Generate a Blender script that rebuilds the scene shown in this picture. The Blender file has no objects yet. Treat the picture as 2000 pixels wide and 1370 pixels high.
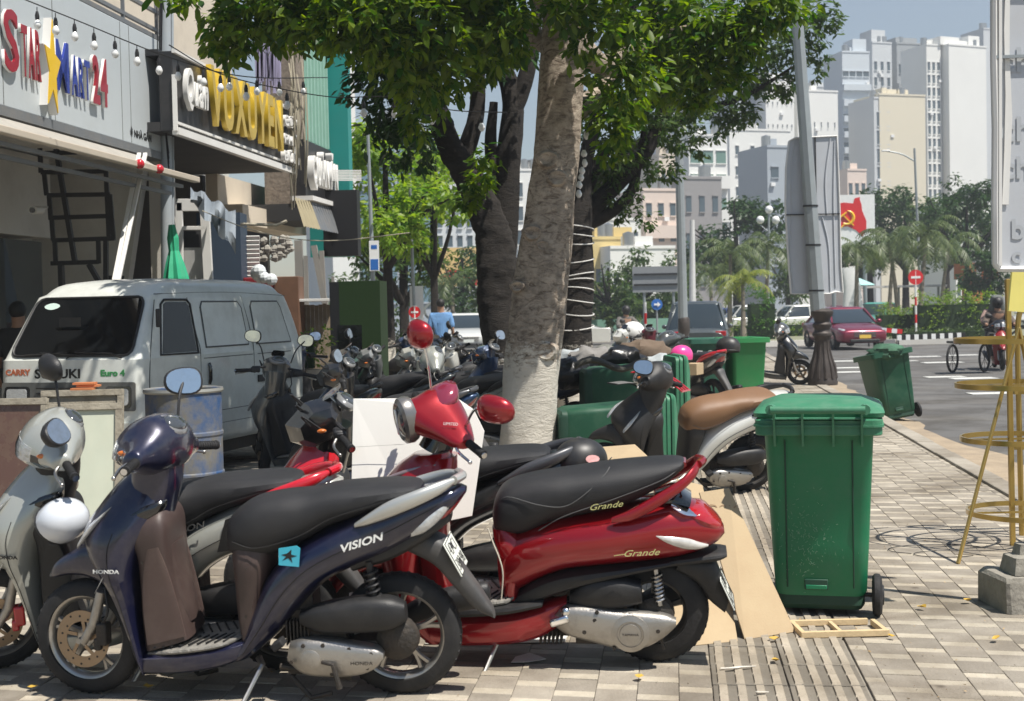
import bpy, math, random
import numpy as np
from mathutils import Vector, Matrix
R = math.radians
random.seed(7); rng = np.random.default_rng(7)
S = bpy.context.scene
COL = S.collection
# ------------------------------------------------------------------ camera
F = 2650.0; H = 1.52
PITCH = math.atan(87 / F); ROLL = R(-1.2)
cd = bpy.data.cameras.new('camera'); cam = bpy.data.objects.new('camera', cd); COL.objects.link(cam)
CM = Matrix.Rotation(math.pi / 2 - PITCH, 3, 'X') @ Matrix.Rotation(ROLL, 3, 'Z')
cam.matrix_world = Matrix.Translation((0, 0, H)) @ CM.to_4x4()
cd.sensor_width = 36; cd.lens = F / 2000 * 36; cd.clip_end = 3000; cd.clip_start = .05
cd.dof.use_dof = True; cd.dof.focus_distance = 8.6; cd.dof.aperture_fstop = 5.2
S.camera = cam
# ------------------------------------------------------------------ light
SUN_DIR = Vector((-.42, .30, -1)).normalized()          # the way the light travels
sun_el = math.asin(-SUN_DIR.z); sun_az = math.atan2(-SUN_DIR.x, -SUN_DIR.y)
W = bpy.data.worlds.new('World'); S.world = W; W.use_nodes = True
nt = W.node_tree; bg = nt.nodes['Background']
sky = nt.nodes.new('ShaderNodeTexSky'); sky.sky_type = 'NISHITA'; sky.sun_disc = False
sky.sun_elevation = sun_el; sky.sun_rotation = sun_az; sky.air_density = 1.2; sky.dust_density = .45; sky.ozone_density = 2.0
nt.links.new(sky.outputs[0], bg.inputs[0]); bg.inputs[1].default_value = .060
sl = bpy.data.lights.new('sun', 'SUN'); sl.energy = 5.0; sl.angle = R(.53); sl.color = (1, .95, .87)
so = bpy.data.objects.new('sun', sl); COL.objects.link(so)
so.rotation_euler = SUN_DIR.to_track_quat('-Z', 'Y').to_euler(); so.location = (4, -3, 12)
S.view_settings.view_transform = 'Standard'; S.view_settings.look = 'None'
S.view_settings.exposure = .64; S.view_settings.gamma = 1
try: S.view_settings.use_curve_mapping = False
except Exception: pass
S.render.engine = 'CYCLES'
S.cycles.max_bounces = 8; S.cycles.transparent_max_bounces = 12
S.cycles.sample_clamp_indirect = 6; S.cycles.use_denoising = True
# ------------------------------------------------------------------ geometry of the place
def ray(px, py):
    return CM @ Vector(((px - 1000) / F, -(py - 685) / F, -1))
def P(px, py, Y):
    d = ray(px, py); return Vector((0, 0, H)) + d * (Y / d.y)
def G(px, py, z=0):
    d = ray(px, py); return Vector((0, 0, H)) + d * ((z - H) / d.z)
SA = math.atan(315 / F)                                   # street direction
def ST(s, t, z=0):                                        # s right of the street axis, t along it
    return Vector((s * math.cos(SA) + t * math.sin(SA), t * math.cos(SA) - s * math.sin(SA), z))
SM = Matrix.Rotation(-SA, 4, 'Z')
def fac(px, s):                                           # t where the ray through px meets the plane s
    k = (px - 1000) / F
    # X = s c + t n ; Y = t c - s n ; X = k Y
    c, n = math.cos(SA), math.sin(SA)
    return (s * c + k * s * n) / (k * c - n)
# ------------------------------------------------------------------ materials
MT = {}
def mat(name, col, rough=.5, metal=0, coat=0, var=.12, vs=6, bump=0, bs=40, dirt=0, dcol=(.32, .27, .21), ds=3, trans=0, emis=0, spec=.5, isl=0, sheen=0, cr=.03, flake=0, wc=0):
    if name in MT: return MT[name]
    m = bpy.data.materials.new(name); m.use_nodes = True; t = m.node_tree; N = t.nodes; L = t.links
    b = N['Principled BSDF']; b.inputs['Roughness'].default_value = rough; b.inputs['Metallic'].default_value = metal
    b.inputs['Coat Weight'].default_value = coat; b.inputs['Coat Roughness'].default_value = cr
    b.inputs['Specular IOR Level'].default_value = spec
    if sheen: b.inputs['Sheen Weight'].default_value = sheen
    tc = N.new('ShaderNodeTexCoord')
    if wc:                                                  # stains that run on from piece to piece
        pg = N.new('ShaderNodeNewGeometry'); OBJ = pg.outputs['Position']
    else: OBJ = tc.outputs['Object']
    no = N.new('ShaderNodeTexNoise'); no.inputs['Scale'].default_value = vs; no.inputs['Detail'].default_value = 6
    L.new(OBJ, no.inputs['Vector'])
    mx = N.new('ShaderNodeMix'); mx.data_type = 'RGBA'
    a = [max(0, c * (1 - var)) for c in col]; z = [min(1, c * (1 + var)) for c in col]
    mx.inputs[6].default_value = (*a, 1); mx.inputs[7].default_value = (*z, 1)
    L.new(no.outputs[0], mx.inputs[0]); last = mx.outputs[2]
    if isl:
        g = N.new('ShaderNodeNewGeometry'); oi = N.new('ShaderNodeObjectInfo')
        ad = N.new('ShaderNodeMath'); ad.operation = 'ADD'; L.new(g.outputs['Random Per Island'], ad.inputs[0]); L.new(oi.outputs['Random'], ad.inputs[1])
        fr = N.new('ShaderNodeMath'); fr.operation = 'FRACT'; L.new(ad.outputs[0], fr.inputs[0])
        hs = N.new('ShaderNodeHueSaturation'); mr = N.new('ShaderNodeMapRange')
        mr.inputs[3].default_value = 1 - isl; mr.inputs[4].default_value = 1 + isl
        L.new(fr.outputs[0], mr.inputs[0]); L.new(mr.outputs[0], hs.inputs['Value']); L.new(last, hs.inputs['Color']); last = hs.outputs[0]
    if dirt:
        n2 = N.new('ShaderNodeTexNoise'); n2.inputs['Scale'].default_value = ds; n2.inputs['Detail'].default_value = 10; n2.inputs['Roughness'].default_value = .7
        L.new(OBJ, n2.inputs['Vector'])
        cr_ = N.new('ShaderNodeValToRGB'); cr_.color_ramp.elements[0].position = .45; cr_.color_ramp.elements[1].position = .75
        cr_.color_ramp.elements[1].color = (dirt, dirt, dirt, 1)
        L.new(n2.outputs[0], cr_.inputs[0])
        m2 = N.new('ShaderNodeMix'); m2.data_type = 'RGBA'; L.new(cr_.outputs[0], m2.inputs[0]); L.new(last, m2.inputs[6]); m2.inputs[7].default_value = (*dcol, 1)
        last = m2.outputs[2]
        m3 = N.new('ShaderNodeMapRange'); m3.inputs[3].default_value = rough; m3.inputs[4].default_value = min(1, rough + .35)
        L.new(cr_.outputs[0], m3.inputs[0]); L.new(m3.outputs[0], b.inputs['Roughness'])
    if wc:
        n6 = N.new('ShaderNodeTexNoise'); n6.inputs['Scale'].default_value = .9; n6.inputs['Detail'].default_value = 7; n6.inputs['Roughness'].default_value = .65; n6.inputs['Distortion'].default_value = .6; L.new(OBJ, n6.inputs['Vector'])
        c6 = N.new('ShaderNodeValToRGB'); c6.color_ramp.elements[0].position = .36; c6.color_ramp.elements[0].color = (.55, .52, .48, 1); c6.color_ramp.elements[1].position = .58; c6.color_ramp.elements[1].color = (1, 1, 1, 1); L.new(n6.outputs[0], c6.inputs[0])
        n7 = N.new('ShaderNodeTexVoronoi'); n7.inputs['Scale'].default_value = 3.2; n7.inputs['Randomness'].default_value = 1; L.new(OBJ, n7.inputs['Vector'])
        c7 = N.new('ShaderNodeValToRGB'); c7.color_ramp.elements[0].position = .03; c7.color_ramp.elements[0].color = (.45, .42, .40, 1); c7.color_ramp.elements[1].position = .10; c7.color_ramp.elements[1].color = (1, 1, 1, 1); L.new(n7.outputs['Distance'], c7.inputs[0])
        for q in (c6, c7):
            mm = N.new('ShaderNodeMix'); mm.data_type = 'RGBA'; mm.blend_type = 'MULTIPLY'; mm.inputs[0].default_value = 1; L.new(last, mm.inputs[6]); L.new(q.outputs[0], mm.inputs[7]); last = mm.outputs[2]
    L.new(last, b.inputs['Base Color'])
    if flake:
        v = N.new('ShaderNodeTexVoronoi'); v.inputs['Scale'].default_value = 900; L.new(tc.outputs['Object'], v.inputs['Vector'])
        bp = N.new('ShaderNodeBump'); bp.inputs['Strength'].default_value = flake; bp.inputs['Distance'].default_value = .001
        L.new(v.outputs[0], bp.inputs['Height']); L.new(bp.outputs[0], b.inputs['Normal'])
    if bump:
        n3 = N.new('ShaderNodeTexNoise'); n3.inputs['Scale'].default_value = bs; n3.inputs['Detail'].default_value = 8
        L.new(OBJ, n3.inputs['Vector'])
        bp = N.new('ShaderNodeBump'); bp.inputs['Strength'].default_value = bump; bp.inputs['Distance'].default_value = .01
        L.new(n3.outputs[0], bp.inputs['Height']); L.new(bp.outputs[0], b.inputs['Normal'])
    if trans: b.inputs['Transmission Weight'].default_value = trans
    if emis: b.inputs['Emission Color'].default_value = (*col, 1); b.inputs['Emission Strength'].default_value = emis
    MT[name] = m; return m
def leafmat(name, c1, c2, tr=.35, rough=.45):
    if name in MT: return MT[name]
    m = bpy.data.materials.new(name); m.use_nodes = True; t = m.node_tree; N = t.nodes; L = t.links
    b = N['Principled BSDF']; b.inputs['Roughness'].default_value = rough; b.inputs['Specular IOR Level'].default_value = .35
    g = N.new('ShaderNodeNewGeometry'); oi = N.new('ShaderNodeObjectInfo')
    ad = N.new('ShaderNodeMath'); ad.operation = 'ADD'; L.new(g.outputs['Random Per Island'], ad.inputs[0]); L.new(oi.outputs['Random'], ad.inputs[1])
    fr = N.new('ShaderNodeMath'); fr.operation = 'FRACT'; L.new(ad.outputs[0], fr.inputs[0])
    mx = N.new('ShaderNodeMix'); mx.data_type = 'RGBA'; mx.inputs[6].default_value = (*c1, 1); mx.inputs[7].default_value = (*c2, 1)
    L.new(fr.outputs[0], mx.inputs[0]); L.new(mx.outputs[2], b.inputs['Base Color'])
    tl = N.new('ShaderNodeBsdfTranslucent'); hs = N.new('ShaderNodeHueSaturation'); hs.inputs['Value'].default_value = 1.9; hs.inputs['Saturation'].default_value = 1.15
    L.new(mx.outputs[2], hs.inputs['Color']); L.new(hs.outputs[0], tl.inputs[0])
    ms = N.new('ShaderNodeMixShader'); ms.inputs[0].default_value = tr
    L.new(b.outputs[0], ms.inputs[1]); L.new(tl.outputs[0], ms.inputs[2]); L.new(ms.outputs[0], N['Material Output'].inputs[0])
    MT[name] = m; return m
# ------------------------------------------------------------------ objects
def tag(o, label=None, cat=None, group=None, kind=None):
    if label: o['label'] = label
    if cat: o['category'] = cat
    if group: o['group'] = group
    if kind: o['kind'] = kind
    return o
def empty(name, loc=(0, 0, 0), rz=0, label=None, cat=None, group=None, M=None):
    o = bpy.data.objects.new(name, None); COL.objects.link(o); o.empty_display_size = .1
    o.matrix_world = M if M is not None else Matrix.Translation(loc) @ Matrix.Rotation(rz, 4, 'Z')
    return tag(o, label, cat, group)
def copy_tree(o, M=None, parent=None):
    c = o.copy(); COL.objects.link(c)
    if parent: c.parent = parent
    for ch in o.children: copy_tree(ch, None, c)
    if M is not None: c.matrix_world = M
    return c
def cr(pts, sub, closed=False):
    p = np.array(pts, float); n = len(p)
    if n < 3 or sub < 2: return p
    out = []
    rngi = range(n) if closed else range(n - 1)
    for i in rngi:
        a = p[(i - 1) % n] if closed or i > 0 else 2 * p[0] - p[1]
        b = p[i]; c = p[(i + 1) % n]
        d = p[(i + 2) % n] if closed or i < n - 2 else 2 * p[-1] - p[-2]
        for k in range(sub):
            t = k / sub
            out.append(.5 * ((2 * b) + (c - a) * t + (2 * a - 5 * b + 4 * c - d) * t * t + (3 * b - a - 3 * c + d) * t ** 3))
    if not closed: out.append(p[-1])
    return np.array(out)
class MB:
    def __init__(s): s.v = []; s.f = []
    def add(s, V, Fc, M=None):
        o = len(s.v)
        if M is not None: V = [tuple(M @ Vector(v)) for v in V]
        s.v += [tuple(map(float, v)) for v in V]; s.f += [tuple(i + o for i in f) for f in Fc]; return s
    def box(s, c, d, M=None, taper=1):
        x, y, z = d[0] / 2, d[1] / 2, d[2] / 2; V = []
        for k in (-1, 1):
            q = taper if k > 0 else 1
            V += [(c[0] + a * x * q, c[1] + b * y * q, c[2] + k * z) for a, b in ((-1, -1), (1, -1), (1, 1), (-1, 1))]
        return s.add(V, [(3, 2, 1, 0), (4, 5, 6, 7), (0, 1, 5, 4), (1, 2, 6, 5), (2, 3, 7, 6), (3, 0, 4, 7)], M)
    def bar(s, a, b, w, h=None, up=(0, 0, 1)):
        a = Vector(a); b = Vector(b); d = b - a; L = d.length; h = h or w
        z = d.normalized(); u = Vector(up)
        if abs(z.dot(u)) > .98: u = Vector((1, 0, 0))
        x = u.cross(z).normalized(); y = z.cross(x)
        M = Matrix((x, y, z)).transposed().to_4x4(); M.translation = (a + b) / 2
        return s.box((0, 0, 0), (w, h, L), M)
    def rings(s, rs, cap=True, M=None, close=False):
        n = len(rs[0]); V = [p for r in rs for p in r]; Fc = []
        m = len(rs)
        for i in range(m if close else m - 1):
            for j in range(n):
                a = i * n + j; b = i * n + (j + 1) % n; c = ((i + 1) % m) * n + (j + 1) % n; d = ((i + 1) % m) * n + j
                Fc.append((a, b, c, d))
        if cap and not close: Fc.append(tuple(range(n))[::-1]); Fc.append(tuple(range((m - 1) * n, m * n)))
        return s.add(V, Fc, M)
    def tube(s, pts, r, n=8, sub=1, closed=False, M=None):
        if np.isscalar(r): q = [(*p, r) for p in pts]
        else: q = [(*p, rr) for p, rr in zip(pts, r)]
        q = cr(q, sub, closed) if sub > 1 else np.array(q, float)
        rs = []; m = len(q); prev = None
        for i in range(m):
            if closed: d = q[(i + 1) % m][:3] - q[i - 1][:3]
            else: d = q[min(i + 1, m - 1)][:3] - q[max(i - 1, 0)][:3]
            d = Vector(d).normalized()
            if prev is None: u = Vector((0, 0, 1)) if abs(d.z) < .9 else Vector((1, 0, 0)); x = u.cross(d).normalized()
            else: x = (prev - d * prev.dot(d)).normalized()
            prev = x; y = d.cross(x); c = Vector(q[i][:3]); rr = q[i][3]
            rs.append([c + (x * math.cos(2 * math.pi * k / n) + y * math.sin(2 * math.pi * k / n)) * rr for k in range(n)])
        return s.rings(rs, M=M, close=closed)
    def loft(s, secs, conv=None, n=18, sub=4, e=2.6, M=None, sy=1):
        q = []
        for c in secs:
            ax, ay, bx, by, w = c[:5]; yo = c[5] if len(c) > 5 else 0
            if conv: ax, ay = conv(ax, ay); bx, by = conv(bx, by)
            q.append((ax, ay, bx, by, w, yo * sy))
        q = cr(q, sub); rs = []
        for ax, az, bx, bz, w, yo in q:
            w = max(w, .002); r = []
            for k in range(n):
                t = 2 * math.pi * (k + .5) / n; c, d = math.cos(t), math.sin(t)
                c = math.copysign(abs(c) ** (2 / e), c); d = math.copysign(abs(d) ** (2 / e), d)
                r.append(((ax + bx) / 2 + (bx - ax) / 2 * c, yo + w * d, (az + bz) / 2 + (bz - az) / 2 * c))
            rs.append(r)
        return s.rings(rs, M=M)
    def lathe(s, prof, n=24, M=None, close=False):
        rs = [[(r * math.cos(2 * math.pi * k / n), r * math.sin(2 * math.pi * k / n), z) for k in range(n)] for r, z in prof]
        return s.rings(rs, cap=not close, M=M, close=close)
    def prism(s, poly, z0, z1, M=None):
        n = len(poly); V = [(x, y, z0) for x, y in poly] + [(x, y, z1) for x, y in poly]
        Fc = [tuple(range(n))[::-1], tuple(range(n, 2 * n))] + [(i, (i + 1) % n, n + (i + 1) % n, n + i) for i in range(n)]
        return s.add(V, Fc, M)
    def sph(s, c, r, n=12, m=8, M=None, cut=1.0):
        r = (r, r, r) if np.isscalar(r) else r; rs = []
        for i in range(m + 1):
            a = math.pi * (.01 + .98 * cut * i / m)
            rs.append([(c[0] + r[0] * math.sin(a) * math.cos(2 * math.pi * k / n), c[1] + r[1] * math.sin(a) * math.sin(2 * math.pi * k / n), c[2] + r[2] * math.cos(a)) for k in range(n)])
        return s.rings(rs[::-1], M=M)
    def build(s, name, m, parent=None, smooth=35, M=None, bevel=0, label=None, cat=None, group=None, kind=None):
        me = bpy.data.meshes.new(name); me.from_pydata(s.v, [], s.f); me.validate(); me.update()
        if m: me.materials.append(m)
        if smooth: me.shade_smooth(); me.set_sharp_from_angle(angle=R(smooth))
        o = bpy.data.objects.new(name, me); COL.objects.link(o)
        if parent: o.parent = parent
        if M is not None: o.matrix_local = M
        if bevel:
            b = o.modifiers.new('bevel', 'BEVEL'); b.width = bevel; b.segments = 2; b.limit_method = 'ANGLE'; b.angle_limit = R(40)
        return tag(o, label, cat, group, kind)
def fixnormals(o):
    import bmesh
    bm = bmesh.new(); bm.from_mesh(o.data); bmesh.ops.recalc_face_normals(bm, faces=bm.faces); bm.to_mesh(o.data); bm.free()
def npmesh(name, V, Fq, m, parent=None, smooth=False, **k):
    V = np.asarray(V, np.float32); Fq = np.asarray(Fq, np.int32); me = bpy.data.meshes.new(name); nf, c = Fq.shape
    me.vertices.add(len(V)); me.vertices.foreach_set('co', V.ravel()); me.loops.add(nf * c); me.loops.foreach_set('vertex_index', Fq.ravel())
    me.polygons.add(nf); me.polygons.foreach_set('loop_start', np.arange(0, nf * c, c, dtype=np.int32))
    if smooth: me.polygons.foreach_set('use_smooth', np.ones(nf, bool))
    me.update(calc_edges=True); me.materials.append(m)
    o = bpy.data.objects.new(name, me); COL.objects.link(o)
    if parent: o.parent = parent
    return tag(o, **k)
def text(body, size, m, parent=None, M=None, ext=.001, shear=0, off=0, xs=1, name='lettering', al='CENTER', sp=1, **k):
    cu = bpy.data.curves.new(name, 'FONT'); cu.body = body; cu.size = size; cu.extrude = ext; cu.shear = shear; cu.offset = off
    cu.align_x = al; cu.align_y = 'CENTER'; cu.space_character = sp; cu.resolution_u = 3
    t = bpy.data.objects.new(name, cu); COL.objects.link(t)
    dg = bpy.context.evaluated_depsgraph_get(); me = bpy.data.meshes.new_from_object(t.evaluated_get(dg))
    bpy.data.objects.remove(t); bpy.data.curves.remove(cu)
    if xs != 1: me.transform(Matrix.Diagonal((xs, 1, 1, 1)))
    me.materials.clear(); me.materials.append(m)
    o = bpy.data.objects.new(name, me); COL.objects.link(o)
    if parent: o.parent = parent
    if M is not None: o.matrix_local = M
    return tag(o, **k)
def face_M(p, n, up=(0, 0, 1), roll=0):                    # a frame whose +Z is n and whose +Y is near up
    z = Vector(n).normalized(); u = Vector(up); x = u.cross(z).normalized(); y = z.cross(x)
    M = Matrix((x, y, z)).transposed().to_4x4() @ Matrix.Rotation(roll, 4, 'Z'); M.translation = Vector(p); return M
# palette
def paint(name, c, metal=.5, dirt=.2): return mat(name, c, .28, metal, 1, .06, 3, dirt=dirt, flake=.05, ds=5, dcol=(.22, .19, .16))
BKS = mat('black steel', (.012, .012, .014), .5)
RUB = mat('rubber', (.012, .012, .013), .75, dirt=.25, dcol=(.10, .09, .08), ds=9, bump=.2, bs=60)
BLK = mat('black plastic', (.014, .014, .015), .5, dirt=.25, dcol=(.10, .09, .08), ds=6, bump=.15, bs=250)
GLB = mat('gloss black', (.006, .006, .007), .15, coat=1)
SEATM = mat('seat vinyl', (.016, .016, .018), .52, bump=.35, bs=420, dirt=.2, dcol=(.07, .065, .06), ds=5)
ALU = mat('cast aluminium', (.42, .40, .37), .42, .85, dirt=.45, dcol=(.10, .085, .07), ds=7, bump=.15, bs=120)
GRIM = mat('greasy metal', (.05, .045, .04), .6, .5, dirt=.6, dcol=(.13, .10, .075), ds=14, bump=.5, bs=70)
STEEL = mat('brushed steel', (.5, .49, .47), .3, 1, dirt=.3, dcol=(.14, .11, .09), ds=12)
CHR = mat('chrome', (.75, .75, .76), .08, 1)
LENS = mat('clear lens', (.55, .56, .56), .06, .35, 1, var=.35, vs=60, bump=.3, bs=90)
RLENS = mat('red lens', (.35, .01, .015), .1, 0, 1)
ALENS = mat('amber lens', (.6, .16, .02), .12, 0, 1)
MIRR = mat('mirror glass', (.80, .80, .78), .10, 1, var=.05, dirt=.5, dcol=(.5, .49, .46), ds=14)
PLATE = mat('plate white', (.72, .74, .68), .4, dirt=.2)
INK = mat('ink black', (.01, .01, .01), .5)
WHT = mat('white print', (.75, .75, .72), .4)
BRN = mat('worn brown plastic', (.055, .036, .032), .48, dirt=.35, dcol=(.16, .12, .10), ds=5, bump=.1, bs=200)
TAN = mat('disc steel', (.34, .25, .17), .38, .8, dirt=.4, ds=20)
CARD = mat('cardboard', (.42, .32, .195), .85, var=.09, vs=4, dirt=.3, dcol=(.33, .22, .13), ds=6, bump=.1, bs=90)
# ------------------------------------------------------------------ ground
ASP = mat('asphalt', wc=1, col=(.115, .112, .108), rough=.85, var=.18, vs=.7, bump=.5, bs=90, dirt=.6, dcol=(.205, .19, .165), ds=.5)
CONC = mat('kerb concrete', wc=1, col=(.36, .325, .27), rough=.85, var=.15, vs=3, bump=.4, bs=50, dirt=.5, dcol=(.22, .18, .13), ds=2)
GREY = mat('grey paver', wc=1, col=(.31, .275, .225), rough=.85, var=.2, vs=9, bump=.5, bs=70, isl=.16, dirt=.55, dcol=(.17, .145, .11), ds=2.2)
PALE = mat('pale paver', wc=1, col=(.47, .42, .335), rough=.82, var=.16, vs=11, bump=.4, bs=70, isl=.15, dirt=.6, dcol=(.30, .255, .19), ds=5)
JOINT = mat('joint sand', (.27, .24, .195), .95, var=.25, vs=9, bump=.5, bs=80)
TACD = mat('dark tactile paver', wc=1, col=(.24, .215, .175), rough=.8, var=.15, vs=12, bump=.3, bs=60, isl=.15, dirt=.3, dcol=(.12, .10, .075), ds=3)
TACB = mat('tactile bar', wc=1, col=(.43, .375, .295), rough=.85, var=.15, vs=9, bump=.4, bs=60, isl=.12, dirt=.35, dcol=(.22, .19, .14), ds=3)
def zr(Y):                                                # road height
    return -.12 - .004 * max(0, min(Y, 70) - 25)
KS = 2.50                                                  # kerb line
b = MB()
ys = [-30, 0, 10, 18, 25, 35, 45, 55, 70, 120, 400, 1500]
xs = [-900, -200, -60, -20, -4, 8, 30, 80, 300, 900]
V = [(x, y, zr(y) - .02) for y in ys for x in xs]; n = len(xs)
b.add(V, [(j * n + i, j * n + i + 1, (j + 1) * n + i + 1, (j + 1) * n + i) for j in range(len(ys) - 1) for i in range(n - 1)])
b.build('road', ASP, kind='structure', smooth=0)
# pavement slab under the pavers, ends where the road crosses
TEND = 46
b = MB(); b.add([ST(-30, -6, -.012), ST(KS, -6, -.012), ST(KS, TEND, -.012), ST(-30, TEND, -.012), ST(-30, -6, -.3), ST(KS, -6, -.3), ST(KS, TEND, -.3), ST(-30, TEND, -.3)],
      [(0, 1, 2, 3), (1, 5, 6, 2), (2, 6, 7, 3)])
pav = b.build('pavement', JOINT, kind='structure', smooth=0)
# kerb: stones a metre long
b = MB()
proto = None
for i in range(52):
    t0 = i * 1.0 - 3
    if t0 > TEND: break
    if proto is None:
        q = MB(); q.box((0, 0, -.10), (.18, .99, .24)); proto = q.build('kerb_stone', CONC, pav, smooth=0, bevel=.012); o = proto
    else:
        o = proto.copy(); COL.objects.link(o)
    o.matrix_local = Matrix.Translation(ST(KS + .09, t0, random.uniform(-.004, .004))) @ SM @ Matrix.Rotation(random.uniform(-.004, .004), 4, 'Z')
# sand and rubble along the gutter
b = MB(); q = []
for i in range(90):
    t = -3 + i * .5; w = .50 + .16 * math.sin(i * .23) + .08 * math.sin(i * .61) + random.uniform(-.07, .07)
    q.append((t, w))
V = []
for t, w in q:
    for k in range(5):
        s = KS + .17 + w * k / 4; V.append(ST(s, t, zr(t) + (.022 - .036 * (k / 4) ** .6 if k else .045) + random.uniform(0, .006)))
b.add(V, [(i * 5 + k, i * 5 + k + 1, i * 5 + k + 6, i * 5 + k + 5) for i in range(len(q) - 1) for k in range(4)])
b.build('gutter_sand', mat('gutter sand', (.33, .26, .18), .95, var=.3, vs=5, bump=.8, bs=40, dirt=.5, dcol=(.15, .13, .11), ds=3), kind='structure')
# pavers ------------------------------------------------
SK = math.tan(R(6))
def PV(s, t, z=0): return ST(s, t - s * SK, z)             # rows run slightly askew to the kerb
CW, PER, G1 = .163, .252, .0022
TS0, TS1 = .13, .74                                        # tactile strip
def tac(s): return TS0 - .01 < s < TS1 + .01
def vis(p, m=60):
    v = CM.transposed() @ (Vector(p) - Vector((0, 0, H)))
    if v.z > -1: return False
    x = 1000 + F * v.x / -v.z; y = 685 - F * v.y / -v.z
    return -m - 200 < x < 2000 + m + 200 and y < 1370 + 260
tiles = []
c0 = int(-7.6 / CW)
for c in range(c0, int(KS / CW) + 1):
    s0 = c * CW; s1 = s0 + CW
    if s1 > KS - .01: s1 = KS - .01
    if s1 - s0 < .03: continue
    if s0 < TS1 and s1 > TS0:
        if s0 < TS0 - .03: s1 = TS0
        elif s1 > TS1 + .03: s0 = TS1
        else: continue
    for r in range(int(3.5 / PER), int(44 / PER)):
        off = (c % 2) * PER / 2
        for w, a, d in ((1, 0, .074), (0, .074, PER - .074)):
            t = r * PER + off + a
            if r * PER > 26 and w == 0 and False: continue
            ctr = PV((s0 + s1) / 2, t + d / 2)
            if vis(ctr): tiles.append((ctr.y, w, s0 + G1 / 2, s1 - G1 / 2, t + G1 / 2, t + d - G1 / 2))
tiles.sort()
def tile_mesh(b, s0, s1, t0, t1, z, h=.02):
    c = .0018
    V = [PV(s0 + c, t0 + c, z), PV(s1 - c, t0 + c, z), PV(s1 - c, t1 - c, z), PV(s0 + c, t1 - c, z),
         PV(s0, t0, z - .0018), PV(s1, t0, z - .0018), PV(s1, t1, z - .0018), PV(s0, t1, z - .0018),
         PV(s0, t0, z - h), PV(s1, t0, z - h), PV(s1, t1, z - h), PV(s0, t1, z - h)]
    Fc = [(0, 1, 2, 3)] + [(4 + i, 4 + (i + 1) % 4, (i + 1) % 4, i) for i in range(4)] + [(8 + i, 8 + (i + 1) % 4, 4 + (i + 1) % 4, 4 + i) for i in range(4)]
    b.add(V, Fc)
shared = {}
for k, (yy, w, s0, s1, t0, t1) in enumerate(tiles[:300]):
    key = (w, round(s1 - s0, 3)); ctr = PV((s0 + s1) / 2, (t0 + t1) / 2)
    z = random.uniform(-.0025, .0015)
    if key not in shared:
        b = MB(); tile_mesh(b, s0, s1, t0, t1, 0); b.v = [tuple(Vector(v) - ctr) for v in b.v]
        o = b.build('paver', PALE if w else GREY, pav, smooth=0); shared[key] = o
    else: o = shared[key].copy(); COL.objects.link(o)
    o.matrix_local = Matrix.Translation(ctr + Vector((0, 0, z))) @ Matrix.Rotation(random.uniform(-.006, .006), 4, 'X') @ Matrix.Rotation(random.uniform(-.008, .008), 4, 'Z')
for w, m in ((1, PALE), (0, GREY)):
    b = MB()
    for t in tiles[300:]:
        if t[1] == w: tile_mesh(b, *t[2:], random.uniform(-.0025, .0015))
    b.build('far_paver', m, pav, smooth=0, kind='stuff')
# tactile strip: dark slabs with pale raised bars
slabs = []
for r in range(int(3.5 / .3), 60):
    for c in range(2): slabs.append((TS0 + c * .3, r * .3))
q = MB(); q.box((0, 0, -.01), (.294, .294, .02)); sp = q.build('tactile_slab', TACD, pav, smooth=0, bevel=.003)
q = MB()
for k in range(4):
    for g in range(2): q.box((-.108 + k * .072, -.073 + g * .146, .0035), (.036, .136, .009), taper=.85)
bp_ = q.build('raised_bars', TACB, sp, smooth=0)
for i, (s, t) in enumerate(slabs):
    if i == 0: o = sp; cb = bp_
    else:
        o = sp.copy(); COL.objects.link(o); cb = bp_.copy(); COL.objects.link(cb); cb.parent = o
    o.matrix_local = Matrix.Translation(ST(s + .15, t + .15 , random.uniform(-.002, .003))) @ SM @ Matrix.Rotation(random.uniform(-.01, .01), 4, 'Z')
# loose sand on pavers' far part, road paint
LINE = mat('road paint', (.62, .62, .58), .7, dirt=.6, dcol=(.16, .155, .15), ds=3)
b = MB()
for (px, py, w, d, ) in ((1650, 702, 1.3, .25), (1700, 724, 1.6, .22), (1655, 716, 1.0, .2), (1840, 705, 1.0, .25), (1800, 693, 1.0, .25), (1880, 690, .9, .25), (1900, 738, .9, .25), (1770, 702, .6, .15), (1845, 735, .8, .2), (1540, 718, 1, .2), (1950, 768, 1.0, .2)):
    p = G(px, py, -.13); z = zr(p.y) - .012
    b.box((p.x, p.y, z), (w, d * 2, .008))
b.build('road_marking', LINE, kind='structure', smooth=0)
# crumbs, dry leaves, paper scraps near the camera
def scrap(px, py, pts, m, label, cat, z=.006, name='paper_scrap', group=None, th=.0015):
    g = G(px, py); b = MB(); b.prism(pts, 0, th)
    a = random.uniform(-.08, .08)
    return b.build(name, m, smooth=0, M=Matrix.Translation((g.x, g.y, z)) @ Matrix.Rotation(a, 4, 'Y'), label=label, cat=cat, group=group)
SCR = mat('paper scrap', (.66, .62, .54), .8, dirt=.3)
YL = mat('dry leaf', (.52, .33, .05), .7, var=.4, vs=30)
scrap(1030, 1292, [(-.07, -.05), (.0, -.06), (.08, -.03), (.05, .03), (.01, .09), (-.05, .04)], SCR, 'crumpled white paper scrap on the pavers below the red scooter engine', 'litter', .012)
o = scrap(1440, 1312, [(-.07, -.012), (.0, -.002), (.02, .012), (.08, .03), (.085, .036), (.01, .028), (-.03, .008), (-.07, .0)], SCR, 'forked pale torn paper strip on the tactile paving', 'litter', .014)
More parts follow.
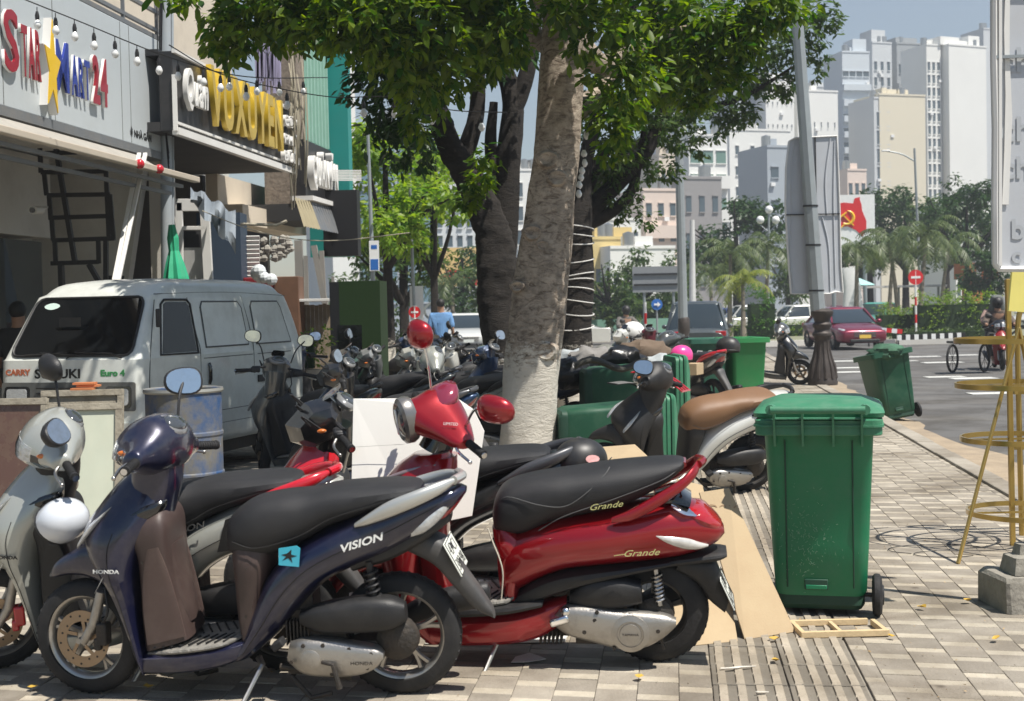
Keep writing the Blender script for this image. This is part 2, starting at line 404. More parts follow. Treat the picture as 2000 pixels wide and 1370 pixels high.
scrap(1489, 1358, [(-.025, -.004), (.025, -.004), (.025, .004), (-.025, .004)], SCR, 'tiny white paper sliver on the tactile bars at the bottom of the photo', 'litter', .012)
rl = random.Random(3)
b = MB()
for i in range(1500):
    t = 4.6 + rl.random() ** 1.6 * 18; s = rl.uniform(-3, KS) if rl.random() < .5 else rl.gauss(1.3, .5)
    if s > KS: continue
    p = ST(s, t, .001); r = rl.uniform(.002, .007)
    b.add([(p.x + rl.uniform(-1, 1) * r * 1.6, p.y + rl.uniform(-1, 1) * r * 1.6, .002 + rl.random() * .008 + (.01 if tac(s) else 0)) for _ in range(3)], [(0, 1, 2)])
b.build('leaf_litter', mat('leaf crumbs', (.30, .20, .09), .9, isl=.6), kind='stuff', smooth=0)
spots = [(65, 1350, 'beside the navy scooter front wheel'), (290, 1350, 'below the navy scooter footboard'), (1249, 1330, 'below the gap between the two near scooters'), (1516, 1298, 'on the tactile bars left of the wooden frame'), (1742, 1250, 'at the right end of the wooden frame'), (1945, 1255, 'in front of the concrete base'), (1800, 1192, 'right of the green bin wheel'), (1890, 1180, 'left of the concrete base'), (1512, 1256, 'under the cardboard corner')]
for px, py, w in spots:
    g = G(px, py); b = MB(); n_ = 7
    pts = [(.022 * (1 + .4 * rl.random()) * math.cos(6.28 * k / n_), .013 * (1 + .5 * rl.random()) * math.sin(6.28 * k / n_)) for k in range(n_)]
    V = [(0, 0, .002)] + [(x, y, .006 + rl.random() * .012) for x, y in pts]
    b.add(V, [(0, 1 + k, 1 + (k + 1) % n_) for k in range(n_)])
    b.build('fallen_leaf', YL, M=Matrix.Translation((g.x, g.y, .012)) @ Matrix.Rotation(rl.random() * 3, 4, 'Z'), label='small curled yellow leaf ' + w, cat='leaf', group='yellow leaves dropped on the pavement')
# ------------------------------------------------------------------ scooters
def NV(px, py): z = (1339 + (px - 172) * .0225 - py) / 474.2; return ((px - 172) / 490.5 + .0476 * z, z)
def RV(px, py): z = (1277 + (px - 700) * .02 - py) / 439; return ((px - 700) / 461.9 + .0222 * z, z)
AX = Vector((.2, 0, .55)).normalized(); AP = Vector((.06, 0, .30))
def steerM(a): return Matrix.Translation(AP) @ Matrix.Rotation(R(a), 4, AX) @ Matrix.Translation(-AP)
def rotY(): return Matrix.Rotation(math.pi / 2, 4, 'X')    # lathe axis z -> y
def wheel(root, x, r, w, rimm, steer=None, spokes=5, disc=0, rr=.78, dark=False, tname='front_wheel', drum=False):
    M0 = (steer if steer is not None else Matrix()) @ Matrix.Translation((x, 0, r)) @ rotY()
    b = MB(); ri = r * rr - .012; pr = []
    for k in range(13):
        a = math.pi * (k / 12) ; pr.append((ri + (r - ri) * (math.sin(a) ** .55), -math.cos(a) * w * .5))
    pr += [(ri, w * .3), (ri, -w * .3)]
    b.lathe(pr, 56, close=True)
    n = 44                                                  # tread blocks
    t = b.build(tname, RUB, root, M=M0, smooth=40)
    g = MB()
    for k in range(n):
        a = 2 * math.pi * k / n
        for s in (-1, 1):
            M = Matrix.Rotation(a, 4, 'Z') @ Matrix.Translation((r - .0056, 0, s * w * .15)) @ Matrix.Rotation(s * .6, 4, 'X')
            g.box((0, 0, 0), (.007, .010, w * .26), M)
    g.build('tread', RUB, t, smooth=0)
    b = MB(); b.lathe([(ri + .012, -w * .36), (ri + .012, w * .36), (ri - .004, w * .36), (ri - .018, w * .2), (ri - .020, 0), (ri - .018, -w * .2), (ri - .004, -w * .36)], 48, close=True)
    b.lathe([(.0, -.035), (.036, -.035), (.036, .035), (0, .035)], 16)
    for k in range(spokes):
        a = 2 * math.pi * k / spokes + .3
        for d in ((-.13, .13) if spokes == 5 else (0,)):
            p0 = (.03 * math.cos(a), .03 * math.sin(a)); p1 = ((ri - .01) * math.cos(a + d), (ri - .01) * math.sin(a + d)); pm = (.11 * math.cos(a + d * .35), .11 * math.sin(a + d * .35))
            b.tube([(*p0, 0), (*pm, 0), (*p1, 0)], [.016, .010, .013], 6, 3)
    b.build('rim', rimm, t, smooth=50)
    if disc:
        b = MB(); b.lathe([(disc, -.002), (disc, .002), (disc * .62, .002), (disc * .62, -.002)], 40, close=True)
        for k in range(5):
            a = k * 1.2566; b.bar((.03 * math.cos(a), .03 * math.sin(a), 0), (disc * .66 * math.cos(a + .3), disc * .66 * math.sin(a + .3), 0), .014, .003)
        M = Matrix.Translation((0, 0, .055)); 
        b.v = [tuple(M @ Vector(v)) for v in b.v]
        b.build('brake_disc', TAN, t, smooth=0)
        h = MB()
        for k in range(15):
            a = k * 2 * math.pi / 15; rr_ = disc * (.72 + .16 * (k % 3) / 2)
            h.lathe([(.0, 0), (.0045, 0), (.0045, .0009), (0, .0009)], 8, Matrix.Translation((rr_ * math.cos(a), rr_ * math.sin(a), .0572)))
        h.build('disc_hole', INK, t, smooth=0)
    return t
def coil(root, a, b_, r, turns, m):
    b = MB(); a = Vector(a); b_ = Vector(b_); d = b_ - a; u = Vector((0, 1, 0)); v = d.cross(u).normalized(); pts = []
    for k in range(turns * 10 + 1):
        t = k / (turns * 10); an = 2 * math.pi * turns * t; pts.append(tuple(a + d * (.12 + .76 * t) + (u * math.cos(an) + v * math.sin(an)) * r))
    b.tube(pts, .0055, 6); b.tube([tuple(a), tuple(b_)], r * .55, 8)
    b.build('shock_absorber', m, root)
def mirror(root, M, base, head, facing, m, r=(.075, .055), tw=0, stalk=BLK):
    b = MB(); base = Vector(base); head = Vector(head)
    b.tube([tuple(base), tuple(base + (head - base) * .35 + Vector((0, 0, .05))), tuple(head)], .006, 8, 5)
    st = b.build('mirror_stalk', stalk, root, M=M)
    fm = face_M(head, facing) @ Matrix.Rotation(tw, 4, 'Z')
    b = MB(); rs = []
    for k, (q, z) in enumerate(((1, .006), (1.05, 0), (1.02, -.018), (.8, -.038), (.4, -.05), (.05, -.053))):
        rs.append([(r[0] * q * (1 + .12 * math.cos(t) * 0) * math.copysign(abs(math.cos(t)) ** .8, math.cos(t)), r[1] * q * math.copysign(abs(math.sin(t)) ** .8, math.sin(t)) * (1 + .12 * math.cos(t)), z) for t in [2 * math.pi * j / 20 for j in range(20)]])
    b.rings(rs, M=fm); o = b.build('mirror', m, root, M=M, smooth=60); fixnormals(o)
    b = MB(); b.rings([[(v[0] * .93, v[1] * .93, .0075) for v in rs[0]], [(v[0] * .93, v[1] * .93, .008) for v in rs[0]]], M=fm); g = b.build('mirror_glass', MIRR, o, smooth=0); fixnormals(g)
def grips(root, M, x, z, half, droop, back, levers=True, lm=STEEL):
    for s in (-1, 1):
        a = Vector((x + back * .35, s * (half - .13), z - droop * .4)); e = Vector((x + back, s * half, z - droop))
        b = MB(); b.tube([tuple(a), tuple(e)], .0165, 12)
        for k in range(9):
            p = a + (e - a) * (k + .5) / 9; q = p + (e - a) * .035; b.tube([tuple(p), tuple(q)], .0185, 12)
        b.tube([tuple(e), tuple(e + (e - a) * .06)], .0195, 12)
        g = b.build('grip', RUB, root, M=M)
        b = MB(); b.tube([tuple(e + (e - a) * .06), tuple(e + (e - a) * .14)], .013, 10); b.build('bar_end', CHR, g)
        if levers:
            b = MB(); d = (e - a)
            b.tube([tuple(a + Vector((-.03, 0, -.005))), tuple(a + d * .35 + Vector((-.055, 0, -.02))), tuple(a + d * .95 + Vector((-.05, 0, -.03)))], [.008, .007, .0055], 8, 4)
            b.sph(tuple(a + d * .97 + Vector((-.05, 0, -.03))), .009, 8, 6)
            b.build('brake_lever', lm, root, M=M)
            b = MB(); b.box(tuple(a - d * .18), (.05, .05, .045)); b.build('switch_housing', BLK, root, M=M, bevel=.008)
def plate(root, pts, w, l1, l2, sc=1, yo=0, hgt=.14):
    # pts: top and bottom middle (x,z) of the plate, which faces the rear
    (x0, z0), (x1, z1) = pts; c = Vector(((x0 + x1) / 2, yo, (z0 + z1) / 2)); up = Vector((x0 - x1, 0, z0 - z1)).normalized()
    n = Vector((1, 0, 0)); n = (n - up * n.dot(up)).normalized(); h = hgt * sc
    x = up.cross(n); M = Matrix((x, up, n)).transposed().to_4x4(); M.translation = c
    b = MB(); b.box((0, 0, -.004), (w * 1.04, h * 1.04, .006)); p = b.build('licence_plate', PLATE, root, M=M, bevel=.003)
    b = MB(); 
    for s in (-1, 1): b.box((0, s * h * .49, .0005), (w, .0018, .003)); b.box((s * w * .49, 0, .0005), (.0018, h * .97, .003))
    b.build('plate_border', INK, p, smooth=0)
    text(l1, h * .50, INK, p, Matrix.Translation((0, h * .22, .001)), .0006, off=-.0015, xs=.85)
    text(l2, h * .50, INK, p, Matrix.Translation((0, -h * .24, .001)), .0006, off=-.0015, xs=.85)
    return p
def stand(root, x, y=-.11):
    b = MB(); b.tube([(x + .03, -.08, .14), (x - .03, y - .09, .012), (x - .075, y - .12, .004)], [.011, .009, .010], 8); b.tube([(x + .03, -.08, .14), (x + .01, -.05, .16)], .014, 8)
    b.build('side_stand', STEEL, root)
def barcowl(root, HM, m, k=1.0):
    sec = [(-.145, -.045), (-.125, .030), (-.07, .085), (.0, .112), (.055, .105), (.105, .060), (.115, -.02), (.085, -.085), (.01, -.115), (-.08, -.095)]
    rs = []
    for y, q, dx, dz in ((-.245, .20, .03, -.035), (-.235, .30, .028, -.033), (-.20, .40, .024, -.028), (-.155, .60, .014, -.018), (-.11, .86, .003, -.005), (-.06, .98, 0, 0), (0, 1.03, 0, 0), (.06, .98, 0, 0), (.11, .86, .003, -.005), (.155, .60, .014, -.018), (.20, .40, .024, -.028), (.235, .30, .028, -.033), (.245, .20, .03, -.035)):
        rs.append([(x * q * k + dx, y, z * q * k + dz) for x, z in sec])
    rs = [cr(r, 3, True) for r in rs]; n = len(rs[0])
    cols = [cr([rs[i][j] for i in range(len(rs))], 3) for j in range(n)]
    b = MB(); b.rings([[tuple(cols[j][i]) for j in range(n)] for i in range(len(cols[0]))]); o = b.build('handlebar_cowl', m, root, M=HM, smooth=50); fixnormals(o); return o
def vision(M, pal, label, cat='scooter', group=None, steer=0, full=True, mirrors=(0, 1), plt=None, brand=True, mir=None, logo=None):
    root = empty('parked_scooter', label=label, cat=cat, group=group, M=M)
    SM_ = steerM(steer); bd = pal['body']; c = NV
    def L(name, secs, m, M=None, e=2.6, yo=None, n=18, sub=4, parent=None, sm=35):
        b = MB(); b.loft(secs, c, n=n, sub=sub, e=e); return b.build(name, m, parent or root, M=M, smooth=sm)
    def L2(name, secs, m, M=None, e=2.2, n=12, sub=4):
        for s in (1, -1):
            b = MB(); b.loft(secs, c, n=n, sub=sub, e=e, sy=s); b.build(name, m, root, M=M)
    wheel(root, 0, .233, .085, pal['rim'], SM_, 5, .115)
    wheel(root, 1.262, .245, .092, pal['rim'], None, 5, 0, tname='rear_wheel')
    # fork, caliper
    b = MB()
    for s in (-1, 1): b.tube([(*c(211, 1135)[:1], s * .075, c(211, 1135)[1]), (c(197, 1195)[0], s * .075, c(197, 1195)[1]), (.012, s * .075, .225)], [.019, .022, .017], 12)
    b.tube([(0, -.09, .233), (0, .09, .233)], .012, 10)
    b.build('front_fork', pal.get('fork', ALU), root, M=SM_)
    b = MB(); b.box((.105, -.075, .265), (.045, .05, .09)); b.box((.085, -.085, .225), (.03, .03, .05)); b.build('brake_caliper', pal.get('caliper', GRIM), root, M=SM_, bevel=.008)
    b = MB(); b.tube([(.10, -.085, .3), (.14, -.1, .36), (.12, -.08, .45)], .005, 6, 4); b.build('brake_hose', BLK, root, M=SM_)
    L('front_fender', [(80, 1118, 78, 1110, .012), (97, 1116, 100, 1082, .045), (130, 1110, 134, 1062, .062), (166, 1112, 168, 1046, .070), (200, 1124, 205, 1046, .074), (226, 1146, 236, 1070, .070), (238, 1165, 246, 1110, .05)], pal.get('front', bd), M=SM_, e=3)
    # front cowl and shield
    L('front_cowl', [(262, 905, 338, 900, .05), (228, 935, 340, 930, .085), (198, 970, 338, 962, .135), (170, 1012, 325, 1005, .175), (178, 1048, 300, 1045, .195), (206, 1090, 284, 1095, .198), (232, 1140, 284, 1140, .175), (256, 1196, 288, 1200, .155), (276, 1255, 296, 1258, .14), (288, 1290, 300, 1288, .12)], pal.get('front', bd), e=2.4, sub=5)
    L('inner_shield', [(262, 985, 328, 974, .09), (256, 1000, 338, 988, .13), (264, 1022, 344, 1010, .148), (284, 1060, 346, 1045, .148), (288, 1120, 354, 1100, .135), (290, 1180, 370, 1170, .13), (296, 1245, 386, 1222, .125)], pal['shield'], e=5.5, sub=5, n=28)
    L2('shield_inlay', [(310, 1046, 332, 1042, .004, .147), (300, 1098, 349, 1090, .006, .137), (298, 1160, 366, 1150, .006, .131), (304, 1230, 381, 1214, .006, .124)], pal.get('inlay', pal['shield']), e=4)
    L('shield_pocket', [(333, 1050, 350, 1045, .08), (336, 1100, 357, 1092, .09), (345, 1160, 372, 1150, .085), (352, 1205, 384, 1195, .06)], pal['shield'], e=3)
    L2('front_lens', [(176, 1040, 180, 1024, .016, .150), (192, 1022, 200, 996, .020, .152), (212, 998, 224, 976, .018, .138), (236, 970, 243, 962, .008, .112)], LENS)
    L2('inner_panel', [(212, 1026, 216, 1020, .006, .150), (240, 1022, 255, 990, .014, .145), (280, 1010, 298, 968, .020, .125), (318, 995, 325, 962, .022, .098), (336, 975, 338, 960, .012, .075)], GLB)
    if brand: 
        text(pal.get('logo', 'HONDA'), .020, pal.get('ink', WHT), root, face_M((c(240, 1078)[0], -.205, c(240, 1078)[1]), (-.18, -1, .05), roll=R(2)), .001, off=.0006, xs=1.5)
    L2('cowl_trim', [(214, 1120, 216, 1117, .004, .188), (225, 1103, 227, 1097, .004, .190), (231, 1092, 233, 1088, .004, .190)], WHT)
    # floor
    L('floorboard', [(290, 1292, 290, 1250, .12), (345, 1288, 345, 1243, .155), (400, 1284, 402, 1238, .165), (455, 1276, 455, 1232, .15), (500, 1262, 500, 1225, .12)], bd, e=4)
    b = MB(); b.loft([(300, 1254, 300, 1248, .10), (350, 1247, 350, 1238, .15), (402, 1242, 402, 1232, .16), (452, 1236, 452, 1227, .145), (484, 1228, 484, 1221, .09)], c, e=6)
    fm = b.build('floor_mat', pal.get('mat', mat('floor mat', (.20, .19, .17), .6, var=.5, vs=40, dirt=.4, dcol=(.35, .32, .27), ds=9, bump=.8, bs=60)), root)
    b = MB()
    for k in range(9):
        x0, z0 = c(318 + k * 17, 1238 - k * 1.2)
        b.bar((x0, -.13, z0 + .006), (x0 + .05, -.02, z0 + .008), .006, .006); b.bar((x0, .13, z0 + .006), (x0 + .05, .02, z0 + .008), .006, .006)
    b.build('mat_rib', BLK, fm, smooth=0)
    # underseat and body
    L('underseat_panel', [(458, 1045, 540, 1045, .11), (463, 1085, 540, 1085, .135), (468, 1130, 530, 1130, .13), (472, 1180, 520, 1180, .12), (480, 1228, 520, 1228, .12)], pal['shield'], e=2.8)
    L('side_panel', [(452, 1276, 456, 1262, .11), (496, 1268, 484, 1232, .138), (555, 1222, 500, 1180, .148), (600, 1172, 530, 1112, .155), (645, 1128, 580, 1062, .165), (700, 1100, 655, 1020, .172), (775, 1072, 748, 980, .168), (842, 1034, 828, 958, .135), (885, 1000, 886, 956, .085), (908, 974, 908, 962, .03)], bd, e=2.5, sub=5)
    for s in (-1, 1):
        b = MB(); b.tube([(c(x, y)[0], s * (w + .0008), c(x, y)[1]) for x, y, w in ((492, 1250, .139), (527, 1200, .149), (565, 1142, .156), (612, 1095, .166), (677, 1060, .173), (762, 1028, .169), (835, 996, .136), (885, 978, .086))], .0017, 5, 5); b.build('panel_seam', INK, root)
        b = MB(); b.tube([(c(x, y)[0], s * (w + .0008), c(x, y)[1]) for x, y, w in ((248, 1010, .176), (240, 1046, .196), (245, 1092, .199), (258, 1140, .176), (272, 1198, .156), (286, 1256, .141))], .0017, 5, 5); b.build('panel_seam', INK, root)
        for px, py, w in ((300, 1070, .148), (312, 1150, .135), (330, 1215, .13), (500, 1090, .136), (497, 1180, .126)):
            b = MB(); b.lathe([(0, 0), (.006, 0), (.005, .002), (0, .002)], 8, Matrix.Translation((c(px, py)[0], s * (w - .001), c(px, py)[1])) @ Matrix.Rotation(s * math.pi / -2 * -1, 4, 'X')); b.build('screw', GRIM, root, smooth=0)
    L('tail_underside', [(700, 1110, 690, 1080, .10), (770, 1090, 760, 1050, .12), (830, 1060, 830, 1025, .10), (880, 1025, 880, 1000, .06)], BLK)
    s_ = L('seat', [(448, 1050, 448, 1020, .05), (462, 1072, 464, 992, .105), (500, 1080, 504, 968, .135), (560, 1068, 560, 958, .145), (610, 1046, 612, 955, .14), (655, 1022, 658, 948, .14), (720, 1000, 722, 946, .15), (780, 982, 780, 946, .145), (812, 972, 812, 950, .11), (824, 966, 824, 956, .06)], pal.get('seat', SEATM), e=2.7, sub=6)
    b = MB()
    for s in (-1, 1): b.tube([(c(x, y)[0], s * w, c(x, y)[1]) for x, y, w in ((470, 1040, .118), (520, 1050, .142), (600, 1030, .146), (660, 1000, .144), (740, 976, .152), (805, 962, .125))], .0022, 5, 5)
    b.build('seat_seam', BLK, s_)
    rl_ = pal['rail']
    for s in (-1, 1):
        b = MB(); b.loft([(708, 1016, 708, 1008, .008, .150), (735, 1010, 730, 993, .018, .160), (780, 996, 772, 968, .022, .165), (830, 978, 826, 950, .022, .150), (870, 962, 864, 940, .022, .11), (892, 948, 890, 938, .018, .06)], c, n=14, e=2.4, sy=s); b.build('grab_rail', rl_, root)
    b = MB(); x0, z0 = c(888, 943); b.tube([(x0, -.075, z0), (x0 + .025, 0, z0 + .003), (x0, .075, z0)], .018, 10, 5); b.build('rail_bridge', rl_, root)
    L2('rear_signal_lens', [(812, 1040, 815, 1020, .010, .12), (840, 1032, 838, 1004, .022, .112), (868, 1010, 862, 984, .02, .092), (882, 992, 880, 975, .010, .075)], LENS)
    L('tail_light', [(855, 1028, 862, 1010, .06), (872, 1020, 872, 985, .078), (890, 1000, 890, 970, .062), (905, 978, 905, 966, .03)], RLENS, e=2.2)
    L('rear_mudguard', [(800, 1080, 815, 1040, .05), (850, 1105, 868, 1055, .07), (890, 1150, 895, 1095, .055), (930, 1192, 932, 1145, .045), (968, 1212, 962, 1190, .035)], mat('grey plastic', (.05, .05, .052), .55, dirt=.2), e=3)
    if plt: plate(root, (c(868, 1048), c(915, 1128)), .20, *plt)
    # engine
    L('airbox', [(602, 1200, 600, 1176, .03, -.10), (645, 1213, 640, 1160, .055, -.11), (715, 1214, 706, 1148, .062, -.12), (775, 1210, 768, 1148, .06, -.12), (806, 1196, 802, 1162, .035, -.115)], BLK, e=3)
    L('transmission_case', [(578, 1268, 583, 1230, .03, -.11), (612, 1290, 612, 1222, .045, -.125), (660, 1296, 665, 1224, .045, -.13), (715, 1294, 715, 1232, .045, -.13), (748, 1282, 750, 1240, .04, -.13), (764, 1265, 764, 1252, .02, -.13)], ALU, e=3)
    for px, py in ((590, 1262), (612, 1232), (650, 1232), (700, 1240), (742, 1250), (735, 1276), (668, 1286)):
        b = MB(); b.lathe([(0, 0), (.0085, 0), (.0085, .010), (0, .010)], 6, Matrix.Translation((c(px, py)[0], -.160, c(px, py)[1])) @ rotY()); b.build('case_bolt', GRIM, root, smooth=0)
    b = MB(); b.tube([(c(650, 1262)[0], -.17, c(650, 1262)[1]), (c(672, 1265)[0], -.19, c(672, 1265)[1]), (c(685, 1310)[0], -.19, c(685, 1310)[1])], [.010, .009, .012], 8); b.build('kick_lever', GRIM, root)
    x0, z0 = c(627, 1258); b = MB(); b.lathe([(.0, .0), (.040, .0), (.040, .008), (.030, .012), (0, .012)], 24, Matrix.Translation((x0, -.168, z0)) @ rotY()); b.build('case_cover', ALU, root)
    text(pal.get('logo', 'HONDA'), .018, GRIM, root, face_M((c(725, 1266)[0], -.178, c(725, 1266)[1]), (0, -1, 0)), .001, xs=1.3)
    b = MB(); bx = lambda px, py, dx, dz, y, dy: b.box((c(px, py)[0], y, c(px, py)[1]), (dx, dy, dz))
    bx(640, 1235, .2, .12, -.02, .16); bx(600, 1200, .08, .10, 0, .16); bx(700, 1250, .2, .07, -.04, .14); bx(600, 1290, .1, .03, -.05, .1); bx(590, 1150, .12, .14, .0, .14)
    for k in range(7): bx(575 + k * 7, 1215, .006, .10, -.02, .2)
    b.tube([(c(560, 1280)[0], -.1, c(560, 1280)[1]), (c(700, 1305)[0], -.1, c(700, 1305)[1])], .014, 8); b.tube([(c(690, 1300)[0], -.09, c(690, 1300)[1]), (1.26, -.085, .24)], .012, 8)
    b.build('engine_block', GRIM, root, bevel=.006)
    b = MB(); b.lathe([(.0, 0), (.085, 0), (.08, .05), (.05, .07), (0, .07)], 20, Matrix.Translation((1.262, -.045, .245)) @ rotY()); b.build('rear_hub', GRIM, root)
    b = MB(); b.loft([(720, 1280, 720, 1250, .03, .15), (820, 1240, 820, 1190, .05, .17), (930, 1220, 930, 1170, .045, .19), (950, 1210, 950, 1180, .03, .19)], c); b.build('exhaust', BLK, root)
    coil(root, (c(732, 1085)[0], -.11, c(732, 1085)[1]), (c(752, 1205)[0], -.12, c(752, 1205)[1]), .026, 8, BLK)
    b = MB(); x0, z0 = c(565, 1228); b.box((x0, -.16, z0), (.05, .06, .03), Matrix.Translation((x0, 0, z0)) @ Matrix.Rotation(-.6, 4, 'Y') @ Matrix.Translation((-x0, 0, -z0))); b.build('foot_peg', RUB, root, bevel=.006)
    stand(root, c(445, 0)[0])
    b = MB(); b.tube([(c(600, 0)[0], -.14, .05), (c(560, 0)[0], -.14, .03), (c(520, 0)[0], -.10, .10), (c(520, 0)[0], .10, .10), (c(560, 0)[0], .14, .03)], .010, 8); b.build('centre_stand', GRIM, root)
    # handlebar group
    hd = pal.get('head', bd)
    hx, hz_ = c(306, 862); HM = SM_ @ Matrix.Translation((hx, 0, hz_))
    if pal.get('naked'):
        b = MB(); sec = [(-.17, -.10), (-.19, -.02), (-.10, .075), (.01, .10), (.055, .05), (.05, -.05), (.0, -.11), (-.09, -.135)]
        b.rings([[(x * q + dx, y, z * q) for x, z in sec] for y, q, dx in ((-.125, .35, .0), (-.105, .72, -.01), (-.05, .98, 0), (0, 1.06, -.015), (.05, .98, 0), (.105, .72, -.01), (.125, .35, .0))]); o = b.build('handlebar_cowl', hd, root, M=HM, smooth=22); fixnormals(o)
        b = MB(); b.tube([(.05, -.22, -.01), (.02, -.1, .0), (.0, 0, .02), (.02, .1, .0), (.05, .22, -.01)], .012, 8, 4); b.build('bare_handlebar', BLK, root, M=HM)
        b = MB(); b.loft([(-.05, .07, -.03, .10, .03), (-.0, .11, .02, .13, .06), (.05, .15, .055, .16, .05)], None, n=10); b.build('fly_screen', GLB, root, M=HM)
        b = MB()
        for k in range(3): b.tube([(-.04, -.12 + k * .1, -.03), (-.14 - .02 * k, -.14 + k * .1, .05 + .03 * k), (.0, -.05 + k * .1, -.14), (.02, 0, -.25)], .005, 6, 5)
        b.build('control_cable', BLK, root, M=HM)
    else: barcowl(root, HM, hd, 1.04)
    L('neck_cover', [(262, 880, 356, 880, .105), (262, 925, 354, 930, .095), (258, 965, 344, 970, .095), (262, 1005, 336, 1005, .085)], hd if 'neck' not in pal else pal['neck'], M=SM_)
    if not pal.get('naked'):
        fp = [(-.06, -.100), (-.10, -.085), (-.146, -.045), (-.140, -.005), (-.125, .028)]
        def strip(name, ys, k0, m_, lo=0, hi=5, parent=root):
            rs = []
            for y in ys:
                a_ = abs(y); q = np.interp(a_, [0, .06, .11, .155, .20], [1.03, .98, .86, .60, .40]); dx = np.interp(a_, [0, .06, .11, .155, .20], [0, 0, .003, .014, .024]); dz = np.interp(a_, [0, .06, .11, .155, .2], [0, 0, -.005, -.018, -.028])
                o_ = [(x * q * k0 * 1.04 + dx, y, z * q * k0 * 1.04 + dz) for x, z in fp[lo:hi]]; i_ = [(x * q * .93 + dx, y, z * q * .93 + dz) for x, z in fp[lo:hi]]
                rs.append(o_ + i_[::-1])
            b = MB(); b.rings(rs); o = b.build(name, m_, root, M=HM, smooth=40); fixnormals(o); return o
        for s in (-1, 1):
            strip('headlight', [s * v for v in (.022, .05, .08, .11, .135)], 1.035, LENS, 1, 5)
            strip('headlight_trim', [s * v for v in (.138, .15, .165)], 1.04, GLB, 1, 4)
        strip('headlight_trim', (-.018, 0, .018), 1.04, GLB, 1, 5)
    for s in (-1, 1):
        b = MB(); b.sph((-.050, s * .172, -.016), (.022, .010, .011), 10, 6); b.build('indicator', ALENS, root, M=HM)
    b = MB(); b.sph((0, 0, 0), (.060, .085, .030), 20, 10)
    b.build('dashboard', mat('dash grey', (.16, .165, .17), .25, coat=.6, dirt=.25), root, M=HM @ Matrix.Translation((.072, 0, .072)) @ Matrix.Rotation(R(38), 4, 'Y'))
    b = MB(); b.sph((0, 0, 0), (.045, .066, .024), 20, 10); b.build('dial_glass', mat('dial glass', (.05, .055, .06), .08, 0, 1), root, M=HM @ Matrix.Translation((.083, 0, .083)) @ Matrix.Rotation(R(38), 4, 'Y'))
    for s in (-1, 1): b = MB(); b.box((.03, s * .19, -.03), (.06, .08, .05)); b.build('lever_housing', BLK, root, M=HM, bevel=.012)
    grips(root, HM, .026, -.030, .365, .022, .045)
    x0, z0 = .03, .07
    for i, s in enumerate((-1, 1)):
        if s in mirrors:
            mm = mir[s] if mir and s in mir else ((.24, .13), (1, -.25, .3))
            (dy, dz), fc = mm
            mirror(root, HM, (x0, s * .12, z0 - .02), (x0 - .01 , s * dy, z0 + dz), fc, pal.get('mirror', BLK))
    return root
def place(px, py, xl, yaw, lean, z=0):                     # base of local x = xl stands on the ground point seen at (px, py)
    g = G(px, py, z)
    return Matrix.Translation(g) @ Matrix.Rotation(R(yaw), 4, 'Z') @ Matrix.Rotation(R(lean), 4, 'X') @ Matrix.Translation((-xl, 0, 0))
NAVY = paint('navy paint', (.007, .009, .036), .3); SILV = paint('silver white paint', (.43, .44, .40), .35, .08); REDP = paint('candy red paint', (.30, .002, .007), .45, .05)
GRYP = paint('grey paint', (.10, .105, .105), .5); BLKP = paint('black paint', (.010, .011, .013), .3); REDG = mat('gloss red plastic', (.5, .01, .02), .2, 0, 1, .05)
WHTP = paint('white paint', (.62, .62, .58), .1, .15); BLUP = paint('dark blue paint', (.015, .04, .10), .3); MIDG = paint('mid grey paint', (.22, .23, .23), .4)
RIMS = mat('silver rim', (.45, .43, .40), .35, .85, dirt=.35, dcol=(.14, .11, .08), ds=10); RIMB = mat('black rim', (.02, .02, .02), .4, dirt=.3)
BRON = mat('bronze seat', (.20, .105, .05), .5, dirt=.25, dcol=(.09, .06, .045), ds=3, bump=.2, bs=300)
M = Matrix.Translation((-1.718, 5.4325, 0)) @ Matrix.Rotation(-.0803, 4, 'Z') @ Matrix.Rotation(R(5), 4, 'X')
v1 = vision(M, dict(body=NAVY, shield=BRN, inlay=mat('faded brown plastic', (.095, .062, .054), .5, dirt=.35, dcol=(.2, .16, .13), ds=6), rail=mat('silver rail', (.55, .55, .52), .35, .6, .5), rim=RIMS), 'navy scooter with brown leg shield and silver grab rail, nearest the camera', steer=-10, mirrors=(1,), plt=('43-C1', '383.98'), mir={1: ((.20, .16), (.62, -.8, .22))})
text('VISION', .040, WHT, v1, face_M((NV(722, 1042)[0], -.178, NV(722, 1042)[1]), (.05, -1, .12), roll=R(16)), .0012, shear=.3, xs=1.35, off=.001)
b = MB(); b.prism([(-.042, -.035), (.036, -.042), (.044, .030), (.03, .040), (-.040, .030)], 0, .002)
stk = b.build('sticker', mat('turquoise sticker', (.05, .45, .60), .4, dirt=.15), v1, M=face_M((NV(586, 1063)[0], -.165, NV(586, 1063)[1]), (0, -1, .05)), smooth=0)
b = MB(); b.prism([(-.03, .005), (-.008, .010), (.010, .026), (.008, .006), (.030, .000), (.008, -.006), (.012, -.026), (-.004, -.008), (-.028, -.018), (-.012, -.002)], .0021, .0028); b.build('bird_print', INK, stk, smooth=0)
M = place(560, 1307, 1.262, -5, 6)
v2 = vision(M, dict(body=SILV, shield=BLK, rail=REDG, rim=RIMB, caliper=REDG, ink=INK, neck=BLK), 'silver white scooter with red grab rail parked behind the navy scooter', steer=24, mirrors=(-1, 1), mir={1: ((.20, .18), (1, .5, 0)), -1: ((.24, .03), (1, -.5, .7))})
text('VISION', .036, GRYP, v2, face_M((NV(640, 1052)[0] - .06, -.18, NV(640, 1036)[1]), (.05, -1, .12), roll=R(14)), .0012, shear=.3, xs=1.35)
